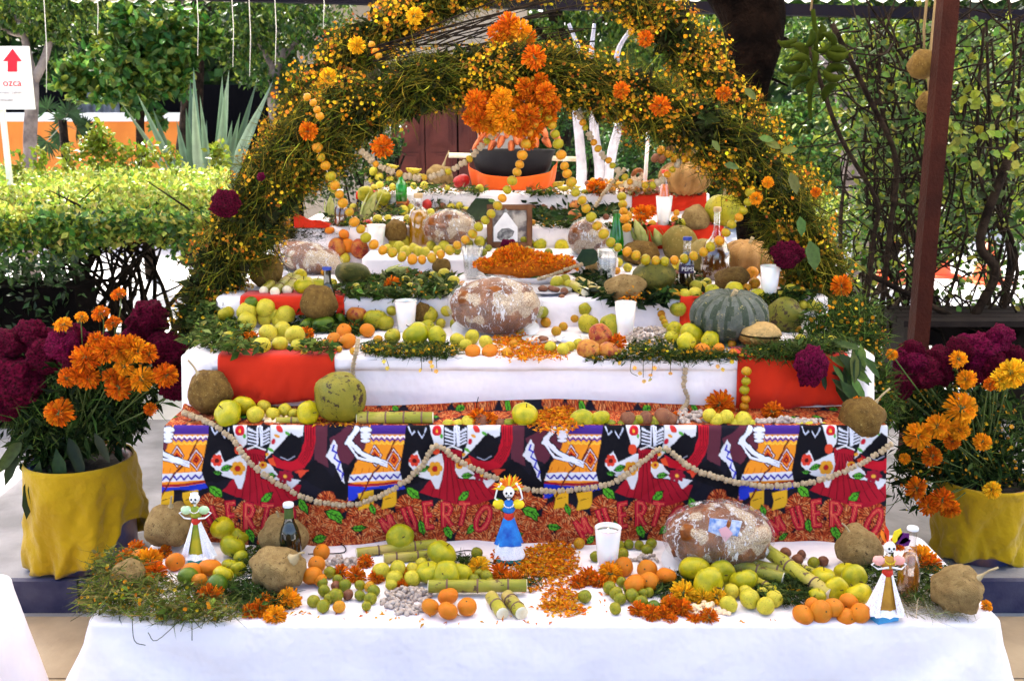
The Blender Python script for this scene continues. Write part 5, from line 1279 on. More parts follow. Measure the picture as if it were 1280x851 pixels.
garland('long loop of hawthorn fruit hanging from the arch centre down to the right', [(672, 132), (689, 152), (697, 180), (706, 208), (719, 238), (734, 262), (752, 290), (772, 309), (800, 322), (835, 327), (868, 319), (893, 305), (912, 285), (930, 262), (938, 240)], 6.6, YA-.10)
garland('short straight column of orange hawthorn fruit hanging over the fifth step', [(777, 240, 4.15), (779, 262, 4.1), (784, 287, 4.05)], 6.2, 4.1)
garland('peanut and hawthorn string running left from the marigold mass', [(655, 128), (635, 152), (610, 175), (585, 200), (560, 214), (530, 222), (500, 218), (470, 205), (455, 192)], 4.6, YA-.08, 'bpp')
garland('peanut and hawthorn string running right from the marigold mass', [(700, 105), (722, 140), (742, 178), (765, 206), (790, 228), (820, 230), (852, 200), (880, 180)], 4.8, YA-.02, 'bpb')
garland('short string of hawthorn fruit trailing beside the striped squash', [(806, 362, 3.42), (816, 378, 3.38), (826, 392, 3.34), (833, 408, 3.28)], 5, 3.4)
garland('four hawthorn fruit hanging over the right red cloth', [(932, 458, 2.885), (932, 480, 2.885), (931, 508, 2.885)], 6.6, 2.88)
garland('small hawthorn string on the left shoulder between the arches', [(462, 52), (470, 64), (480, 80)], 4.5, YB-.25, 'bb')
garland('short hawthorn string on the left arch leg beside two sticks', [(380, 118), (390, 128), (400, 142), (398, 150)], 5, YA-.2)
# peanut chains
yc = T2.y0-.05
garland('peanut chain swagged in four loops across the printed cloth', [(228, 516, 2.80), (262, 528, 2.755), (290, 548, yc+.02), (300, 562, yc), (320, 585, yc), (350, 606, yc), (395, 626, yc), (445, 630, yc), (490, 612, yc), (525, 585, yc), (545, 557, yc), (572, 575, yc), (620, 597, yc), (665, 612, yc), (712, 612, yc), (765, 603, yc), (805, 575, yc), (830, 560, yc), (862, 583, yc), (900, 597, yc), (950, 607, yc), (1010, 603, yc), (1060, 587, yc), (1100, 565, yc), (1112, 557, yc)], 4.6, 2.74, 'p', name='peanut_chain')
garland('peanut chain hanging down the white cloth right of centre', [(857, 460, 2.9), (855, 480, 2.9), (860, 500, 2.9), (852, 513, 2.86)], 3.6, 2.9, 'p', name='peanut_chain')
garland('short grey peanut chain above the green coconut', [(448, 424, 2.93), (446, 436, 2.9), (442, 452, 2.9), (441, 468, 2.9)], 3.6, 2.9, 'p', name='peanut_chain')
garland('peanut chain looped over the left end of the second step', [(322, 522, 2.84), (345, 520, 2.85), (352, 512, 2.86), (362, 524, 2.82), (375, 522, 2.82)], 3.4, 2.83, 'p', name='peanut_chain')
garland('thin peanut chain lying in front of the marigold tray', [(672, 350, 3.55), (690, 343, 3.58), (708, 337, 3.6), (728, 330, 3.6)], 2.8, 3.6, 'p', name='peanut_chain')
garland('pale peanut chain hanging on the topmost step at right', [(782, 210, 4.7), (762, 232, 4.7), (748, 252, 4.68), (742, 262, 4.66)], 2.8, 4.7, 'p', name='peanut_chain')
# ================================================================== THINGS ON THE ALTAR
def spot(T, px, py):
    """base point on tier T under picture point, kept on the tier; and the size of one picture px there"""
    p, s_ = onz(px, py, T.z)
    OCC.append((px, py-8, 9, 14))
    if p.y > T.y1-.03 or p.y < T.y0+.015 or p.y < 0:
        Y = max(T.y0+.015, min(T.y1-.03, p.y if p.y > 0 else T.y1)); p, s_ = atY(px, py, Y); p.z = max(T.z, p.z)
    return p, s_
def thinglass(name, c, g=.10, df=.0):
    m, nt, p, o = newmat(name); t = nd(nt, 'ShaderNodeBsdfTransparent'); t.inputs[0].default_value = (*c, 1); gl = nd(nt, 'ShaderNodeBsdfGlossy'); gl.inputs['Roughness'].default_value = .05
    fr = nd(nt, 'ShaderNodeLayerWeight'); fr.inputs[0].default_value = .35; mu = nd(nt, 'ShaderNodeMath', operation='MULTIPLY_ADD'); nt.links.new(fr.outputs['Facing'], mu.inputs[0]); mu.inputs[1].default_value = .45; mu.inputs[2].default_value = g
    ms = nd(nt, 'ShaderNodeMixShader'); nt.links.new(mu.outputs[0], ms.inputs[0]); nt.links.new(t.outputs[0], ms.inputs[1]); nt.links.new(gl.outputs[0], ms.inputs[2]); out = ms.outputs[0]
    if df:
        d = nd(nt, 'ShaderNodeBsdfTranslucent'); d.inputs[0].default_value = (*c, 1); m2 = nd(nt, 'ShaderNodeMixShader'); m2.inputs[0].default_value = df; nt.links.new(out, m2.inputs[1]); nt.links.new(d.outputs[0], m2.inputs[2]); out = m2.outputs[0]
    nt.links.new(out, o.inputs[0]); return m
M['clear_glass'] = thinglass('clear_glass', (.90, .91, .92)); M['green_glass'] = thinglass('green_glass', (.05, .50, .06), .14, .45); M['amber_liquid'] = thinglass('golden_drink', (.75, .42, .04), .05, .25)
M['yellow_liquid'] = thinglass('yellow_liquor', (.80, .55, .02), .06, .45); M['water'] = thinglass('water', (.9, .93, .95), .06)
M['dark_glass'] = plain('near_black_bottle', (.004, .004, .003), .06, (.008, .010, .004), 3, spec=.8)
M['cola'] = plain('cola', (.010, .004, .002), .08, (.02, .008, .004), 3, spec=.8)
M['orange_soda'] = plain('orange_soda', (.80, .20, .02), .12, (.7, .14, .015), 3, spec=.7)
M['brown_liquid'] = plain('brown_liquor', (.16, .045, .01), .07, (.07, .02, .006), 2, spec=.8)
M['cap_white'] = plain('white_cap', (.78, .78, .80), .4); M['cap_blue'] = plain('blue_cap', (.03, .05, .28), .4); M['cap_red'] = plain('red_cap', (.6, .05, .02), .4); M['cork'] = plain('cork', (.55, .38, .2), .8)
M['label_green'] = plain('green_foil', (.06, .10, .02), .5); M['label_white'] = plain('white_label', (.75, .75, .72), .6); M['label_dark'] = plain('dark_label', (.03, .02, .06), .5)
M['wax'] = None
m, nt_, p_, o_ = newmat('white_wax'); p_.inputs['Base Color'].default_value = (.86, .84, .82, 1); p_.inputs['Roughness'].default_value = .4; p_.inputs['Subsurface Weight'].default_value = .5; p_.inputs['Subsurface Scale'].default_value = .03; M['wax'] = m
m, nt_, p_, o_ = newmat('candle_flame'); p_.inputs['Emission Color'].default_value = (1, .7, .3, 1); p_.inputs['Emission Strength'].default_value = 3; M['flame'] = m
M['rim'] = plain('clear_tumbler_rim', (.72, .66, .62), .12, spec=.8)
def bottle(label, T, px, ytop, ybase, prof, liquid, glass, cap, cat='bottle', level=.75, cap_h=.05, extras=None, name='bottle'):
    """prof: (radius px, height fraction) from base to mouth"""
    b, s_ = spot(T, px, ybase); H = (ybase-ytop)*s_*1.02
    t = thing(name, label, cat, b)
    pr = [(0, 0)]+[(r*s_, f*H) for r, f in prof]
    pr2 = smooth_prof(pr)
    g = MB(); g.lathe(pr2, 24); g.build('glass', M[glass], t)
    if liquid:
        inn = [(max(0, r*.90), z+.002) for r, z in pr2 if z <= level*H]; inn = [(0, .003)]+inn[1:]+[(0, inn[-1][1])]; g = MB(); g.lathe(inn, 20); g.build('liquid', M[liquid], t)
    if cap:
        rt = prof[-1][0]*s_*1.12; g = MB(); g.lathe([(rt, H*(1-cap_h)), (rt, H*1.0), (rt*.9, H*1.012), (0, H*1.014)], 16); g.build('cap', M[cap], t)
    if extras: extras(t, H, s_)
    return t
def smooth_prof(p):
    out = [p[0]]
    for i in range(1, len(p)):
        a, b = p[i-1], p[i]
        if i == 1 or abs(a[0]-b[0]) < 1e-6: out.append(b); continue
        for k in (1, 2, 3):
            f = k/3; g_ = f*f*(3-2*f); out.append((a[0]+(b[0]-a[0])*g_, a[1]+(b[1]-a[1])*f))
    return out
def candle(label, T, px, ytop, ybase, rtop, flame=False, lift=True):
    b, s_ = spot(T, px, ybase); H = (ybase-ytop)*s_*1.0; rt = rtop*s_; rb = rt*.70
    t = thing('candle_glass', label, 'candle', b)
    g = MB(); g.lathe([(0, 0), (rb*.95, 0), (rb, .003), (rt, H), (rt*.94, H), (rt*.92, H*.9)], 24); g.build('tumbler', M['rim'] if False else M['wax_glass'], t)
    g = MB(); g.lathe([(rt*.90, H*.86), (rt*.6, H*.845), (0, H*.84)], 20); g.build('wax', M['wax'], t)
    g = MB(); g.tube([(0, 0, H*.84), (.001, 0, H*.90)], .0008, 4); g.build('wick', M['dark'], t)
    if flame: g = MB(); g.lathe([(0, H*.88), (.003, H*.90), (.0035, H*.92), (0, H*.99)], 8); g.build('flame', M['flame'], t)
    g = MB(); g.lathe([(rt*1.003, H*.985), (rt*1.02, H*.995), (rt*1.0, H*1.005), (rt*.93, H*.99)], 24); g.build('rim', M['rim'], t)
    return t
m, nt_, p_, o_ = newmat('milky_wax_glass'); p_.inputs['Base Color'].default_value = (.70, .66, .63, 1); p_.inputs['Roughness'].default_value = .12; p_.inputs['Coat Weight'].default_value = .6
p_.inputs['Subsurface Weight'].default_value = .4; p_.inputs['Subsurface Scale'].default_value = .03; M['wax_glass'] = m
# plastic film: clear crinkled sheet, mostly see-through, with white streaks painted in as highlights
m, nt_, p_, o_ = newmat('plastic_film'); tb_ = nd(nt_, 'ShaderNodeBsdfTransparent'); gl = nd(nt_, 'ShaderNodeBsdfGlossy'); gl.inputs['Roughness'].default_value = .12; df = nd(nt_, 'ShaderNodeBsdfDiffuse'); df.inputs[0].default_value = (.8, .78, .8, 1)
tc_ = nd(nt_, 'ShaderNodeTexCoord'); mp_ = nd(nt_, 'ShaderNodeMapping'); mp_.inputs['Scale'].default_value = (1, 1, .35); nt_.links.new(tc_.outputs['Object'], mp_.inputs[0])
nz_ = nd(nt_, 'ShaderNodeTexVoronoi', feature='DISTANCE_TO_EDGE'); nz_.inputs['Scale'].default_value = 40; n0_ = noisen(nt_, 22, 4, .65, vec=mp_.outputs[0]); mx_ = nd(nt_, 'ShaderNodeVectorMath', operation='MULTIPLY_ADD'); nt_.links.new(n0_.outputs['Color'], mx_.inputs[0]); mx_.inputs[1].default_value = (.10, .10, .10); nt_.links.new(mp_.outputs[0], mx_.inputs[2]); nt_.links.new(mx_.outputs[0], nz_.inputs['Vector'])
nn2 = noisen(nt_, 48, 6, .72, vec=mx_.outputs[0]); bp_ = nd(nt_, 'ShaderNodeBump'); bp_.inputs['Strength'].default_value = 1; bp_.inputs['Distance'].default_value = .02; nt_.links.new(nn2.outputs[0], bp_.inputs['Height'])
for q in (gl, df): nt_.links.new(bp_.outputs[0], q.inputs['Normal'])
wr = ramp(nt_, nn2.outputs[0], [(.565, (0, 0, 0)), (.60, (1, 1, 1))]); 
m1 = nd(nt_, 'ShaderNodeMixShader'); nt_.links.new(wr, m1.inputs[0]); nt_.links.new(tb_.outputs[0], m1.inputs[1]); nt_.links.new(df.outputs[0], m1.inputs[2])
m2 = nd(nt_, 'ShaderNodeMixShader'); m2.inputs[0].default_value = .14; nt_.links.new(m1.outputs[0], m2.inputs[1]); nt_.links.new(gl.outputs[0], m2.inputs[2]); nt_.links.new(m2.outputs[0], o_.inputs[0]); M['film'] = m
M['plate'] = plain('white_plate', (.78, .78, .80), .25, spec=.6); M['plate_blue'] = plain('grey_blue_rim_plate', (.55, .56, .62), .3)
def loaf(label, T, px, py, rx, ry, plate=None, mat='bread', bones=True, tilt=0, pink=False, deco=None, flat=1.0):
    c, rr = rest(px, py, rx, T, ry=ry); h = rr*ry/rx
    t = thing('wrapped_loaf', label, 'bread', c)
    def f(p):
        a = math.atan2(p.y, p.x); r = 1+.05*mnoise.noise(p*2+Vector((px, 0, 0)))
        return Vector((p.x*r, p.y*r, p.z*r if p.z > 0 else max(-.96, p.z*1.1)))
    rot = (R(12), R(tilt), 0)
    g = MB(); g.ell((0, 0, 0), (rr*.97, rr*.62*flat, h*.96), 36, 22, 0, None, f); g.build('loaf', M[mat], t, rot=rot)
    if bones:
        for a in (.5, 1.55, 2.5):
            g = MB(); pts = []
            for q in np.linspace(-.95, .95, 11): pts.append(Vector((rr*.92*math.cos(a)*math.sin(q*1.35), -rr*.60*flat*abs(math.cos(q*1.35))**.6*.8-.0, h*.92*(math.sin(a)*math.sin(q*1.2)*.75+.15))))
            rad_ = [rr*.15*(1+.35*math.cos(i*2.1)) for i in range(11)]; g.tube(pts, rad_, 8); g.build('crust_strip', M['bread'], t, rot=rot)
    def f2(p):
        r = 1.03+.05*abs(mnoise.noise(p*3+Vector((px, 2, 0))))+.03*abs(mnoise.noise(p*8)); return Vector((p.x*r, p.y*r, p.z*r if p.z > 0 else max(-.98, p.z*1.1)))
    g = MB(); g.ell((0, 0, 0), (rr, rr*.68*flat, h*1.0), 48, 30, 0, None, f2); g.build('plastic_wrap', M['film'], t, rot=rot)
    if plate:
        g = MB(); k = plate; g.lathe([(0, -.002), (rr*.7, -.002), (rr*k, .014), (rr*k*1.01, .017), (rr*.7, .004), (0, .003)], 36)
        o = g.build('plate', M['plate'], t, rot=(R(14 if not tilt else 8), R(tilt), 0)); o.location = (0, 0, -h*.98); o.scale = (1, .75, 1)
    if deco: deco(t, rr, h)
    return t
def plate(label, T, px, py, rx, food=None, mat='plate'):
    p, s_ = spot(T, px, py); r = rx*s_; t = thing('plate', label, 'plate', p)
    g = MB(); g.lathe([(0, .002), (r*.6, .002), (r*.97, .013), (r, .0145), (r*.6, .0055), (0, .005)], 32); g.build('dish', M[mat], t)
    return t, r, s_
# ---- sugarcane: skin, joint rings and cut ends
def cane(label, T, p0, p1, r, lift0=0, lift1=0, joints=2, group=None, bend=0):
    a, s0 = spot(T, *p0); b, s1 = spot(T, *p1); r0 = r*s0; a.z = T.z+r0*.95+lift0; b.z = T.z+r0*.95+lift1
    d = b-a; L_ = d.length; t = thing('sugarcane_piece', label, 'sugarcane', a, group=group); dn = d.normalized(); g = MB()
    pts = [dn*(L_*f)+Vector((0, 0, bend*math.sin(f*math.pi))) for f in np.linspace(0, 1, 9)]
    g.tube(pts, [r0*(1+.03*math.sin(i*2.3)) for i in range(9)], 12, cap=False); g.build('skin', M['cane_skin'], t)
    for k in range(joints):
        f = (k+.6)/(joints+.2); c = dn*L_*f+Vector((0, 0, bend*math.sin(f*math.pi))); g = MB(); g.tube([c-dn*.0025, c-dn*.001, c+dn*.001, c+dn*.0025], [r0*1.03, r0*1.12, r0*1.12, r0*1.03], 12); g.build('joint_ring', M['cane_ring'], t)
    for e, sg_ in ((pts[0], -1), (pts[-1], 1)):
        g = MB(); g.tube([e, e+dn*sg_*.0015], [r0*.97, r0*.93], 12); g.build('cut_end', M['cane_cut'], t)
    return t
def peanuts(label, T, ell, n, grey=True, h=.014, seed=0):
    """pile of loose peanuts: beyond counting, joined in one mesh"""
    cx, cy, rx, ry = ell; c, s_ = spot(T, cx, cy); base = FR['peanut']
    bv = np.array([v.co[:] for v in base.vertices]); bf = [tuple(p.vertices) for p in base.polygons]; V = []; Fs = []; r0 = .0052
    for i in range(n):
        a = random.random()*6.283; q = math.sqrt(random.random()); p, _ = spot(T, cx+rx*q*math.cos(a), cy+ry*q*math.sin(a)); p.z += .0035+random.random()*h*(1-q*q)
        M_ = Matrix.Translation(p-c) @ Matrix.Rotation(random.random()*6.28, 4, 'Z') @ Matrix.Rotation(1.57+random.gauss(0, .35), 4, 'Y')
        k = random.uniform(.85, 1.2); b = i*len(bv)
        for v in bv: V.append((M_ @ Vector((v[0]*r0*2.6*k, v[1]*r0*2.6*k, v[2]*r0*2.3*k)))[:])
        Fs += [tuple(x+b for x in f) for f in bf]
    me = bpy.data.meshes.new('peanut_pile'); me.from_pydata(V, [], Fs); me.materials.append(M['peanut_grey' if grey else 'peanut']); me.polygons.foreach_set('use_smooth', [True]*len(Fs))
    o = mobj('peanut_pile', me, None, c); return tag(o, label, 'peanuts', None, 'stuff')

# ================================================================== FRONT TABLE (T1)
jicama('rough brown jicama standing behind the green-dressed doll', T1, 212, 655, 31, 29, (8, -40))
jicama('big pale jicama with a split skin in front of the dark bottle', T1, 347, 711, 34, 27, (36, -26), 'jicama2', rot=(0, .25, .3))
jicama('pale jicama right behind the dark bottle at the printed cloth', T1, 355, 668, 30, 26, (-6, -34))
jicama('half-buried jicama under the herbs at the front left', T1, 160, 716, 22, 14)
jicama('jicama behind the pink doll at the foot of the printed cloth', T1, 1074, 683, 28, 27, (-26, -34))
jicama('large jicama with a long root at the right end of the front table', T1, 1196, 737, 31, 30, (45, -34), 'jicama2', rot=(0, -.5, .2))
heap('apple', 'quince', '{} yellow fruit beside the green-dressed doll on the front table', 'fruit', 'yellow fruit beside the green doll', T1, [(279, 659, 15), (301, 668, 12), (291, 683, 15), (301, 697, 9), (287, 706, 9), (298, 711, 9), (279, 718, 12)])
heap('mandarin', 'mandarin', '{} orange mandarin in the herbs left of and below the green doll', 'mandarin', 'mandarins at the front left', T1, [(175, 697, 11), (219, 702, 12), (240, 714, 13), (262, 709, 14), (249, 725, 10)])
heap('lime', 'lime', '{} green fruit below the green doll at the front left', 'citrus', 'green citrus at the front left', T1, [(235, 720, 13), (271, 731, 15)])
heap('mandarin', 'mandarin', '{} small mandarin between the split jicama and the grey peanuts', 'mandarin', 'small mandarins beside the split jicama', T1, [(402, 690, 11), (390, 719, 13), (396, 705, 11), (400, 724, 9)])
heap('hawgreen', 'green_hawthorn_fruit', '{} small green fruit in the heap right of the split jicama', 'small fruit', 'small green fruit by the split jicama', T1, [(412, 715, 8), (392, 751, 8), (404, 757, 9), (420, 744, 10), (405, 738, 8), (422, 724, 7), (431, 731, 8), (403, 728, 7), (411, 748, 7)])
heap('brownfruit', 'brown_hawthorn_fruit', '{} dark brown small fruit among the green ones right of the split jicama', 'small fruit', 'brown fruit by the split jicama', T1, [(420, 732, 7), (435, 743, 7)])
fruit('haw', 'orange_hawthorn_fruit', 'yellow-orange small fruit at the front edge of the green heap', 'small fruit', T1, 424, 758, 8.5)
heap('hawgreen', 'green_hawthorn_fruit', '{} green fruit of the little cluster left of the peanut pile', 'small fruit', 'second small green fruit cluster', T1, [(450, 731, 7), (450, 744, 7.5), (463, 748, 8), (467, 738, 8), (458, 757, 6.5)])
fruit('haw', 'orange_hawthorn_fruit', 'orange fruit on top of the little green cluster left of the peanuts', 'small fruit', T1, 462, 733, 7)
heap('guava', 'guava', '{} pale yellow guava between the sugarcane and the grey peanut pile', 'guava', 'guavas behind the peanut pile', T1, [(476, 713, 11.5), (497, 711, 11), (493, 723, 10.5), (515, 723, 10.5), (515, 711, 8), (527, 705, 9), (489, 730, 7.5)])
heap('apple', 'apple', '{} big yellow apple left of the blue-dressed doll', 'apple', 'big yellow apples left of centre', T1, [(500, 672, 16), (552, 692, 18), (536, 715, 15), (558, 718, 17), (576, 716, 14)])
heap('mandarin', 'mandarin', '{} mandarin of the four in front of the horizontal sugarcane', 'mandarin', 'four mandarins at the table edge', T1, [(538, 758, 12), (560, 745, 12.5), (560, 763, 13), (584, 758, 12.5)])
heap('hawgreen', 'green_hawthorn_fruit', '{} green fruit behind the horizontal sugarcane', 'small fruit', 'green fruit behind the cane', T1, [(592, 724, 8), (608, 720, 8.5), (613, 728, 7), (599, 716, 6)])
fruit('hawgreen', 'green_hawthorn_fruit', 'single small green fruit left of the blue doll', 'small fruit', T1, 596, 691, 7.5)
fruit('hawgreen', 'green_hawthorn_fruit', 'single fruit sitting on the lower marigold petal patch', 'small fruit', T1, 731, 745, 9)
fruit('haw', 'orange_hawthorn_fruit', 'olive fruit against the printed cloth behind the petal heap', 'small fruit', T1, 724, 679, 7)
heap('hawgreen', 'green_hawthorn_fruit', '{} small green fruit behind the front candle glass', 'small fruit', 'small green fruit behind the front candle', T1, [(744, 695, 7), (775, 681, 6), (786, 680, 6.5), (799, 681, 6.5), (814, 679, 7), (809, 687, 7.5), (778, 692, 8)])
heap('mandarin', 'mandarin', '{} mandarin in the heap between the front candle and the big loaf', 'mandarin', 'mandarins right of the front candle', T1, [(780, 708, 12), (809, 712, 13), (833, 720, 12.5), (811, 727, 13), (793, 730, 14)])
heap('hawgreen', 'green_hawthorn_fruit', '{} green fruit in the heap in front of the mandarins, centre right', 'small fruit', 'green fruit before the mandarins', T1, [(762, 734, 9), (770, 741, 8.5), (775, 748, 8), (790, 744, 9), (802, 752, 8.5), (803, 741, 7), (785, 736, 7), (769, 760, 8), (811, 740, 7), (777, 727, 7)])
heap('apple', 'apple', '{} large yellow apple in front of the big wrapped loaf', 'apple', 'large yellow apples before the loaf', T1, [(868, 711, 18), (885, 729, 19), (902, 716, 15), (930, 725, 16)])
heap('guava', 'guava', '{} pale guava at the front right of the big loaf', 'guava', 'guavas right of centre', T1, [(914, 739, 10), (911, 755, 11), (932, 740, 9), (937, 748, 13), (953, 741, 8), (968, 748, 11), (957, 757, 12)])
fruit('lime', 'lime', 'green lime among the orange blossoms at the front edge', 'lime', T1, 817, 758, 9)
heap('brownfruit', 'brown_hawthorn_fruit', '{} brown fruit in the row right of the big wrapped loaf', 'small fruit', 'brown fruit right of the loaf', T1, [(982, 690, 7), (997, 699, 7.5), (1002, 693, 6), (1029, 701, 7)])
heap('hawgreen', 'green_hawthorn_fruit', '{} green fruit in the row right of the big wrapped loaf', 'small fruit', 'green fruit right of the loaf', T1, [(964, 690, 7.5), (981, 699, 7), (1017, 703, 7.5)])
heap('apple', 'apple', '{} yellow apple in the heap behind the oranges at the right', 'apple', 'yellow apples at the right', T1, [(1029, 722, 15), (1057, 714, 13), (1046, 736, 14.5), (1067, 722, 16), (1073, 743, 16), (1022, 744, 10)])
heap('mandarin', 'orange', '{} orange in the front row left of the pink doll', 'orange', 'oranges beside the pink doll', T1, [(1004, 768, 14), (1026, 764, 15), (1015, 756, 10), (1042, 759, 13), (1061, 753, 12), (1075, 766, 13), (1058, 772, 13)])
cane('long sugarcane stick slanting behind the big yellow apple', T1, (446, 696), (545, 684), 6, joints=2)
cane('pale sugarcane piece just in front of the long slanting stick', T1, (480, 704), (538, 699), 6.5, joints=2)
cane('thick horizontal sugarcane piece above the four mandarins', T1, (536, 744), (658, 743), 8, .01, .01, joints=3)
cane('left of two short sugarcane stubs pointing to the camera', T1, (614, 752), (628, 776), 8, joints=1)
cane('right of two short sugarcane stubs pointing to the camera', T1, (634, 752), (652, 776), 8.5, joints=2)
cane('sugarcane stick with dark joints slanting right of the big loaf', T1, (938, 701), (1036, 751), 8.5, .045, .0, joints=3)
cane('sugarcane piece with a white cut end beside the big loaf', T1, (914, 718), (978, 731), 8.5, .012, 0, joints=1)
cane('yellow-green sugarcane piece under the slanting stick', T1, (938, 716), (1006, 730), 9, .004, 0, joints=1)
cane('short dark sugarcane piece in the shade of the slanting stick', T1, (944, 731), (968, 744), 6, joints=1)
cane('pale sugarcane piece behind the right apples', T1, (974, 710), (1018, 722), 6.5, joints=2)
peanuts('grey peanut pile beside the split jicama', T1, (426, 706, 22, 8), 34)
peanuts('large grey peanut pile in front of the guavas, left of centre', T1, (510, 752, 32, 16), 80, h=.02)
peanuts('small peanut pile behind the mandarins right of the candle', T1, (808, 702, 18, 6), 16)
peanuts('few pale peanuts at the front edge below the yellow marigolds', T1, (884, 765, 30, 8), 16, False)
petal_carpet('petal_heap', 'triangular heap of orange marigold petals left of the front candle', T1, [(686, 702, 34, 20), (680, 712, 40, 12), (700, 690, 18, 10)], 1700, h=.03)
petal_carpet('petal_trail', 'trail of orange petals running to the foot of the candle', T1, [(700, 729, 50, 4), (655, 722, 12, 6), (668, 738, 26, 3)], 260, h=.006)
petal_carpet('petal_patch', 'lower patch of orange petals under one green fruit', T1, [(703, 746, 22, 9), (706, 763, 25, 7), (690, 758, 18, 4)], 560, h=.012)
petal_carpet('petal_specks', 'stray marigold petals sprinkled over the white table front', T1, [(670, 770, 60, 12), (740, 750, 60, 20), (560, 775, 120, 6), (900, 775, 120, 4)], 80, h=.0)
marigolds_on('{} orange marigold head in the row at the front left edge', T1, [(361, 750, 14, 'gold'), (344, 770, 13, 'gold'), (325, 761, 12, 'orange'), (332, 753, 11, 'orange'), (312, 764, 10, 'orange')])
marigold_on('bright open marigold in front of the green citrus', T1, 262, 747, 15, 'orange', face=(0, -1, .2))
marigolds_on('{} orange marigold in the herbs behind the front left mandarins', T1, [(157, 699, 11), (186, 702, 16, 'gold'), (150, 716, 9), (192, 716, 14), (206, 690, 9), (170, 686, 10)])
marigolds_on('{} small marigold between the sugarcane and the green fruit', T1, [(426, 715, 9), (445, 719, 11), (457, 703, 9), (503, 716, 8), (502, 731, 8), (470, 722, 9)])
marigolds_on('{} marigold between the big apples and the petal heap', T1, [(599, 709, 13, 'yellow'), (625, 717, 12), (631, 695, 15), (640, 724, 10)])
marigolds_on('{} marigold head at the foot of the front candle glass', T1, [(763, 717, 14, 'gold'), (735, 722, 12), (748, 727, 9), (722, 728, 9)])
marigolds_on('{} yellow daisy-like marigold in front of the large apples', T1, [(854, 742, 15, 'yellow'), (879, 747, 12, 'yellow'), (895, 746, 12, 'yellow')])
marigolds_on('{} orange marigold in the front edge scatter right of centre', T1, [(797, 762, 10), (815, 767, 11), (838, 758, 13), (838, 775, 9), (853, 761, 12), (868, 776, 9), (886, 771, 11), (830, 766, 9)])
marigolds_on('{} orange marigold by the beer bottle at the right', T1, [(1152, 698, 16, 'gold'), (1163, 706, 12, 'orange'), (1121, 680, 9, 'orange'), (1233, 757, 7, 'gold')])
herb_pile('herb_pile', 'big tangle of marigold herb with drooping stems at the front left corner', 'herbs', T1, [(200, 748, 78, 26), (150, 735, 52, 20), (250, 762, 60, 14), (150, 705, 40, 20), (120, 752, 24, 12)], 1900, .06, gcols=((.13, .17, .02), (.20, .21, .03), (.08, .11, .015), (.26, .22, .06)), fl=170, leafn=700, L=.065,
          twigs=[[(180, 735, 2.4), (130, 752, 2.33), (88, 776, 2.28)], [(230, 770, 2.25), (196, 800, 2.22), (185, 790, 2.22)], [(165, 770, 2.25), (168, 800, 2.22), (182, 806, 2.22)], [(120, 700, 2.6), (152, 712, 2.5), (200, 700, 2.5)], [(240, 775, 2.25), (240, 800, 2.22)]])
herb_pile('herb_pile', 'dark herbs behind the split jicama and under the green fruit', 'herbs', T1, [(330, 748, 40, 14), (300, 735, 26, 14), (330, 700, 40, 20)], 900, .035, leafn=500)
herb_pile('herb_pile', 'dark green herbs under the slanting sugarcane', 'herbs', T1, [(985, 742, 34, 12), (960, 738, 24, 12), (1010, 730, 24, 14), (1000, 720, 24, 10)], 900, .03, leafn=500, fl=20)
herb_pile('herb_pile', 'herbs and dry roots behind the pink doll and beer bottle', 'herbs', T1, [(1100, 715, 44, 20), (1150, 740, 34, 16), (1160, 715, 30, 16)], 900, .04, leafn=300)
herb_pile('dry_roots', 'pale dry rootlets beside the large right jicama', 'roots', T1, [(1160, 760, 36, 10), (1140, 752, 24, 10), (1190, 768, 30, 4)], 260, .02, gcols=((.5, .42, .22), (.35, .3, .15)), L=.07, W=.0013)
herb_pile('herb_pile', 'sprig of dark green herb right of the large apples', 'herbs', T1, [(835, 735, 26, 10), (850, 725, 18, 10)], 300, .02, leafn=150)
herb_pile('herb_pile', 'thin green sprigs left of the blue doll', 'herbs', T1, [(590, 703, 18, 8), (650, 726, 30, 5), (572, 700, 14, 8)], 220, .02, leafn=60)
petal_carpet('petal_specks', 'small petals dropped on the table before the left fruit', T1, [(400, 770, 70, 6), (480, 768, 30, 6)], 24, h=0)
for i, (pts, lab) in enumerate(((((318, 690), (360, 680), (420, 678), (430, 690), (385, 692)), 'wiry dark stem looped over the table right of the dark bottle'), (((566, 690), (590, 688), (612, 702), (640, 706)), 'green stem lying between the big apple and the blue doll'))):
    a = onz(*pts[0], T1.z)[0]; t = thing('dry_twig', lab, 'twig', a); mb = MB(); mb.tube(smooth_path([onz(x, y, T1.z+.004)[0]-a for x, y in pts], 5), .0016, 5); mb.build('stem', M['twig'], t)
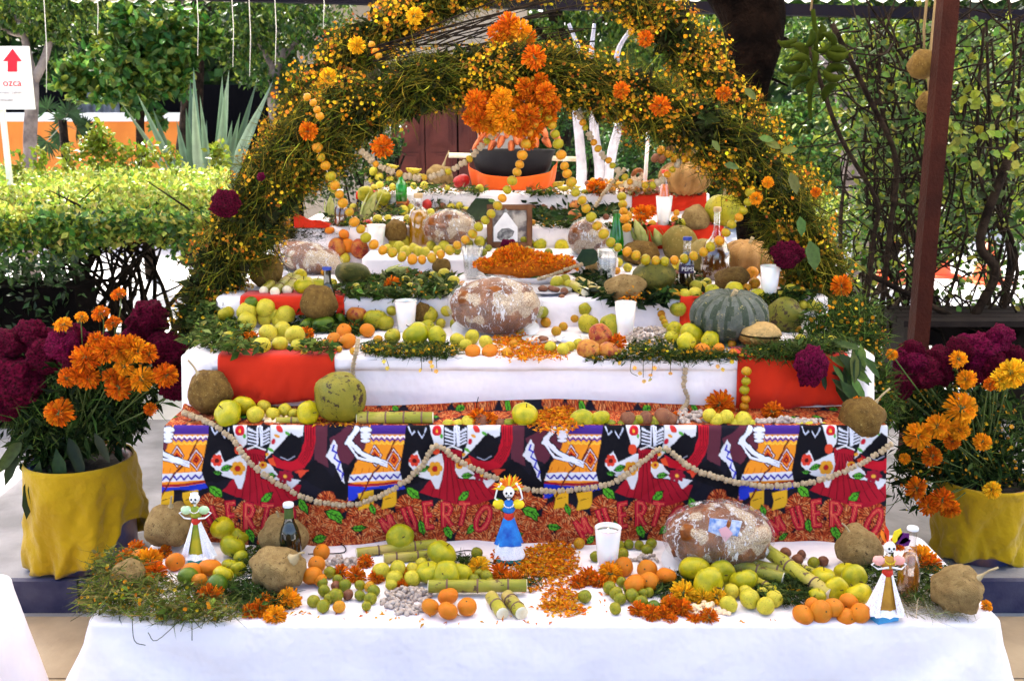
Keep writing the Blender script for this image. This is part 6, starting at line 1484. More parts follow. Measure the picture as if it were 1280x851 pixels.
# bottles and candle
bottle('dark nearly black glass bottle at the left of the front table', T1, 364, 626, 702, [(12.5, 0), (13.5, .03), (13.5, .42), (12, .52), (6.4, .72), (5.4, .80), (5.2, .95), (6, 1)], None, 'dark_glass', 'cap_white',
       extras=lambda t, H, s_: MB().lathe([(5.9*s_, H*.76), (5.6*s_, H*.93)], 16).build('neck_foil', M['label_green'], t))
bottle('clear beer bottle with golden drink behind the pink doll', T1, 1133, 655, 748, [(13.2, 0), (14, .02), (14, .36), (12.5, .46), (6.8, .70), (5.6, .82), (5.4, .97), (6.2, 1)], 'amber_liquid', 'clear_glass', 'cap_white', level=.62, cap_h=.03)
candle('tall white candle glass in the middle of the front table', T1, 759, 655, 713, 16.5, True)
def deco(t, rr, h):
    g = MB(); g.prism([(-.30*rr, .95*h), (-.32*rr, .55*h), (-.05*rr, .38*h), (.02*rr, .9*h)], -.62*rr, -.60*rr); g.build('blue_wrap_paper', M['paper_blue'], t, smooth=False)
    g = MB(); g.prism([(.1*rr, .9*h), (.05*rr, .45*h), (.22*rr, .4*h), (.28*rr, .85*h)], -.62*rr, -.60*rr); g.build('blue_wrap_paper', M['paper_blue'], t, smooth=False)
    g = MB(); g.prism([(-.14*rr, .62*h), (-.02*rr, .22*h), (.12*rr, .5*h), (.0, .72*h)], -.64*rr, -.625*rr); g.build('pink_paper', M['paper_pink'], t, smooth=False)
M['paper_blue'] = plain('blue_white_printed_paper', (.05, .18, .55), .5, (.6, .65, .75), 60); M['paper_pink'] = plain('pink_paper', (.75, .4, .45), .5)
loaf('huge round loaf in crinkled plastic on a plate, right of the front candle', T1, 898, 669, 67, 42, plate=1.04, deco=deco)

# ================================================================== SECOND STEP (T2)
jicama('dark rough jicama at the left end of the second step', T2, 262, 489, 28, 27, (-22, -42), 'root_dark')
jicama('dark rough jicama at the right end of the second step', T2, 1077, 522, 28, 26, (30, -40), 'root_dark')
fruit('coconut', 'green_coconut', 'large green coconut with brown patches in front of the left red cloth', 'coconut', T2, 425, 496, 33, rot=(.3, .2, 1))
heap('apple', 'apple', '{} yellow apple at the left end of the second step', 'apple', 'yellow apples on the left of the second step', T2, [(285, 517, 17), (304, 507, 14), (385, 516, 14)])
heap('guava', 'guava', '{} knobbly yellow guava between the left apples and the coconut', 'guava', 'guavas on the left of the second step', T2, [(319, 518, 11), (330, 508, 9), (341, 517, 9), (356, 513, 9), (367, 517, 7)])
cane('yellow cut sugarcane sliver below the lone left apple', T2, (346, 532), (384, 532), 4, joints=1)
cane('thick pale sugarcane lying right of the green coconut', T2, (447, 529), (541, 533), 7.5, joints=4)
heap('apple', 'apple', '{} yellow apple in the middle of the second step left of the petals', 'apple', 'apples left of the petals, second step', T2, [(656, 518, 15), (652, 531, 15)])
heap('guava', 'guava', '{} guava just right of the pale sugarcane on the second step', 'guava', 'guavas mid second step', T2, [(586, 529, 10.5), (560, 532, 9), (573, 531, 8)])
heap('apple', 'apple', '{} yellow apple right of the orange petals on the second step', 'apple', 'apples right of the petals, second step', T2, [(728, 527, 15), (750, 523, 12)])
heap('brownfruit', 'brown_hawthorn_fruit', '{} reddish brown fruit in the mixed row of the second step', 'small fruit', 'brown fruit on the second step', T2, [(602, 527, 11), (625, 531, 9), (785, 524, 11), (807, 523, 9.5), (829, 521, 13), (838, 524, 9)])
heap('hawgreen', 'green_hawthorn_fruit', '{} small green fruit in the mixed row of the second step', 'small fruit', 'green fruit on the second step', T2, [(636, 530, 8), (749, 532, 8.5), (763, 531, 7.5), (777, 531, 6), (793, 529, 7), (800, 524, 7), (818, 527, 7.5)])
peanuts('peanut pile right of the mixed fruit on the second step', T2, (860, 524, 24, 9), 46, h=.02)
peanuts('long peanut pile beside the right guavas on the second step', T2, (985, 540, 42, 9), 60, h=.012)
peanuts('peanut pile in front of the left guavas on the second step', T2, (345, 526, 26, 5), 18, False, h=.01)
marigold_on('single round orange marigold above the right peanut pile', T2, 900, 506, 16, 'orange', face=(0, -1, .3))
marigolds_on('{} orange marigold behind the fruit on the second step', T2, [(598, 524, 12), (612, 526, 10), (966, 515, 12), (846, 522, 8)])
marigold(' '.join('small orange marigold lying on the right dark jicama'.split()), PY(1073, 505, 2.80), .021, (0, -1, .5), 'orange')
heap('guava', 'guava', '{} yellow guava below the round marigold on the second step', 'guava', 'guavas below the round marigold', T2, [(887, 519, 10), (896, 525, 9), (908, 521, 9), (918, 530, 8), (928, 526, 12), (938, 530, 7)])
heap('guava', 'guava', '{} pale guava left of the right dark jicama', 'guava', 'guavas by the right dark jicama', T2, [(998, 535, 10), (1010, 532, 8), (1016, 541, 11), (1027, 535, 9), (1036, 540, 12)])
petal_carpet('petal_heap', 'orange petals spilling over the printed cloth edge in the middle', T2, [(695, 530, 30, 10), (700, 520, 26, 10)], 900, h=.02)
petal_carpet('petal_specks', 'orange petals along the left of the second step', T2, [(430, 528, 50, 6)], 100, h=.004)
o_st = onz(597, 520, T2.z)[0]; t = thing('dry_twig', 'single thin dark stem standing upright on the second step', 'twig', o_st); mb = MB(); mb.tube([Vector((0, 0, 0)), PY(596, 505, o_st.y)-o_st, PY(598, 496, o_st.y)-o_st], .0012, 5); mb.build('stem', M['twig'], t)

# ================================================================== THIRD STEP (T3)
heap('guava', 'guava', '{} yellow pear-like guava in the left heap of the third step', 'guava', 'guavas in the left heap', T3, [(332, 385, 12), (309, 390, 13), (309, 401, 13), (331, 398, 10), (357, 394, 13), (350, 401, 10), (341, 393, 9), (335, 416, 12), (353, 413, 12), (369, 419, 13), (327, 432, 12), (350, 430, 10), (286, 423, 9.5), (372, 432, 9)])
fruit('lime', 'lime', 'dark green lime at the back of the left heap', 'lime', T3, 314, 379, 9)
heap('lime', 'green_pepper', '{} green pepper beside the dark bottle on the third step', 'pepper', 'green peppers', T3, [(404, 405, 11), (410, 393, 9), (424, 402, 8), (386, 406, 9)], sy=1.4)
fruit('peach', 'pomegranate', 'red fruit right of the green peppers on the third step', 'fruit', T3, 446, 394, 12)
heap('mandarin', 'mandarin', '{} mandarin of the group above the grey peanut chain', 'mandarin', 'mandarins on the third step left', T3, [(430, 413, 9.5), (417, 424, 8.5), (435, 426, 11), (459, 413, 10)])
heap('quince', 'quince', '{} green-yellow fruit left of the third-step candle', 'fruit', 'green-yellow fruit by the candle', T3, [(469, 399, 14), (491, 420, 10), (482, 404, 10), (536, 394, 11)])
heap('apple', 'apple', '{} large yellow apple in front of the third-step left candle', 'apple', 'apples below the left candle', T3, [(520, 418, 16), (546, 421, 12.5), (535, 409, 9)])
heap('guava', 'guava', '{} guava left of the petal carpet on the third step', 'guava', 'guavas before the big loaf', T3, [(572, 425, 9.5), (582, 431, 8), (590, 421, 10), (607, 427, 9)])
heap('mandarin', 'mandarin', '{} orange fruit at the edge left of the petal carpet', 'mandarin', 'two orange fruit before the loaf', T3, [(591, 439, 10.5), (612, 439, 10)])
jicama('round brown coconut beside the left candle of the third step', T3, 528, 392, 11, 14, kind='root_dark', name='coconut', cat='coconut')
jicama('mottled brown jicama behind the slim dark bottle, third step', T3, 398, 378, 24, 22, kind='root_dark')
candle('white candle glass left of the big wrapped centre loaf', T3, 508, 375, 414, 14)
candle('white candle glass right of the big wrapped centre loaf', T3, 781, 377, 421, 13.5)
bottle('slim dark bottle with a small label on the left of the third step', T3, 411, 335, 394, [(9, 0), (9.8, .03), (9.8, .36), (8.5, .46), (5, .66), (4.6, .78), (4.6, .96), (5.2, 1)], None, 'dark_glass', 'cap_blue',
       extras=lambda t, H, s_: MB().lathe([(9.95*s_, H*.08), (9.95*s_, H*.2)], 20).build('paper_label', M['label_white'], t))
loaf('largest centre loaf in shiny plastic on the third step', T3, 619, 381, 58, 36, plate=.95)
petal_carpet('petal_carpet', 'orange petal carpet at the front of the third step', T3, [(655, 436, 38, 14), (675, 442, 34, 8), (640, 425, 26, 8)], 1500, h=.012)
t, r_, s_ = plate('white plate with dark food behind the petal carpet', T3, 672, 428, 20)
for k_ in range(7):
    a = random.random()*6.28; o = mobj('dark_food', FR['brownfruit'], t, (math.cos(a)*r_*.45, math.sin(a)*r_*.3, .012), (0, 0, a), (.012, .011, .008))
    o.data = FR['brownfruit']
t, r_, s_ = plate('white plate with pale food left of the red apples', T3, 714, 428, 22)
g = MB(); g.ell((0, 0, .01), (r_*.6, r_*.4, .012), 14, 8, 0, None, lambda p: p*(1+.3*mnoise.noise(p*4))); g.build('pale_food', M['plate'], t)
g = MB(); g.tube([(-.03, -.01, .018), (.0, .0, .021), (.03, .005, .019)], .0018, 5); g.build('spoon', M['rim'], t)
heap('guava', 'guava', '{} small guava in front of the two plates', 'guava', 'guavas before the plates', T3, [(688, 434, 8), (704, 436, 8.5), (712, 433, 7), (723, 430, 7.5)])
heap('quince', 'apple', '{} green apple behind the red apples, left of the right candle', 'apple', 'green apples', T3, [(735, 405, 12.5), (762, 407, 13.5)])
heap('peach', 'red_apple', '{} red-yellow apple in the pile of three left of the right candle', 'apple', 'three red-yellow apples', T3, [(736, 438, 14), (762, 440, 13.5), (750, 419, 14)])
marigold_on('orange marigold right behind the three red-yellow apples', T3, 772, 428, 10, 'orange')
peanuts('grey peanut heap mixed with herbs right of the red apples', T3, (812, 425, 32, 14), 90, h=.03)
peanuts('peanuts at the front edge under the yellow apples', T3, (840, 440, 12, 6), 16, h=.01)
herb_pile('herb_pile', 'herb with tiny yellow flowers hanging over the edge, right of the red apples', 'herbs', T3, [(812, 443, 44, 9), (820, 432, 34, 10), (858, 446, 30, 6)], 900, .03, fl=150, leafn=300, fcols=((.8, .42, .01), (.75, .5, .03)),
          twigs=[[(790, 448, 2.90), (788, 464, 2.885), (797, 470, 2.885)], [(804, 448, 2.9), (804, 472, 2.885)], [(816, 448, 2.9), (815, 465, 2.885), (812, 474, 2.885)], [(838, 448, 2.9), (838, 466, 2.885)]])
herb_pile('herb_pile', 'herb with tiny yellow flowers below the left candle', 'herbs', T3, [(470, 434, 20, 8), (510, 437, 54, 9), (545, 438, 34, 8)], 900, .03, fl=190, leafn=300, fcols=((.8, .42, .01), (.75, .5, .03)),
          twigs=[[(480, 444, 2.9), (480, 456, 2.885)], [(527, 444, 2.9), (527, 462, 2.885)], [(538, 444, 2.9), (540, 464, 2.885)], [(545, 444, 2.9), (546, 460, 2.885)], [(482, 446, 2.9), (486, 458, 2.885)]])
P = np.array([PY(x, y, 2.88)[:] for x, y in ((480, 452), (484, 460), (526, 463), (538, 452), (545, 464), (540, 458), (775, 454), (793, 460), (800, 466), (805, 476), (812, 474), (818, 460), (813, 468), (838, 466), (897, 458), (903, 462), (1215 * 0 + 915, 452))])
o = cloud('hanging_blossoms', [blossoms_np(P, .014, vary(((.8, .4, .01), (.75, .5, .03)), len(P), .1), N=rdir(len(P))+np.array([0, -1.2, 0]))], M['petal'], origin=tuple(P[0])); tag(o, 'tiny yellow blossoms dangling before the third white cloth', 'blossoms')
heap('apple', 'apple', '{} yellow apple left of the big striped squash', 'apple', 'apples left of the squash', T3, [(865, 417, 15), (858, 429, 13), (840, 422, 9), (888, 425, 11.5), (843, 411, 9)])
heap('mandarin', 'mandarin', '{} mandarin below the big striped squash', 'mandarin', 'mandarins below the squash', T3, [(878, 439, 10.5), (916, 443, 7.5), (898, 436, 8)])
c, rr = rest(912, 394, 50, T3, ry=35)
t = thing('striped_squash', 'big ribbed grey-green striped squash on the right of the third step', 'squash', c); sq = FR['squash']; sq.materials.append(M['squash_grey'])
for pl in sq.polygons:
    a = math.atan2(pl.center.y, pl.center.x); pl.material_index = 2 if math.cos(a*16+1.6*mnoise.noise(pl.center*2.5)*2) > -.05 else 0
mobj('rind', sq, t, rot=(.12, 0, 0), scale=(rr, rr*.9, rr*35/50/.74))
g = MB(); g.tube([(0, -.01, rr*.36), (.004, -.012, rr*.5), (.012, -.02, rr*.66)], [rr*.1, rr*.055, rr*.07], 8); g.build('stalk', M['stalk'], t)
c, rr = rest(949, 419, 28, T3, ry=17); t = thing('split_gourd', 'split dry brown gourd at the foot of the striped squash', 'gourd', c)
def half(p, up): return Vector((p.x*(1+.05*mnoise.noise(p*3)), p.y, max(p.z, .12-.1*p.x) if up else min(p.z, -.02-.1*p.x)))
g = MB(); g.ell((0, 0, 0), (rr, rr*.8, rr*.64), 30, 18, 0, None, lambda p: half(p, True)); g.build('upper_shell', M['root'], t)
g = MB(); g.ell((0, 0, 0), (rr*.94, rr*.75, rr*.6), 30, 18, 0, None, lambda p: half(p, False)); g.build('lower_shell', M['root_dark'], t)
fruit('coconut', 'green_coconut', 'green-brown coconut right of the striped squash', 'coconut', T3, 981, 394, 22, rot=(.9, .2, 1))
heap('guava', 'guava', '{} small yellow guava near the right arch foot', 'guava', 'small guavas at the right arch foot', T3, [(1003, 381, 7), (1014, 381, 7), (1023, 383, 6), (1000, 424, 7), (1040, 426, 7), (1055, 430, 6), (1020, 428, 6)])
herb_pile('herb_pile', 'bundle of long green herb stems at the right of the third step', 'herbs', T3, [(970, 437, 36, 9), (1010, 433, 44, 9), (1040, 428, 30, 12), (990, 444, 30, 6)], 1100, .035, leafn=700, fl=60, L=.09, leafsize=.025, fcols=((.7, .55, .03), (.5, .5, .05)))
herb_pile('herb_pile', 'mixed herbs and husks at the left end of the third step', 'herbs', T3, [(262, 400, 24, 20), (285, 412, 30, 18), (250, 424, 20, 8), (300, 432, 40, 8), (395, 432, 30, 8)], 1100, .05, leafn=900, fl=60, leafsize=.03, leafcols=((.10, .15, .025), (.25, .3, .06), (.05, .09, .015)))
herb_pile('herb_pile', 'leafy green tuft behind the peppers on the third step', 'herbs', T3, [(395, 402, 36, 12), (432, 404, 24, 12), (450, 408, 18, 10)], 500, .03, leafn=500, leafsize=.035)
marigolds_on('{} orange marigold bloom in the left fruit heap', T3, [(312, 425, 11), (383, 418, 9), (441, 411, 8)])
# big bloom hanging on the right red cloth with its long leaves
cockscomb('large purple cockscomb bloom hanging over the right red cloth', PY(1014, 457, 2.86), 25*2.88/F, 29*2.88/F*.9, k=2)
lp = PY(1040, 450, 2.88); t = thing('flower_leaves', 'long green leaves of the cockscomb hanging over the right red cloth', 'leaves', lp)
for k_ in range(34):
    a = random.uniform(-.9, 1.9); L_ = random.uniform(.05, .11); st_ = Vector((random.uniform(-.02, .09), random.uniform(-.03, .05), random.uniform(-.06, .05)))
    V, Fc, C = bigleaves_np(np.array([st_[:]]), L_, vary(((.06, .11, .015), (.12, .18, .03), (.03, .06, .01)), 1, .3), D=np.array([[math.cos(a)*.6, -.3, -abs(math.sin(a))]]), N=np.array([[random.uniform(-.5, .5), -1, .4]]), asp=.34)
    mobj('leaf', npmesh('leaf', V, Fc, M['leaf'], True, C), t)
# ================================================================== FOURTH STEP (T4, T4b)
cane('leftmost of three cane stubs on the fourth-step red cloth', T4, (330, 369), (348, 352), 6, joints=1)
cane('middle of three cane stubs on the fourth-step red cloth', T4, (344, 371), (364, 352), 6.5, joints=2)
cane('rightmost of three cane stubs on the fourth-step red cloth', T4, (359, 369), (374, 352), 6.5, joints=1)
heap('apple', 'apple', '{} yellow apple right of the three cane stubs', 'apple', 'apples by the cane stubs', T4, [(381, 357, 12.5), (397, 357, 11), (375, 345, 9)])
jicama('dark round root behind the cane stubs by the left arch leg', T4, 332, 338, 22, 20, kind='root_dark')
loaf('long narrow wrapped loaf tilted on a plate beside the left arch leg', T4, 384, 322, 43, 19, plate=1.05, bones=False, tilt=13)
jicama('greenish brown squash right of the long wrapped loaf', T4, 441, 342, 23, 14, kind='melon_dark', name='squash', cat='squash')
heap('peach', 'red_apple', '{} red apple behind the long wrapped loaf', 'apple', 'red apples behind the long loaf', T4, [(422, 309, 11), (449, 311, 11)])
heap('mandarin', 'mandarin', '{} orange fruit around the red apples on the left', 'mandarin', 'orange fruit by the red apples', T4, [(434, 307, 9), (430, 293, 7), (412, 288, 6)])
herb_pile('herb_pile', 'green leaves and herb sprigs along the front of the fourth step', 'herbs', T4, [(450, 362, 40, 9), (500, 364, 44, 10), (550, 362, 28, 8), (520, 348, 50, 8), (460, 350, 26, 8)], 1300, .035, leafn=1100, leafsize=.035, fl=90, leafcols=((.05, .09, .015), (.09, .14, .025), (.16, .2, .06)))
def husk(label, T, p0, p1, r, cols='husk'):
    a, s_ = spot(T, *p0); b = PY(p1[0], p1[1], a.y+.0); t = thing('corn_cob', label, 'corn', a)
    d = b-a; L_ = d.length; dn = d.normalized(); q = dn.to_track_quat('Z', 'Y')
    g = MB(); g.lathe([(0, 0), (r*s_*.7, L_*.03), (r*s_, L_*.25), (r*s_*.9, L_*.5), (r*s_*.45, L_*.8), (0, L_)], 12, rib=lambda a: 1+.08*math.cos(a*6)); g.build('husk', M[cols], t, rot=q.to_euler())
    for k_ in range(4):
        an = k_*1.57+.4; g = MB(); w_ = r*s_*.7; u = Vector((math.cos(an), math.sin(an), 0)); v = Vector((-math.sin(an), math.cos(an), 0))
        g.add([u*r*s_*.7-v*w_*.6, u*r*s_*.7+v*w_*.6, u*r*s_*1.2+v*w_*.7+Vector((0, 0, L_*.45)), u*r*s_*1.3-v*w_*.7+Vector((0, 0, L_*.4)), u*r*s_*1.1+Vector((0, 0, L_*(.8+.1*k_)))], [(0, 1, 2, 3), (3, 2, 4)]); g.build('husk_leaf', M[cols], t, rot=q.to_euler())
    return t
husk('pale corn cob in its husk lying among the fourth-step leaves', T4, (476, 349), (512, 333), 7)
marigolds_on('{} orange marigold among the fourth-step leaves', T4, [(490, 358, 11), (467, 334, 6), (511, 340, 5), (525, 345, 5)])
heap('guava', 'guava', '{} small guava by the leaves left of the big loaf, fourth step', 'guava', 'guavas left of the big loaf', T4, [(555, 343, 8), (567, 351, 7.5), (548, 359, 6), (558, 361, 6.5), (541, 345, 6)])
jicama('small brown root hanging below the fruit garland', T4, 552, 332, 13, 10, kind='root_dark')
def tumbler(label, T, px, ytop, ybase, r, square=False, fill='water'):
    b, s_ = spot(T, px, ybase); H = (ybase-ytop)*s_; rt = r*s_; rb = rt*.72; t = thing('drinking_glass', label, 'glass', b)
    rib = (lambda a: 1+.035*math.cos(a*12)) if not square else (lambda a: (1/max(abs(math.cos(a)), abs(math.sin(a))))**.55)
    g = MB(); g.lathe([(0, 0), (rb, 0), (rt, H), (rt*.94, H), (rb*.92, .008), (0, .008)], 48, rib=rib); g.build('tumbler', M['clear_glass'], t)
    g = MB(); g.lathe([(0, .009), (rb*.9, .009), (rb*.9+(rt-rb)*.62, H*.72), (0, H*.72)], 24, rib=rib); g.build('water', M[fill], t)
tumbler('fluted clear glass of water above the centre loaf', T4, 591, 308, 348, 13)
tumbler('thick square-rimmed glass of water right of the plates', T4, 758, 312, 353, 13.5, True)
candle('white candle glass behind the left side of the fruit garland', T4b, 471, 281, 312, 12)
candle('white candle glass before the right wrapped bun', T4b, 743, 292, 318, 11)
jicama('hairy brown coconut between the candle and the yellow bottle', T4b, 495, 289, 15, 14, kind='root_dark', name='coconut', cat='coconut')
bottle('clear bottle of yellow liquor with a cork, left of centre', T4b, 524, 244, 306, [(12, 0), (13, .03), (13, .55), (11, .66), (5.2, .76), (4.4, .80), (4.4, .97), (5, 1)], 'yellow_liquid', 'clear_glass', 'cork', level=.68, cap_h=.08)
heap('guava', 'guava', '{} pale yellow guava around the foot of the yellow liquor bottle', 'guava', 'guavas by the yellow bottle', T4b, [(493, 304, 8), (505, 302, 8.5), (499, 309, 8), (507, 314, 7.5), (517, 310, 7), (523, 314, 7), (531, 315, 6.5), (539, 307, 6.5), (555, 308, 7.5), (600, 302, 7.5), (547, 313, 6), (484, 311, 6)])
loaf('wrapped bread bun right of the yellow liquor bottle', T4b, 562, 284, 33, 22, bones=True, flat=.9)
loaf('wrapped round bread bun behind the green bottle', T4b, 735, 296, 26, 24, bones=True, plate=.95)
# framed picture with a house-shaped paper ornament in front
b, s_ = spot(T5, 637, 305); b = PY(637, 306, 4.17); b.z = 1.158; t = thing('picture_frame', 'brown wooden picture frame standing at the centre of the altar', 'picture frame', b); w_, h_ = 28*s_, 53*s_; fw = 7*s_
M['frame_wood'] = plain('brown_frame_wood', (.15, .06, .02), .5, (.08, .03, .012), 14, .3, .01, 50); M['photo'] = plain('faded_grey_photograph', (.4, .36, .32), .4, (.1, .08, .08), 22, lo=.42, hi=.58)
for (x0, x1, z0, z1) in ((-w_, -w_+fw, 0, h_), (w_-fw, w_, 0, h_), (-w_+fw, w_-fw, h_-fw, h_), (-w_+fw, w_-fw, 0, fw)):
    g = MB(); g.box((x0, -.012, z0), (x1, .012, z1)); g.box((x0+.003, -.016, z0+.003), (x1-.003, -.0125, z1-.003)); g.build('frame_side', M['frame_wood'], t, smooth=False, rot=(-.12, 0, 0))
g = MB(); g.box((-w_+fw, -.003, fw), (w_-fw, .004, h_-fw)); g.build('picture', M['photo'], t, smooth=False, rot=(-.12, 0, 0))
b, s_ = spot(T4b, 632, 302); M['paper'] = plain('white_card', (.72, .72, .74), .6, (.6, .6, .63), 20); M['ink'] = plain('dark_grey_print', (.05, .05, .06), .7, (.3, .3, .3), 60)
t = thing('paper_ornament', 'white house-shaped paper card with a dark print before the frame', 'card', b); q = s_
g = MB(); g.prism([(-15*q, 0), (15*q, 0), (15*q, 18*q), (0, 38*q), (-15*q, 18*q)], -.002, .0); g.build('card', M['paper'], t, smooth=False)
g = MB(); g.prism([(-11*q, 5*q), (-6*q, 1*q), (3*q, 3*q), (9*q, 7*q), (11*q, 13*q), (4*q, 17*q), (-5*q, 16*q), (-10*q, 11*q)], -.0032, -.0022); g.build('print', M['ink'], t, smooth=False)
g = MB(); g.prism([(-4*q, 36*q), (4*q, 36*q), (0, 42*q)], -.003, .001); g.build('hanger', M['ink'], t, smooth=False)
# tray with marigold mound
b, s_ = atY(652, 338, 3.70); b.z = T4.z+.002; t = thing('tray', 'long white tray carrying the marigold mound', 'tray', b); q = s_
g = MB(); g.lathe([(0, 0), (46*q, 0), (56*q, 8*q), (57*q, 9*q), (47*q, 2.5*q), (0, 2*q)], 40); g.build('dish', M['plate'], t, scale=(1, .7, 1))
mt = Tier(b.z+.012, T4.y0, T4.y1)
def mound(label, blobs, n):
    c0, s_ = atY(blobs[0][0], blobs[0][1], 3.70); t = thing('marigold_mound', label, 'flower petals', c0); packs = []; tot = sum(e[2]*e[3] for e in blobs); g = MB()
    for x, y, rx, ry in blobs:
        c = PY(x, y, 3.70); k = int(n*rx*ry/tot); D = rdir(k, .6); D[:, 2] = np.abs(D[:, 2]); P = np.array(c)+D*np.array((rx*s_, rx*s_*.55, ry*s_)); P = P+np.array([[0, 0, .02*mnoise.noise(Vector(p)*22)+.012*mnoise.noise(Vector(p)*50)] for p in P]); g.ell(c-c0, (rx*s_*.92, rx*s_*.50, ry*s_*.88), 20, 10)
        packs.append(leaves_np(P, .016*(.6+.6*rng.random(k)), vary(OR+MX, k, .2, .08), D=D+rdir(k)*.7, N=rdir(k), asp=.5, fold=.6))
    cloud('petals', packs, M['petal'], t, origin=c0); g.build('heap_core', M['petal_core'], t)
M['petal_core'] = plain('packed_petals', (.55, .14, .006), .9, (.36, .08, .004), 90, 1, .004, 200)
mound('heaped orange marigold petals on the white tray', [(650, 334, 46, 17), (642, 332, 28, 22), (690, 333, 30, 13), (616, 334, 22, 10)], 2900)
cockscomb('bright magenta velvet flower lying on the marigold mound', PY(636, 306, 3.78), 12*3.8/F, 7*3.8/F, k=2)
petal_carpet('petal_patch', 'small patch of orange petals behind the plate of food', T4, [(652, 352, 18, 6), (640, 350, 10, 6)], 400, h=.03)
heap('apple', 'apple', '{} pale yellow apple on the marigold tray by the white folds', 'apple', 'apples at the marigold tray', mt, [(675, 306, 8.5), (702, 309, 9)])
b, s_ = spot(T4, 711, 336); t = thing('cup', 'plain white cup between the marigolds and the wrapped bun', 'cup', b); q = s_
g = MB(); g.lathe([(0, 0), (8*q, 0), (11*q, 18*q), (10.3*q, 18*q), (7.4*q, 1.5*q), (0, 1.2*q)], 24); g.build('cup_body', M['plate'], t)
t, r_, s_ = plate('white plate with small food pieces above the centre loaf', T4, 681, 366, 34, mat='plate_blue')
for k_ in range(10):
    a = random.random()*6.28; q = random.random()*.6; mobj('food_piece', FR['brownfruit'], t, (math.cos(a)*r_*q, math.sin(a)*r_*q, .014), (0, 0, a), (.013, .011, .010))
heap('guava', 'guava', '{} ochre guava on the far rim of the plate above the centre loaf', 'guava', 'guavas behind the plate', T4, [(696, 353, 8.5), (706, 350, 7.5), (712, 356, 6.5)])
for i, (p0, p1) in enumerate((((716, 362), (732, 372)), ((724, 357), (742, 366)), ((738, 368), (758, 378)))):
    cane(('left', 'upper', 'right')[i]+' short cane piece right of the plate above the centre loaf', T4, p0, p1, 6, joints=0)
jicama('shaggy round root with orange patches above the right candle', T4, 780, 361, 27, 19, kind='jicama2')
petal_carpet('petal_patch', 'orange petals stuck to the shaggy root above the right candle', Tier(T4.z+.004, 3.36, 3.5), [(790, 370, 16, 8)], 160, h=.05)
jicama('pale shell-like root left behind the thick glass of water', T4, 742, 336, 11, 11)
jicama('brown husk ball under the fruit garland, right of the green bottle', T4, 800, 316, 24, 15, kind='root_dark')
fruit('melon_dark', 'melon', 'dark green rough melon under the right fruit garland', 'melon', T4, 818, 344, 26, rot=(0, 0, .5), sz=.75)
fruit('melon', 'melon', 'big ochre melon behind the cola bottle', 'melon', T4, 850, 304, 23, rot=(0, 0, .5))
fruit('melon', 'melon', 'ochre melon hidden behind the brown liquor jug', 'melon', T4, 886, 320, 26, rot=(0, 0, 2))
husk('left pale corn cob standing upright below the fifth step', T4, (805, 306), (793, 273), 8)
husk('right pale corn cob standing upright below the fifth step', T4, (826, 306), (818, 285), 6.5)
bottle('clear green tapered bottle beside the corn, right of centre', T4, 770, 265, 318, [(9, 0), (9.6, .03), (9.4, .3), (4.6, .85), (4.2, .96), (4.8, 1)], None, 'green_glass', 'label_green')
def cola_label(t, H, s_):
    g = MB(); g.lathe([(6.4*s_, H*.56), (9.55*s_, H*.48), (9.55*s_, H*.34)], 20); g.build('paper_label', M['label_dark'], t)
    text(t, 'PEPSI', (0, -9.8*s_, H*.39), 7.0*s_, M['cap_white'], align='CENTER', depth=.0006)
bottle('dark cola bottle with white lettering in front of the ochre melon', T4, 857, 298, 363, [(9, 0), (9.8, .03), (9.6, .3), (9, .5), (5, .72), (4.5, .8), (4.5, .96), (5.2, 1)], 'cola', 'clear_glass', 'cap_blue', level=.72, extras=cola_label)
bottle('brown liquor jug with a long thin neck, right of the cola bottle', T4, 893, 262, 349, [(17, 0), (18.5, .03), (18.5, .36), (14, .50), (6, .62), (4, .70), (3.8, .95), (4.4, 1)], 'brown_liquid', 'clear_glass', 'cork', level=.48)
c, rr = rest(936, 320, 35, T4, ry=21)
t = thing('pumpkin', 'beige ribbed pumpkin with dark marks right of the liquor jug', 'pumpkin', c); mobj('rind', FR['pumpkin'], t, rot=(.1, .05, 0), scale=(rr, rr*.95, rr)); g = MB(); g.tube([(0, 0, rr*.35), (.003, 0, rr*.5), (.012, 0, rr*.68)], [rr*.1, rr*.06, rr*.07], 8); g.build('stalk', M['stalk'], t)
jicama('long dark root with an orange end behind the striped squash', T4, 914, 348, 23, 14, kind='root_dark')
heap('haw', 'orange_fruit', '{} orange fruit between the long root and the right candle', 'fruit', 'orange fruit by the right candle', T4, [(940, 341, 9), (943, 354, 7.5), (976, 352, 7), (933, 360, 6)])
candle('white candle glass right of the beige pumpkin', T4, 961, 333, 372, 12.5)
jicama('tan squash piece behind the candle glass at the right', T4, 985, 345, 14, 9)
heap('haw', 'orange_hawthorn_fruit', '{} orange-yellow fruit below the cola bottle', 'small fruit', 'orange fruit below the cola bottle', T4, [(841, 369, 9.5), (819, 373, 5.5), (826, 366, 6), (809, 369, 6)])
heap('guava', 'guava', '{} yellow guava between the cola bottle and the striped squash', 'guava', 'guavas below the cola bottle', T4, [(856, 369, 8.5), (869, 367, 8.5), (870, 358, 8), (877, 358, 7), (884, 353, 6)])
heap('apple', 'apple', '{} yellow apple peeping over the striped squash', 'apple', 'apples behind the squash', T4, [(890, 364, 9), (917, 365, 12), (948, 370, 11)])
jicama('dried red chilli pods behind the striped squash', T4, 899, 358, 11, 4, kind='root_dark', name='chilli', cat='chilli')
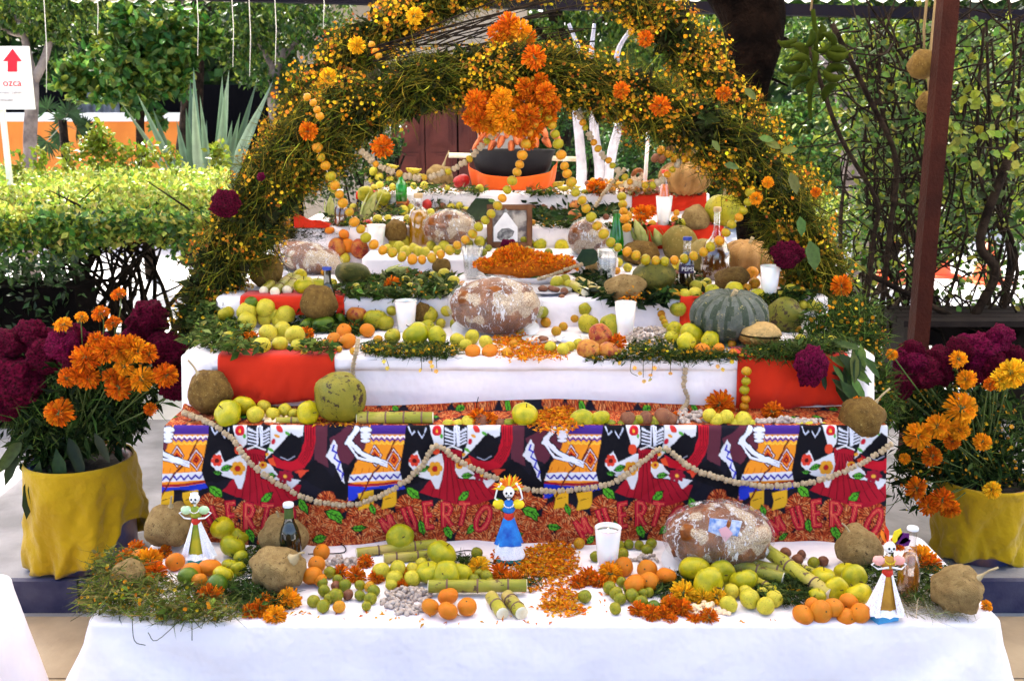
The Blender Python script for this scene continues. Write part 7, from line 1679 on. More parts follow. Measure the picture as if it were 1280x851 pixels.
herb_pile('herb_pile', 'dark leaves and peppers on the right half of the fourth step', 'herbs', T4, [(740, 350, 20, 16), (800, 372, 40, 8), (830, 362, 24, 8), (760, 362, 30, 8), (735, 325, 16, 14)], 700, .03, leafn=900, leafsize=.04, leafcols=((.02, .045, .012), (.05, .09, .02), (.03, .05, .02)))
herb_pile('herb_pile', 'dry twiggy herb nest left behind the long loaf', 'herbs', T4, [(405, 300, 30, 12), (385, 292, 24, 10), (372, 300, 20, 14)], 900, .06, leafn=350, gcols=((.05, .05, .02), (.1, .09, .03), (.04, .03, .015)), fl=50)
for i, (x, y, a, L_, lab) in enumerate(((612, 336, 1.3, 30, 'single dark green leaf standing beside the fluted glass'), (733, 322, .2, 34, 'large dark curled leaf left of the thick glass'), (600, 262, .1, 44, 'long glossy dark leaf on the left of the fifth step'))):
    Y = 3.72 if i < 2 else 4.3; c, s_ = atY(x-L_*.4*abs(math.cos(a)), y+L_*.4*math.sin(a), Y); d = np.array([[math.cos(a), -.2, math.sin(a)]])
    V, Fc, C = bigleaves_np(np.zeros((1, 3)), L_*s_, vary(((.02, .05, .015),), 1, .1), D=d, N=np.array([[0, -.9, .4]]), asp=.8); o = mobj('loose_leaf', npmesh('loose_leaf', V, Fc, M['leaf'], True, C), None, c); tag(o, lab, 'leaf')

# ================================================================== FIFTH STEP (T5)
candle('white candle glass on the red cloth of the fifth step', T5, 829, 254, 291, 10.5)
bottle('orange soda bottle with a red cap behind the fifth-step candle', T5, 829, 217, 284, [(7, 0), (7.8, .03), (7.8, .45), (6.5, .6), (3.6, .82), (3.2, .96), (3.8, 1)], 'orange_soda', 'clear_glass', 'cap_red', level=.78)
marigolds_on('{} orange bloom left of the fifth-step candle', T5, [(803, 268, 11), (813, 265, 8), (800, 276, 8)])
fruit('apple', 'yellow_citrus', 'round bright yellow fruit right of the fifth-step candle', 'fruit', T5, 856, 281, 10)
herb_pile('grape_bunch', 'dark bunch of grapes beside the fifth-step candle', 'grapes', T5, [(845, 282, 10, 10)], 40, .09, leafn=60)
jicama('round brown root behind the yellow fruit on the fifth step', T5, 870, 274, 18, 17, kind='jicama')
c, rr = rest(905, 262, 24, T5, ry=22); t = thing('squash', 'pale olive squash with a short stalk on the right of the fifth step', 'squash', c); mobj('rind', FR['squashpale'], t, scale=(rr, rr*.9, rr)); g = MB(); g.tube([(0, 0, rr*.7), (0, 0, rr*1.1)], [rr*.1, rr*.07], 7); g.build('stalk', M['stalk'], t)
heap('peach', 'peach', '{} red-pink peach on the fifth step right of centre', 'peach', 'peaches on the fifth step', T5, [(720, 259, 8.5), (718, 270, 8)])
herb_pile('herb_pile', 'dark leaves with tiny yellow fruit on the right of the fifth step', 'herbs', T5, [(690, 268, 36, 8), (730, 266, 24, 8), (665, 262, 16, 8), (760, 262, 24, 8)], 500, .04, leafn=800, leafsize=.045, fl=60, leafcols=((.02, .05, .015), (.05, .09, .02)))
herb_pile('herb_pile', 'leaves and small nuts on the left of the fifth step', 'herbs', T5, [(590, 268, 30, 8), (555, 258, 30, 8), (470, 262, 40, 9), (500, 258, 30, 8), (430, 270, 24, 8)], 500, .04, leafn=700, leafsize=.035, fl=90, leafcols=((.04, .08, .02), (.08, .13, .03), (.2, .15, .08)), fcols=((.7, .5, .2), (.8, .4, .02), (.5, .3, .15)))
heap('guava', 'guava', '{} pale guava on the left of the fifth step', 'guava', 'guavas on the fifth step', T5, [(504, 263, 7), (513, 261, 6.5), (486, 262, 6), (480, 252, 6), (602, 264, 5), (592, 270, 5)])
heap('haw', 'orange_fruit', '{} tiny orange fruit among the right leaves of the fifth step', 'small fruit', 'tiny orange fruit on the fifth step', T5, [(675, 272, 4.5), (681, 275, 4), (698, 275, 4.5), (666, 278, 4)])
fruit('peach', 'peach', 'orange-red peach above the pale guavas on the fifth step', 'peach', T5, 503, 253, 7.5)
husk('pale corn cob leaning right of the hanging fruit string, left side', T5, (454, 275), (471, 238), 7)
husk('white corn cob beside the left arch leg', T5, (413, 272), (413, 244), 6)
heap('quince', 'apple', '{} greenish apple behind the leaning corn cob', 'apple', 'apples behind the leaning corn', T5, [(457, 243, 9), (479, 246, 9), (418, 233, 8)])
heap('redapple', 'red_apple', '{} small red apple near the left end of the fifth step', 'apple', 'red apples at the left of the fifth step', T5, [(459, 281, 6.5), (534, 256, 6.5), (450, 288, 5)])
bottle('dark amber bottle behind the hanging fruit string, left side', T5, 427, 240, 284, [(8.5, 0), (9, .03), (9, .45), (4, .7), (3.5, 1)], 'brown_liquid', 'clear_glass', 'cap_white', level=.55)
bottle('small bright green plastic bottle on the left of the top steps', T5, 502, 218, 252, [(6.5, 0), (7, .03), (7, .6), (3, .8), (3, 1)], None, 'green_glass', 'label_green')

# ================================================================== TOP STEP (T6)
b, s_ = spot(T6, 641, 236); t = thing('black_bowl', 'wide black bowl with carrots, draped with orange cloth, on the top step', 'bowl', b); q = s_
M['bowl'] = plain('black_bowl', (.006, .005, .007), .6, (.012, .01, .012), 8, .3, spec=.2)
g = MB(); g.lathe([(0, 4*q), (30*q, 4*q), (46*q, 24*q), (53*q, 48*q), (51*q, 48*q), (43*q, 26*q), (0, 10*q)], 44); g.build('bowl_body', M['bowl'], t, scale=(1, .7, 1))
V = []; n1, n2 = 60, 10
for i in range(n1+1):
    u = i/n1; a = math.pi+math.pi*u; sag = (22+16*math.sin(math.pi*u)**.8)       # upper edge sags towards the middle
    for k in range(n2+1):
        v = k/n2; zt_ = (34-17*math.sin(math.pi*u)**.7)*q; zz_ = zt_*(1-v)+v*0; rr_ = (54+2*math.sin(u*26)+1.5*math.sin(u*61+v*3)*v-7*v*v)*q
        V.append((math.cos(a)*rr_, math.sin(a)*rr_*.72-.006, max(.002, zz_)))
V = np.array(V); i = (np.arange(n1)[:, None]*(n2+1)+np.arange(n2)[None]).ravel(); me = npmesh('orange_drape', V, np.stack([i, i+1, i+n2+2, i+n2+1], 1), M['orange_cloth'], True); o = mobj('orange_drape', me, t); md = o.modifiers.new('thickness', 'SOLIDIFY'); md.thickness = .003
bowl_c = b.copy()
cm = MB(); cm.lathe([(0, 0), (.35, .03), (.9, .12), (1.0, .25), (.82, .6), (.45, .9), (0, 1.0)], 12); CAR = cm.mesh('carrot', [M['carrot']])
cs = [(606, 172, .5), (614, 178, .6), (623, 170, .4), (628, 180, .3), (636, 168, .2), (645, 176, -.1), (651, 182, -.2), (660, 172, -.3), (668, 180, -.2), (676, 168, -.5), (602, 184, .7), (618, 186, .5), (640, 186, .1), (658, 186, -.1), (680, 182, -.6), (690, 174, -.7)]
cs.sort()
for i, (x, y, tl) in enumerate(cs):
    c, s_ = atY(x, y-9, b.y-.06+.012*(y % 5)); t = thing('carrot', ordn(i, len(cs))+' carrot heaped in the black bowl on the top step' if i < 15 or i == len(cs)-1 else 'carrot', 'carrot', c, group='carrots in the bowl')
    L_ = random.uniform(20, 25)*s_; dd = Vector((-tl*.9, -1.1, -.75)).normalized()
    mobj('carrot_root', CAR, t, rot=dd.to_track_quat('Z', 'Y').to_euler(), scale=(5*s_, 5*s_, L_))
g = MB(); a, b2 = PY(561, 194, bowl_c.y-.02), PY(720, 199, bowl_c.y-.02); t = thing('cane_rod', 'pale cane rod lying across the black bowl', 'rod', a); g.tube([Vector((0, 0, 0)), (b2-a)*.5, b2-a], 3.2*s_, 9); g.build('rod', M['cane_cut'], t)
jicama('pale jicama with a thin root left of the orange-draped bowl', T6, 550, 219, 17, 14, (12, -30))
fruit('redapple', 'red_apple', 'dark red apple touching the left of the orange-draped bowl', 'apple', T6, 577, 227, 10.5)
bn_ = MB()
def P_banana(seg=9):
    mb = MB(); pts = []; rad = []
    for i in range(9):
        u = i/8; a = (u-.5)*1.5; pts.append((math.sin(a)*.72, 0, (1-math.cos(a))*1.0)); rad.append([.05, .12, .19, .21, .215, .21, .18, .09, .06][i])
    mb.tube(pts, rad, 7); return mb
BAN = P_banana().mesh('banana', [M['banana']]); BANG = P_banana().mesh('banana', [M['banana_green']])
for i, (x, y, L_, a, lab) in enumerate(((697, 231, 17, -.15, 'left ripe banana right of the orange-draped bowl'), (706, 236, 15, -.3, 'middle ripe banana right of the orange-draped bowl'), (717, 235, 15, .2, 'right ripe banana right of the orange-draped bowl'),
                         (490, 209, 14, .3, 'uppermost yellow banana left of the jicama on the top step'), (517, 214, 17, .1, 'middle yellow banana left of the jicama on the top step'), (521, 221, 17, .05, 'lowest yellow banana left of the jicama on the top step'), (503, 219, 13, .5, 'small banana stub left of the jicama on the top step'))):
    c, rr = rest(x, y, L_, T6, ry=5); o = mobj('banana', BAN, None, c, (R(50), a*.6, a), rr*1.1); tag(o, lab, 'banana')
marigold_on('orange petal tuft at the edge of the top step right of the bananas', T6, 746, 236, 12, 'orange')
herb_pile('nut_pile', 'scatter of nuts, seeds and small leaves on the right of the top step', 'nuts', T6, [(790, 238, 46, 6), (810, 232, 40, 6), (760, 232, 24, 6), (850, 242, 30, 4)], 120, .03, leafn=420, leafsize=.022, fl=260, flsize=.02, leafcols=((.3, .16, .07), (.45, .3, .15), (.1, .1, .03)), fcols=((.5, .25, .1), (.65, .3, .05), (.6, .45, .3)))
herb_pile('herb_pile', 'leaves and seeds along the left of the top step', 'herbs', T6, [(490, 226, 30, 8), (540, 232, 34, 4), (590, 236, 18, 4), (675, 238, 16, 5), (470, 215, 18, 10)], 260, .03, leafn=500, leafsize=.035, fl=120, leafcols=((.06, .12, .02), (.12, .2, .03), (.3, .2, .1)), fcols=((.7, .35, .05), (.6, .5, .1)))
g = MB(); c, rr = rest(797, 219, 9, T6); t = thing('bread_ring', 'brown ring-shaped bun standing on the top step', 'bread', c)
pts = [(math.cos(a)*rr*.68, 0, math.sin(a)*rr*.68) for a in np.linspace(0, 6.283, 15)]; g.tube(pts, rr*.36, 8, cap=False); g.build('ring', M['bread'], t, rot=(.2, 0, .4))
for i, (x, y, r) in enumerate(((785, 231, 5.5), (795, 235, 6), (807, 238, 6))):
    c, s_ = atY(x, y, 4.80); t = thing('cane_slice', ('left', 'middle', 'right')[i]+' round white cane slice on the top step', 'cane slice', c); g = MB(); g.tube([(0, 0, 0), (0, .03, 0)], r*s_, 14); g.build('slice', M['cane_cut'], t, rot=(.2, 0, 0)); g = MB(); g.tube([(0, .004, 0), (0, .028, 0)], r*s_*1.06, 14, cap=False); g.build('rind', M['cane_skin'], t, rot=(.2, 0, 0))
c, s_ = atY(806, 232, 4.9); t = thing('taper_candle', 'tall thin white taper candle on the top step', 'candle', (c.x, 4.9, T6.z)); g = MB(); tp = PY(811, 150, 4.9); g.tube([(0, 0, 0), (tp.x-c.x, 0, tp.z-T6.z)], [2.6*s_, 2.2*s_], 12); g.build('wax', M['wax'], t); g = MB(); g.tube([(tp.x-c.x, 0, tp.z-T6.z), (tp.x-c.x, 0, tp.z-T6.z+.012)], .001, 4); g.build('wick', M['dark'], t)
c, rr = rest(856, 222, 36, T6, ry=22); t = thing('pumpkin', 'largest pumpkin, grey-beige, on the right of the top step', 'pumpkin', c); mobj('rind', FR['pumpkin'], t, rot=(.05, 0, 1), scale=(rr, rr*.9, rr*1.02))
dp = sorted([(819, 198), (827, 199), (826, 188), (843, 198), (857, 199), (870, 201), (883, 202), (850, 191), (835, 192), (864, 192), (838, 186)])
for i, (x, y) in enumerate(dp):
    c, s_ = atY(x, y, 4.75); o = mobj('small_squash', FR['haw'] if i % 2 else FR['brownfruit'], None, c, (random.random(), random.random(), random.random()), (5.2*s_, 5.2*s_, 6.5*s_)); tag(o, ordn(i, len(dp))+' small orange-brown fruit heaped above the largest pumpkin', 'fruit', 'orange-brown fruit above the pumpkin')

# ---- more small produce filling the gaps on the upper steps
def fill(kind, name, phrase, cat, T, x0, x1, y0, y1, n, r0, r1, seed=0):
    rr_ = random.Random(seed); its = []
    for _ in range(n*30):
        if len(its) >= n: break
        x, y, r = rr_.uniform(x0, x1), rr_.uniform(y0, y1), rr_.uniform(r0, r1)
        if all(((x-a)/(r+b*.85))**2+((y-c)/(r+d*.85))**2 > 1 for a, c, b, d in OCC) and all((x-a)**2+(y-c)**2 > (.8*(r+b))**2 for a, c, b in its): its.append((x, y, r))
    its.sort()
    for i, q in enumerate(its): fruit(kind, name, (NUM[i] if 0 < i < len(its)-1 else ('leftmost' if i == 0 else 'rightmost'))+' '+phrase, cat, T, *q, phrase)
NUM = ORD+['sixteenth-from-left', 'seventeenth-from-left', 'eighteenth-from-left', 'nineteenth-from-left', 'twentieth-from-left', 'twenty-first-from-left', 'twenty-second-from-left', 'twenty-third-from-left']
fill('guava', 'guava', 'small yellow guava loose along the left half of the fourth step', 'guava', T4, 410, 600, 312, 362, 13, 5, 8, 1)
fill('haw', 'orange_hawthorn_fruit', 'small orange fruit loose on the left half of the fourth step', 'small fruit', T4, 400, 600, 318, 366, 12, 4, 6, 2)
fill('guava', 'guava', 'small guava among roots on the right half of the fourth step', 'guava', T4, 765, 1005, 318, 370, 14, 5, 8, 3)
fill('haw', 'orange_hawthorn_fruit', 'small orange fruit among roots on the right of the fourth step', 'small fruit', T4, 765, 1020, 320, 374, 18, 4.5, 7, 4)
fill('brownfruit', 'brown_fruit', 'small brown fruit scattered on the fourth step', 'small fruit', T4, 690, 900, 340, 372, 9, 4, 6, 5)
fill('hawgreen', 'green_hawthorn_fruit', 'small green fruit on the riser beside the yellow bottle', 'small fruit', T4b, 478, 690, 298, 318, 12, 4.5, 6.5, 6)
fill('guava', 'guava', 'small pale guava at the edge of the fifth step, left part', 'guava', T5, 400, 600, 256, 276, 12, 4.5, 6.5, 7)
fill('haw', 'orange_hawthorn_fruit', 'tiny orange fruit on the right part of the fifth step', 'small fruit', T5, 770, 900, 262, 292, 14, 4, 6, 8)
fill('brownfruit', 'walnut', 'walnut scattered over the left part of the fifth step', 'nut', T5, 430, 600, 256, 276, 10, 4, 5.5, 9)
fill('haw', 'orange_hawthorn_fruit', 'small orange fruit on the top step at the right', 'small fruit', T6, 735, 880, 226, 240, 14, 3.8, 5.5, 10)
fill('guava', 'guava', 'small pale fruit on the top step at the left', 'small fruit', T6, 462, 600, 214, 236, 12, 4, 6, 11)
fill('brownfruit', 'walnut', 'walnut lying on the top step', 'nut', T6, 730, 850, 226, 240, 9, 3.5, 5, 12)
fill('guava', 'guava', 'spare guava between the heaps at the back of the third step', 'guava', T3, 380, 560, 388, 408, 7, 6, 9, 13)
fill('haw', 'orange_hawthorn_fruit', 'little orange fruit along the front of the third step', 'small fruit', T3, 380, 920, 420, 442, 16, 4.5, 6.5, 14)
fill('brownfruit', 'walnut', 'walnut among the leaves right of the frame on the fifth step', 'nut', T5, 665, 790, 258, 278, 9, 4, 5.5, 31)
fill('hawgreen', 'green_hawthorn_fruit', 'tiny green fruit on the front of the top step', 'small fruit', T6, 660, 880, 232, 241, 11, 3.5, 5, 32)
fill('lime', 'lime', 'small dark green lime on the fourth step', 'lime', T4, 410, 900, 330, 365, 7, 6, 8, 33)
fill('haw', 'orange_hawthorn_fruit', 'orange fruit at the back right of the third step', 'small fruit', T3, 640, 1000, 398, 415, 10, 5, 7, 34)
fill('guava', 'guava', 'pale guava in the row at the foot of the white block', 'guava', T4, 470, 612, 322, 336, 13, 6, 8, 21)
fill('mandarin', 'mandarin', 'small mandarin between roots and bottles on the fourth step', 'mandarin', T4, 760, 1000, 318, 365, 6, 7, 9, 22)
fill('peach', 'peach', 'small reddish peach loose on the fourth step', 'peach', T4, 405, 600, 300, 345, 4, 6, 8, 23)
fill('quince', 'quince', 'olive-green fruit behind the heaps on the third step', 'fruit', T3, 270, 1000, 385, 412, 14, 7, 11, 24)
herb_pile('herb_pile', 'dark sprigs hanging over the fifth step edge left of the frame', 'herbs', T5, [(540, 279, 60, 4), (450, 279, 40, 4)], 420, .02, leafn=300, leafsize=.025, fl=60)
herb_pile('herb_pile', 'sprigs hanging over the fifth step edge right of the frame', 'herbs', T5, [(710, 280, 50, 4), (780, 282, 30, 4)], 320, .02, leafn=260, leafsize=.025, fl=50)
herb_pile('herb_pile', 'sprigs and blossoms hanging over the top step edge', 'herbs', T6, [(560, 240, 50, 3), (700, 241, 60, 3), (480, 239, 30, 4), (830, 242, 50, 3)], 500, .02, leafn=200, leafsize=.022, fl=110)
herb_pile('herb_pile', 'green leaf litter among the roots on the fourth step, far right', 'herbs', T4, [(900, 372, 30, 6), (960, 374, 40, 6), (1000, 365, 24, 10), (860, 350, 24, 12)], 400, .03, leafn=500, leafsize=.03, fl=40)
herb_pile('herb_pile', 'greenery hanging off the right end of the third step', 'herbs', T3, [(900, 446, 60, 4), (760, 448, 30, 3), (880, 440, 30, 6)], 500, .03, leafn=300, leafsize=.02, fl=60)

# ================================================================== HANGING BANANAS, COCONUTS
def hanging_bananas():
    Y = 5.0; top, s_ = atY(1014, 38, Y); t = thing('banana_bunch', 'green banana bunch hanging from the roof right of the black trunk', 'bananas', top)
    g = MB(); sp_ = [(1016, 12), (1020, 50), (1019, 80), (1014, 108), (1012, 130), (1014, 150)]; pts = [PY(x, y, Y)-top for x, y in sp_]; g.tube(smooth_path(pts, 4), [3*s_]*18+[2*s_]*3, 8); g.build('stalk', M['banana_green'] , t)
    g = MB(); up = PY(1014, 14, Y)-top; g.tube([up, Vector((.01, 0, roofz(Y)-top.z))], .006, 5); g.build('rope', M['cord2'], t)
    for i, (x, y, a, L_, dy) in enumerate(((1040, 48, .9, 26, -.05), (1028, 42, 1.35, 26, .02), (1015, 50, 1.9, 24, -.06), (1003, 60, 2.5, 28, 0), (985, 56, 3.0, 26, .05), (1002, 72, 2.9, 28, -.08), (990, 88, 3.0, 28, -.05), (1000, 100, 3.6, 26, -.04),
                                            (1048, 62, .2, 30, -.05), (1046, 72, -.05, 30, -.07), (1044, 84, -.15, 30, -.04), (1040, 98, -.25, 28, -.08), (1034, 112, -.9, 28, -.03), (1012, 108, -1.9, 22, -.06), (1018, 94, -1.6, 18, -.12), (1020, 72, 1.7, 20, -.12), (1005, 86, 2.2, 18, -.12), (1032, 62, .6, 20, -.12))):
        c = PY(x, y, Y+dy)-top; mobj('banana', BANG, t, c, (0, -a, 0) if i % 2 else (R(180), a, 0), (L_*s_*.95, L_*s_*1.15, L_*s_*.95))
M['cord2'] = plain('hemp_cord', (.25, .17, .08), .9); hanging_bananas()
def hang_coconut(label, x, y, r, Y, kind='coconut'):
    c, s_ = atY(x, y, Y); t = thing('hanging_coconut', label, 'coconut', c); mobj('shell', FR[kind], t, rot=(.4, .2, 2), scale=r*s_)
    g = MB(); g.tube([Vector((0, 0, r*s_*.8)), Vector((-.01, 0, r*s_*2.2)), Vector((.0, 0, roofz(Y)-c.z))], [.004, .006, .006], 6); g.build('cord', M['cord2'], t)
hang_coconut('round tan coconut hanging left of the red post', 1154, 81, 19, 4.75, 'root_dark')
hang_coconut('dark brown coconut hanging below another beside the red post', 1160, 128, 14, 5.0, 'root_dark')

# ================================================================== POTS OF FLOWERS
def pot(label, px, ytop, ybase, rt, rb, Y, swirl):
    b = PY(px, ybase, Y); b.z = .115; s_ = Y/F*1.03; H = PY(px, ytop, Y).z-.115
    t = thing('cloth_wrapped_pot', label, 'flower pot', b); RT, RB = rt*s_, rb*s_
    g = MB(); g.lathe([(0, 0), (RB*.85, 0), (RT*.95, H*.97), (RT*.86, H*.97), (RT*.86, H*.9)], 32, 0); g.build('bucket', M['bucket'], t); g = MB(); g.lathe([(RT*.87, H*.9), (0, H*.93)], 20); g.build('wet_soil', M['soil'], t)
    n1, n2 = 140, 26; V = []
    for i in range(n1):
        a = 2*math.pi*i/n1
        for k in range(n2):
            v = k/(n2-1); da = (a+.25+math.pi) % (2*math.pi)-math.pi; hem = (.03+.42*math.exp(-((da-.0)/.75)**2) if swirl < 1 else .0+.08*(math.sin(a*3+1)*.5+.5)+.08*math.exp(-((da+1.3)/.3)**2))*H; z = H*(1-v)+hem*v+.004*math.sin(a*9)*v; f = mnoise.noise(Vector((math.cos(a)*2.2+swirl*.3, math.sin(a)*2.2, v*.8)))*.12+.20*(.25-abs(mnoise.noise(Vector((a*2.2+v*2.2, swirl, v*1.3)))))+.10*(.2-abs(mnoise.noise(Vector((a*5-v*3, swirl+4, v*2)))))+.05*math.sin(a*13+v*7*math.sin(swirl)+swirl)*v+.03*math.sin(a*5-v*6)
            r_ = (RT+(RB-RT)*v)*(1+f*(v**.7))+.004
            if v == 0: r_ *= .97
            V.append((math.cos(a)*r_, math.sin(a)*r_, z))
    V = np.array(V); ii = np.arange(n1)[:, None]; kk = np.arange(n2-1)[None]; a_ = (ii*n2+kk).ravel(); b_ = (((ii+1) % n1)*n2+kk).ravel()
    o = mobj('yellow_cloth', npmesh('yellow_cloth', V, np.stack([a_, a_+1, b_+1, b_], 1), M['yellow_cloth'], True), t); md = o.modifiers.new('thickness', 'SOLIDIFY'); md.thickness = .002
    return b, H
M['bucket'] = plain('blue_plastic_bucket', (.03, .06, .20), .4, (.35, .15, .04), 5)
bl_, Hl = pot('bucket wrapped in mustard yellow cloth at the left', 112, 570, 700, 66, 72, 3.48, .6)
br_, Hr = pot('bucket wrapped in golden yellow cloth at the right', 1219, 596, 714, 58, 53, 3.52, 2.4)
def foliage_mass(label, blobs, Y, n, cols, size, dep=.14, sprig=600, fl=0, yl=None, stem_to=None):
    c0 = PY(blobs[0][0], blobs[0][1], Y); t = thing('pot_foliage', label, 'foliage', c0); packs = []; tot = sum(b[2]*b[3] for b in blobs)
    for x, y, rx, ry in blobs:
        k = int(n*rx*ry/tot)+2; s_ = Y/F; P = in_ell(k, PY(x, y, Y), (rx*s_, dep, ry*s_)); D = rdir(k); D[:, 2] -= .5; packs.append(leaves_np(P, size*(.5+rng.random(k)), vary(cols, k, .35), D=D, asp=.32))
        k2 = int(sprig*rx*ry/tot)+1; P = in_ell(k2, PY(x, y, Y-.02), (rx*s_, dep, ry*s_)); D = rdir(k2, .4); packs.append(sprigs_np(P, D, .03+.07*rng.random(k2), .003, vary(((.07, .12, .02), (.12, .2, .03), (.04, .07, .012)), k2, .3)))
        if fl:
            k3 = int(fl*rx*ry/tot)+1; P = in_ell(k3, PY(x, y, Y-.08), (rx*s_, dep*.7, ry*s_)); packs.append(blossoms_np(P, .013*(.6+.7*rng.random(k3)), vary(yl or ((.8, .45, .02), (.8, .3, .01)), k3, .2)))
    cloud('leaves', packs, M['herb'], t, origin=c0)
    if stem_to is not None:
        mb = MB()
        for k_ in range(18):
            x, y, rx, ry = random.choice(blobs); e = PY(x+random.uniform(-.7, .7)*rx, y, Y+random.uniform(-.08, .08)); s0 = Vector(stem_to)+Vector((random.uniform(-.08, .08), random.uniform(-.06, .06), 0)); mb.tube(smooth_path([s0-c0, (s0+e)*.5-c0+Vector((0, 0, .02)), e-c0], 3), .003, 5)
        mb.build('stems', M['stem'], t)
lt = bl_+Vector((0, 0, Hl)); rt_ = br_+Vector((0, 0, Hr))
foliage_mass('dark green leaves and stalks filling the left yellow pot', [(110, 520, 70, 45), (60, 520, 40, 50), (150, 500, 50, 50), (60, 555, 34, 28), (120, 470, 60, 40), (40, 530, 28, 30)], 3.5, 2600, ((.012, .03, .008), (.03, .06, .012), (.05, .09, .02)), .055, sprig=1700, stem_to=lt)
for i, (x, y, a, L_) in enumerate(((30, 545, 2.2, 60), (22, 560, 1.9, 50), (70, 560, 1.4, 66), (85, 545, 1.2, 60), (50, 575, 1.8, 56), (118, 540, 1.1, 44), (100, 560, 1.6, 46), (62, 585, 1.5, 44), (40, 590, 1.7, 60))):
    c, s_ = atY(x, y, 3.36); V, Fc, C = bigleaves_np(np.zeros((1, 3)), L_*s_, vary(((.03, .065, .012), (.05, .09, .02)), 1, .2), D=np.array([[math.cos(a), -.2, -math.sin(a)]]), N=np.array([[.3, -.9, .3]]), asp=.3)
    o = mobj('long_leaf', npmesh('long_leaf', V, Fc, M['leaf'], True, C), None, c); tag(o, ORD[i]+' long pointed dark leaf drooping over the left yellow pot' if i else 'leftmost long pointed dark leaf drooping over the left yellow pot', 'leaf', 'long leaves over the left pot')
cb = [(20, 478, 38, 0, 0), (58, 445, 26, 0, .03), (88, 428, 30, 0, .05), (40, 420, 26, 0, .08), (78, 432, 24, 2, -.04), (96, 450, 20, 1, -.03), (10, 430, 24, 1, .05), (120, 432, 22, 1, .06), (185, 400, 30, 0, .06), (205, 438, 28, 0, .02), (222, 478, 26, 0, .02), (175, 425, 24, 2, .08), (8, 505, 24, 0, 0)]
cb.sort()
for i, (x, y, r, k, dy) in enumerate(cb):
    cockscomb(ordn(i, len(cb))+' dark magenta cockscomb head in the left yellow pot', PY(x, y, 3.42+dy), r*3.42/F*1.0, k=k, stem=lt, group='cockscombs in the left pot')
ml = [(74, 516, 18), (107, 448, 17), (110, 472, 14), (98, 468, 13), (84, 472, 12), (132, 438, 16), (150, 436, 17), (172, 438, 16), (163, 432, 14), (148, 484, 16), (177, 473, 16), (207, 469, 15), (155, 458, 12), (138, 470, 10), (126, 392, 11), (79, 406, 11), (141, 404, 10), (148, 368, 9), (188, 511, 8), (102, 396, 8), (186, 442, 12), (120, 425, 10)]
ml.sort()
for i, (x, y, r) in enumerate(ml):
    up = y < 415; marigold(NUM[i]+' orange marigold bloom standing in the left yellow pot', PY(x, y, 3.30+.06*up), r*3.3/F, (random.uniform(-.5, .5), -.35 if up else -1, 1 if up else random.uniform(-.1, .5)), 'orange' if random.random() < .7 else 'gold', stem=lt+Vector((random.uniform(-.1, .1), 0, 0)), group='marigolds in the left pot')
foliage_mass('dark foliage with tiny golden blossoms filling the right yellow pot', [(1210, 560, 60, 50), (1170, 560, 50, 60), (1250, 540, 40, 60), (1150, 510, 40, 40), (1140, 600, 26, 40), (1235, 600, 50, 24), (1200, 490, 60, 40), (1268, 600, 14, 50)], 3.55, 3000, ((.012, .03, .008), (.03, .06, .012), (.06, .10, .02)), .045, sprig=1900, fl=330, stem_to=rt_)
foliage_mass('drooping green herb at the right foot of the arch', [(1060, 440, 44, 40), (1040, 410, 40, 34), (1085, 470, 26, 30), (1075, 410, 30, 40), (1100, 505, 24, 36)], 3.2, 1700, ((.02, .04, .008), (.05, .08, .015), (.08, .12, .02)), .028, dep=.08, sprig=2600, fl=150, stem_to=PY(1060, 480, 3.25))
cb = [(1138, 455, 24, 2), (1155, 465, 26, 1), (1175, 450, 22, 0), (1125, 480, 22, 0), (1220, 440, 30, 2), (1236, 452, 26, 0), (1200, 437, 20, 0), (1250, 422, 20, 2), (1215, 465, 20, 0), (1140, 440, 18, 0), (1265, 445, 18, 0), (1180, 470, 16, 0)]
cb.sort()
for i, (x, y, r, k) in enumerate(cb): cockscomb(ordn(i, len(cb))+' magenta cockscomb head in the right yellow pot', PY(x, y, 3.42+random.uniform(0, .08)), r*3.42/F, k=k, stem=rt_, group='cockscombs in the right pot')
mr = [(1208, 474, 12, 'gold'), (1201, 511, 21, 'gold'), (1172, 533, 16, 'gold'), (1147, 545, 17, 'gold'), (1199, 538, 13, 'gold'), (1165, 570, 13, 'orange'), (1131, 573, 7, 'gold'), (1228, 552, 11, 'gold'), (1198, 449, 11, 'gold'), (1265, 466, 18, 'yellow'), (1250, 475, 13, 'yellow'), (1145, 610, 14, 'orange'), (1178, 625, 15, 'orange'), (1188, 636, 12, 'orange'), (1160, 632, 12, 'orange'), (1240, 612, 11, 'yellow'), (1190, 552, 10, 'orange'), (1115, 443, 7, 'gold'), (1238, 480, 8, 'orange')]
mr.sort()
for i, (x, y, r, kd) in enumerate(mr): marigold(NUM[i]+' marigold bloom standing in the right yellow pot', PY(x, y, 3.28), r*3.3/F, (random.uniform(-.35, .35), -1, random.uniform(.0, .5)), kd, stem=rt_+Vector((random.uniform(-.08, .08), 0, 0)), group='marigolds in the right pot')

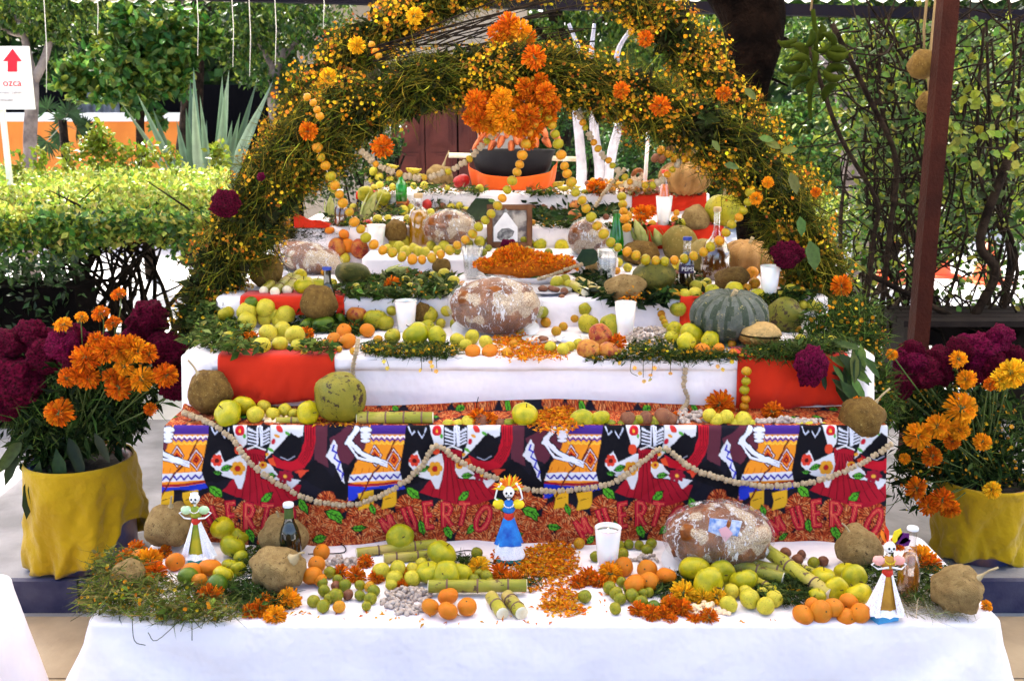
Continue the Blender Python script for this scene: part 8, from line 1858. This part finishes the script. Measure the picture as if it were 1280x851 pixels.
# ================================================================== THREE CRAFT SKELETON DOLLS
M['clay_white'] = plain('white_painted_clay', (.82, .80, .78), .5, (.74, .7, .68), 40); M['ink_black'] = plain('black_paint', (.01, .01, .01), .5); M['sash_red'] = plain('red_ribbon', (.60, .03, .015), .5)
def lacemat(name, c, c2, sc_=420):
    m, nt, p, o = newmat(name); v = nd(nt, 'ShaderNodeTexVoronoi'); v.inputs['Scale'].default_value = sc_; t = nd(nt, 'ShaderNodeTexCoord'); nt.links.new(t.outputs['Object'], v.inputs['Vector'])
    nt.links.new(ramp(nt, v.outputs[0], [(.18, c2), (.3, c)]), p.inputs['Base Color']); p.inputs['Roughness'].default_value = .8; return m
M['lace'] = lacemat('white_lace', (.82, .82, .84), (.25, .25, .3)); M['lace_spot'] = lacemat('spotted_white_cloth', (.82, .8, .82), (.55, .12, .15), 260)
M['doll_green'] = plain('green_printed_dress', (.14, .24, .03), .7, (.5, .4, .02), 22); M['doll_blue'] = plain('blue_printed_dress', (.02, .22, .62), .6, (.01, .06, .35), 30); M['doll_ochre'] = plain('ochre_dress', (.55, .28, .03), .7, (.35, .16, .02), 30)
M['puff_green'] = plain('pale_green_tulle', (.55, .70, .45), .8, (.4, .6, .3), 30); M['puff_pink'] = plain('pink_tulle', (.80, .42, .36), .8, (.75, .3, .25), 30); M['base_blue'] = plain('blue_block', (.06, .32, .62), .5); M['base_teal'] = plain('teal_block', (.02, .36, .34), .5)
M['plume_o'] = plain('orange_plume', (.85, .25, .01), .7, (.7, .1, .005), 60); M['plume_y'] = plain('yellow_plume', (.85, .65, .02), .7); M['plume_p'] = plain('purple_plume', (.10, .01, .12), .8); M['plume_r'] = plain('red_plume', (.65, .03, .01), .7)
def doll(label, px, ybase, sc0, skirt, hem, bodice, puff, base, hair, arms, kind):
    b, s_ = spot(T1, px, ybase); q = s_*sc0; t = thing('skeleton_doll', label, 'doll', b)
    V = Vector
    g = MB(); g.box((-15*q, -9*q, 0), (15*q, 9*q, 9*q)); g.build('base_block', M[base], t, smooth=False, rot=(0, 0, .35 if kind != 'blue' else 0))
    g = MB(); g.tube([(0, 0, 8*q), (0, 0, 60*q)], 1.3*q, 6); g.build('stand_rod', M['clay_white'], t)
    # dress: flared pleated skirt
    def cone(z0, z1, r0, r1, pl, amp, open_=0, y=0):
        mb = MB(); n1, n2 = 40, 7; vs = []; fs = []
        for i in range(n1+1):
            a = -math.pi/2+open_+(2*math.pi-2*open_)*i/n1
            for k in range(n2):
                v = k/(n2-1); r = (r1+(r0-r1)*v)*(1+amp*v*math.sin(a*pl)); vs.append((math.cos(a)*r, math.sin(a)*r*.7+y, z1+(z0-z1)*v+amp*6*q*v*math.cos(a*pl*.5)))
        for i in range(n1):
            for k in range(n2-1): fs.append((i*n2+k, i*n2+k+1, (i+1)*n2+k+1, (i+1)*n2+k))
        mb.add(vs, fs); return mb
    if kind == 'blue':
        cone(9*q, 62*q, 20*q, 5*q, 9, .05).build('under_skirt', M['lace'], t)
        cone(26*q, 64*q, 17*q, 5.5*q, 8, .10).build('dress', M['doll_blue'], t)
    else:
        cone(16*q, 60*q, 15*q, 5*q, 8, .08).build('dress', M[bodice], t)
        cone(9*q, 62*q, 23*q, 6*q, 9, .14, open_=.5).build('lace_overskirt', M[skirt], t)
        cone(10*q, 17*q, 24*q, 15*q, 11, .1).build('lace_hem', M[skirt], t)
    g = MB(); g.lathe([(5*q, 58*q), (6.5*q, 61*q), (6*q, 66*q), (5*q, 67*q)], 16); g.build('sash', M['sash_red'], t)
    g = MB(); g.ell((0, 0, 74*q), (8.5*q, 5*q, 10*q), 14, 9); g.build('bodice', M[bodice], t)
    for s in (-1, 1):
        g = MB(); g.ell((s*12*q, -1*q, 78*q), (7.5*q, 5*q, 6*q), 14, 9, 0, None, lambda p: p*(1+.22*mnoise.noise(p*4+V((s, 0, 0))))); g.build('puff_sleeve', M[puff], t)
        if arms == 'up': pts = [(s*9*q, 0, 80*q), (s*17*q, -2*q, 86*q), (s*14*q, -2*q, 98*q), (s*9*q, -2*q, 106*q)]
        elif arms == 'hips': pts = [(s*9*q, 0, 80*q), (s*22*q, -2*q, 74*q), (s*14*q, -5*q, 68*q), (s*5*q, -7*q, 68*q)]
        else: pts = [(s*9*q, 0, 80*q), (s*21*q, -2*q, 73*q), (s*14*q, -6*q, 69*q), (s*2*q, -8*q, 72*q)]
        g = MB(); g.tube([V(p) for p in pts], [1.3*q, 1.1*q, 1.2*q, 1.5*q], 6); g.build('arm', M['clay_white'], t)
    g = MB(); g.tube([(0, 0, 82*q), (0, 0, 88*q)], 1.8*q, 7); g.build('neck', M['clay_white'], t)
    hz = 94*q if arms != 'up' else 93*q
    hd = MB(); hd.ell((0, 0, 0), (7.2*q, 6.8*q, 8*q), 18, 12, 0, None, lambda p: V((p.x*(1-.22*max(0, -p.z)), p.y, p.z))); h_ = hd.build('head', M['clay_white'], t, loc=(0, 0, hz))
    for s in (-1, 1): g = MB(); g.ell((s*2.7*q, -6.2*q, 1.2*q), (1.6*q, .9*q, 1.7*q), 8, 6); g.build('eye_socket', M['ink_black'], h_)
    g = MB(); g.ell((0, -6.8*q, -1.4*q), (.7*q, .5*q, 1.1*q), 6, 5); g.build('nose_hole', M['ink_black'], h_)
    g = MB(); g.box((-3*q, -6.5*q, -4.6*q), (3*q, -5.5*q, -3.9*q)); 
    for k in range(5): g.box((-2.6*q+k*1.2*q, -6.6*q, -5.3*q), (-2.3*q+k*1.2*q, -5.6*q, -3.2*q))
    g.build('teeth_line', M['ink_black'], h_, smooth=False)
    nk = MB()
    for k in range(9):
        a = math.pi+math.pi*(k+.5)/9; nk.ell((math.cos(a)*6*q, -3.5*q+math.sin(a)*2.5*q-1*q, 80*q+math.sin(a)*4*q), .9*q, 6, 4)
    nk.build('bead_necklace', M['plume_y'] if kind == 'pink' else M['clay_white'], t)
    if hair == 'sun':
        for k in range(26):
            a = math.pi*(k+.5)/26; L_ = random.uniform(11, 17)*q; d = V((math.cos(a), random.uniform(-.3, .3), math.sin(a))).normalized(); p = V((0, 0, hz+4*q))+d*5*q; sd_ = V((-d.z, 0, d.x))*1.6*q
            g = MB(); g.add([p-sd_*.6, p+d*L_*.6-sd_, p+d*L_, p+d*L_*.6+sd_, p+sd_*.6], [(0, 1, 2, 3, 4)]); o = g.build('plume', M['plume_y' if k % 3 == 0 else 'plume_o'], t, smooth=False); md = o.modifiers.new('thickness', 'SOLIDIFY'); md.thickness = .6*q
    if hair == 'feathers':
        for (dx, L_, a, m_, w_) in ((-2, 24, 1.75, 'plume_r', 3), (-4, 20, 1.95, 'plume_o', 3), (4, 22, 1.2, 'plume_y', 5.5), (8, 20, .75, 'plume_p', 7), (11, 15, .35, 'plume_p', 6)):
            d = V((math.cos(a), 0, math.sin(a))); p = V((dx*q, 1*q, hz+4*q)); n_ = V((-d.z, 0, d.x))*w_*q
            g = MB(); g.add([p, p+d*L_*q*.35-n_*.8, p+d*L_*q*.7-n_, p+d*L_*q, p+d*L_*q*.7+n_, p+d*L_*q*.35+n_*.8], [(0, 1, 2, 3, 4, 5)]); o = g.build('feather', M[m_], t, smooth=False); md = o.modifiers.new('thickness', 'SOLIDIFY'); md.thickness = 1*q
    if hair == 'crown':
        g = MB(); g.lathe([(5*q, hz+6*q), (5.5*q, hz+8*q), (4.5*q, hz+8.6*q)], 14); g.build('hair_band', M['lace'], t)
    return t
doll('skeleton doll in a green dress with white lace overskirt, left', 249, 703, .90, 'lace', None, 'doll_green', 'puff_green', 'base_teal', 'crown', 'hips', 'green')
doll('skeleton doll in a blue dress with raised arms and orange plumes', 636, 703, 1.0, 'lace', None, 'doll_blue', 'plume_y', 'base_teal', 'sun', 'up', 'blue')
doll('skeleton doll in an ochre and pink dress with coloured feathers, right', 1104, 778, 1.02, 'lace_spot', None, 'doll_ochre', 'puff_pink', 'base_blue', 'feathers', 'cross', 'pink')
for o in list(bpy.data.objects):
    if o.get('label') and o.parent is None:
        k = len(str(o['label']).replace('-', ' ').split()); k2 = len(str(o['label']).split())
        if k2 > 16 or k2 < 4: print('LABEL LEN', k2, o.name, o['label'])
print('TRIS', sum(len(o.data.polygons) for o in bpy.data.objects if o.type == 'MESH'), 'OBJ', len(bpy.data.objects))
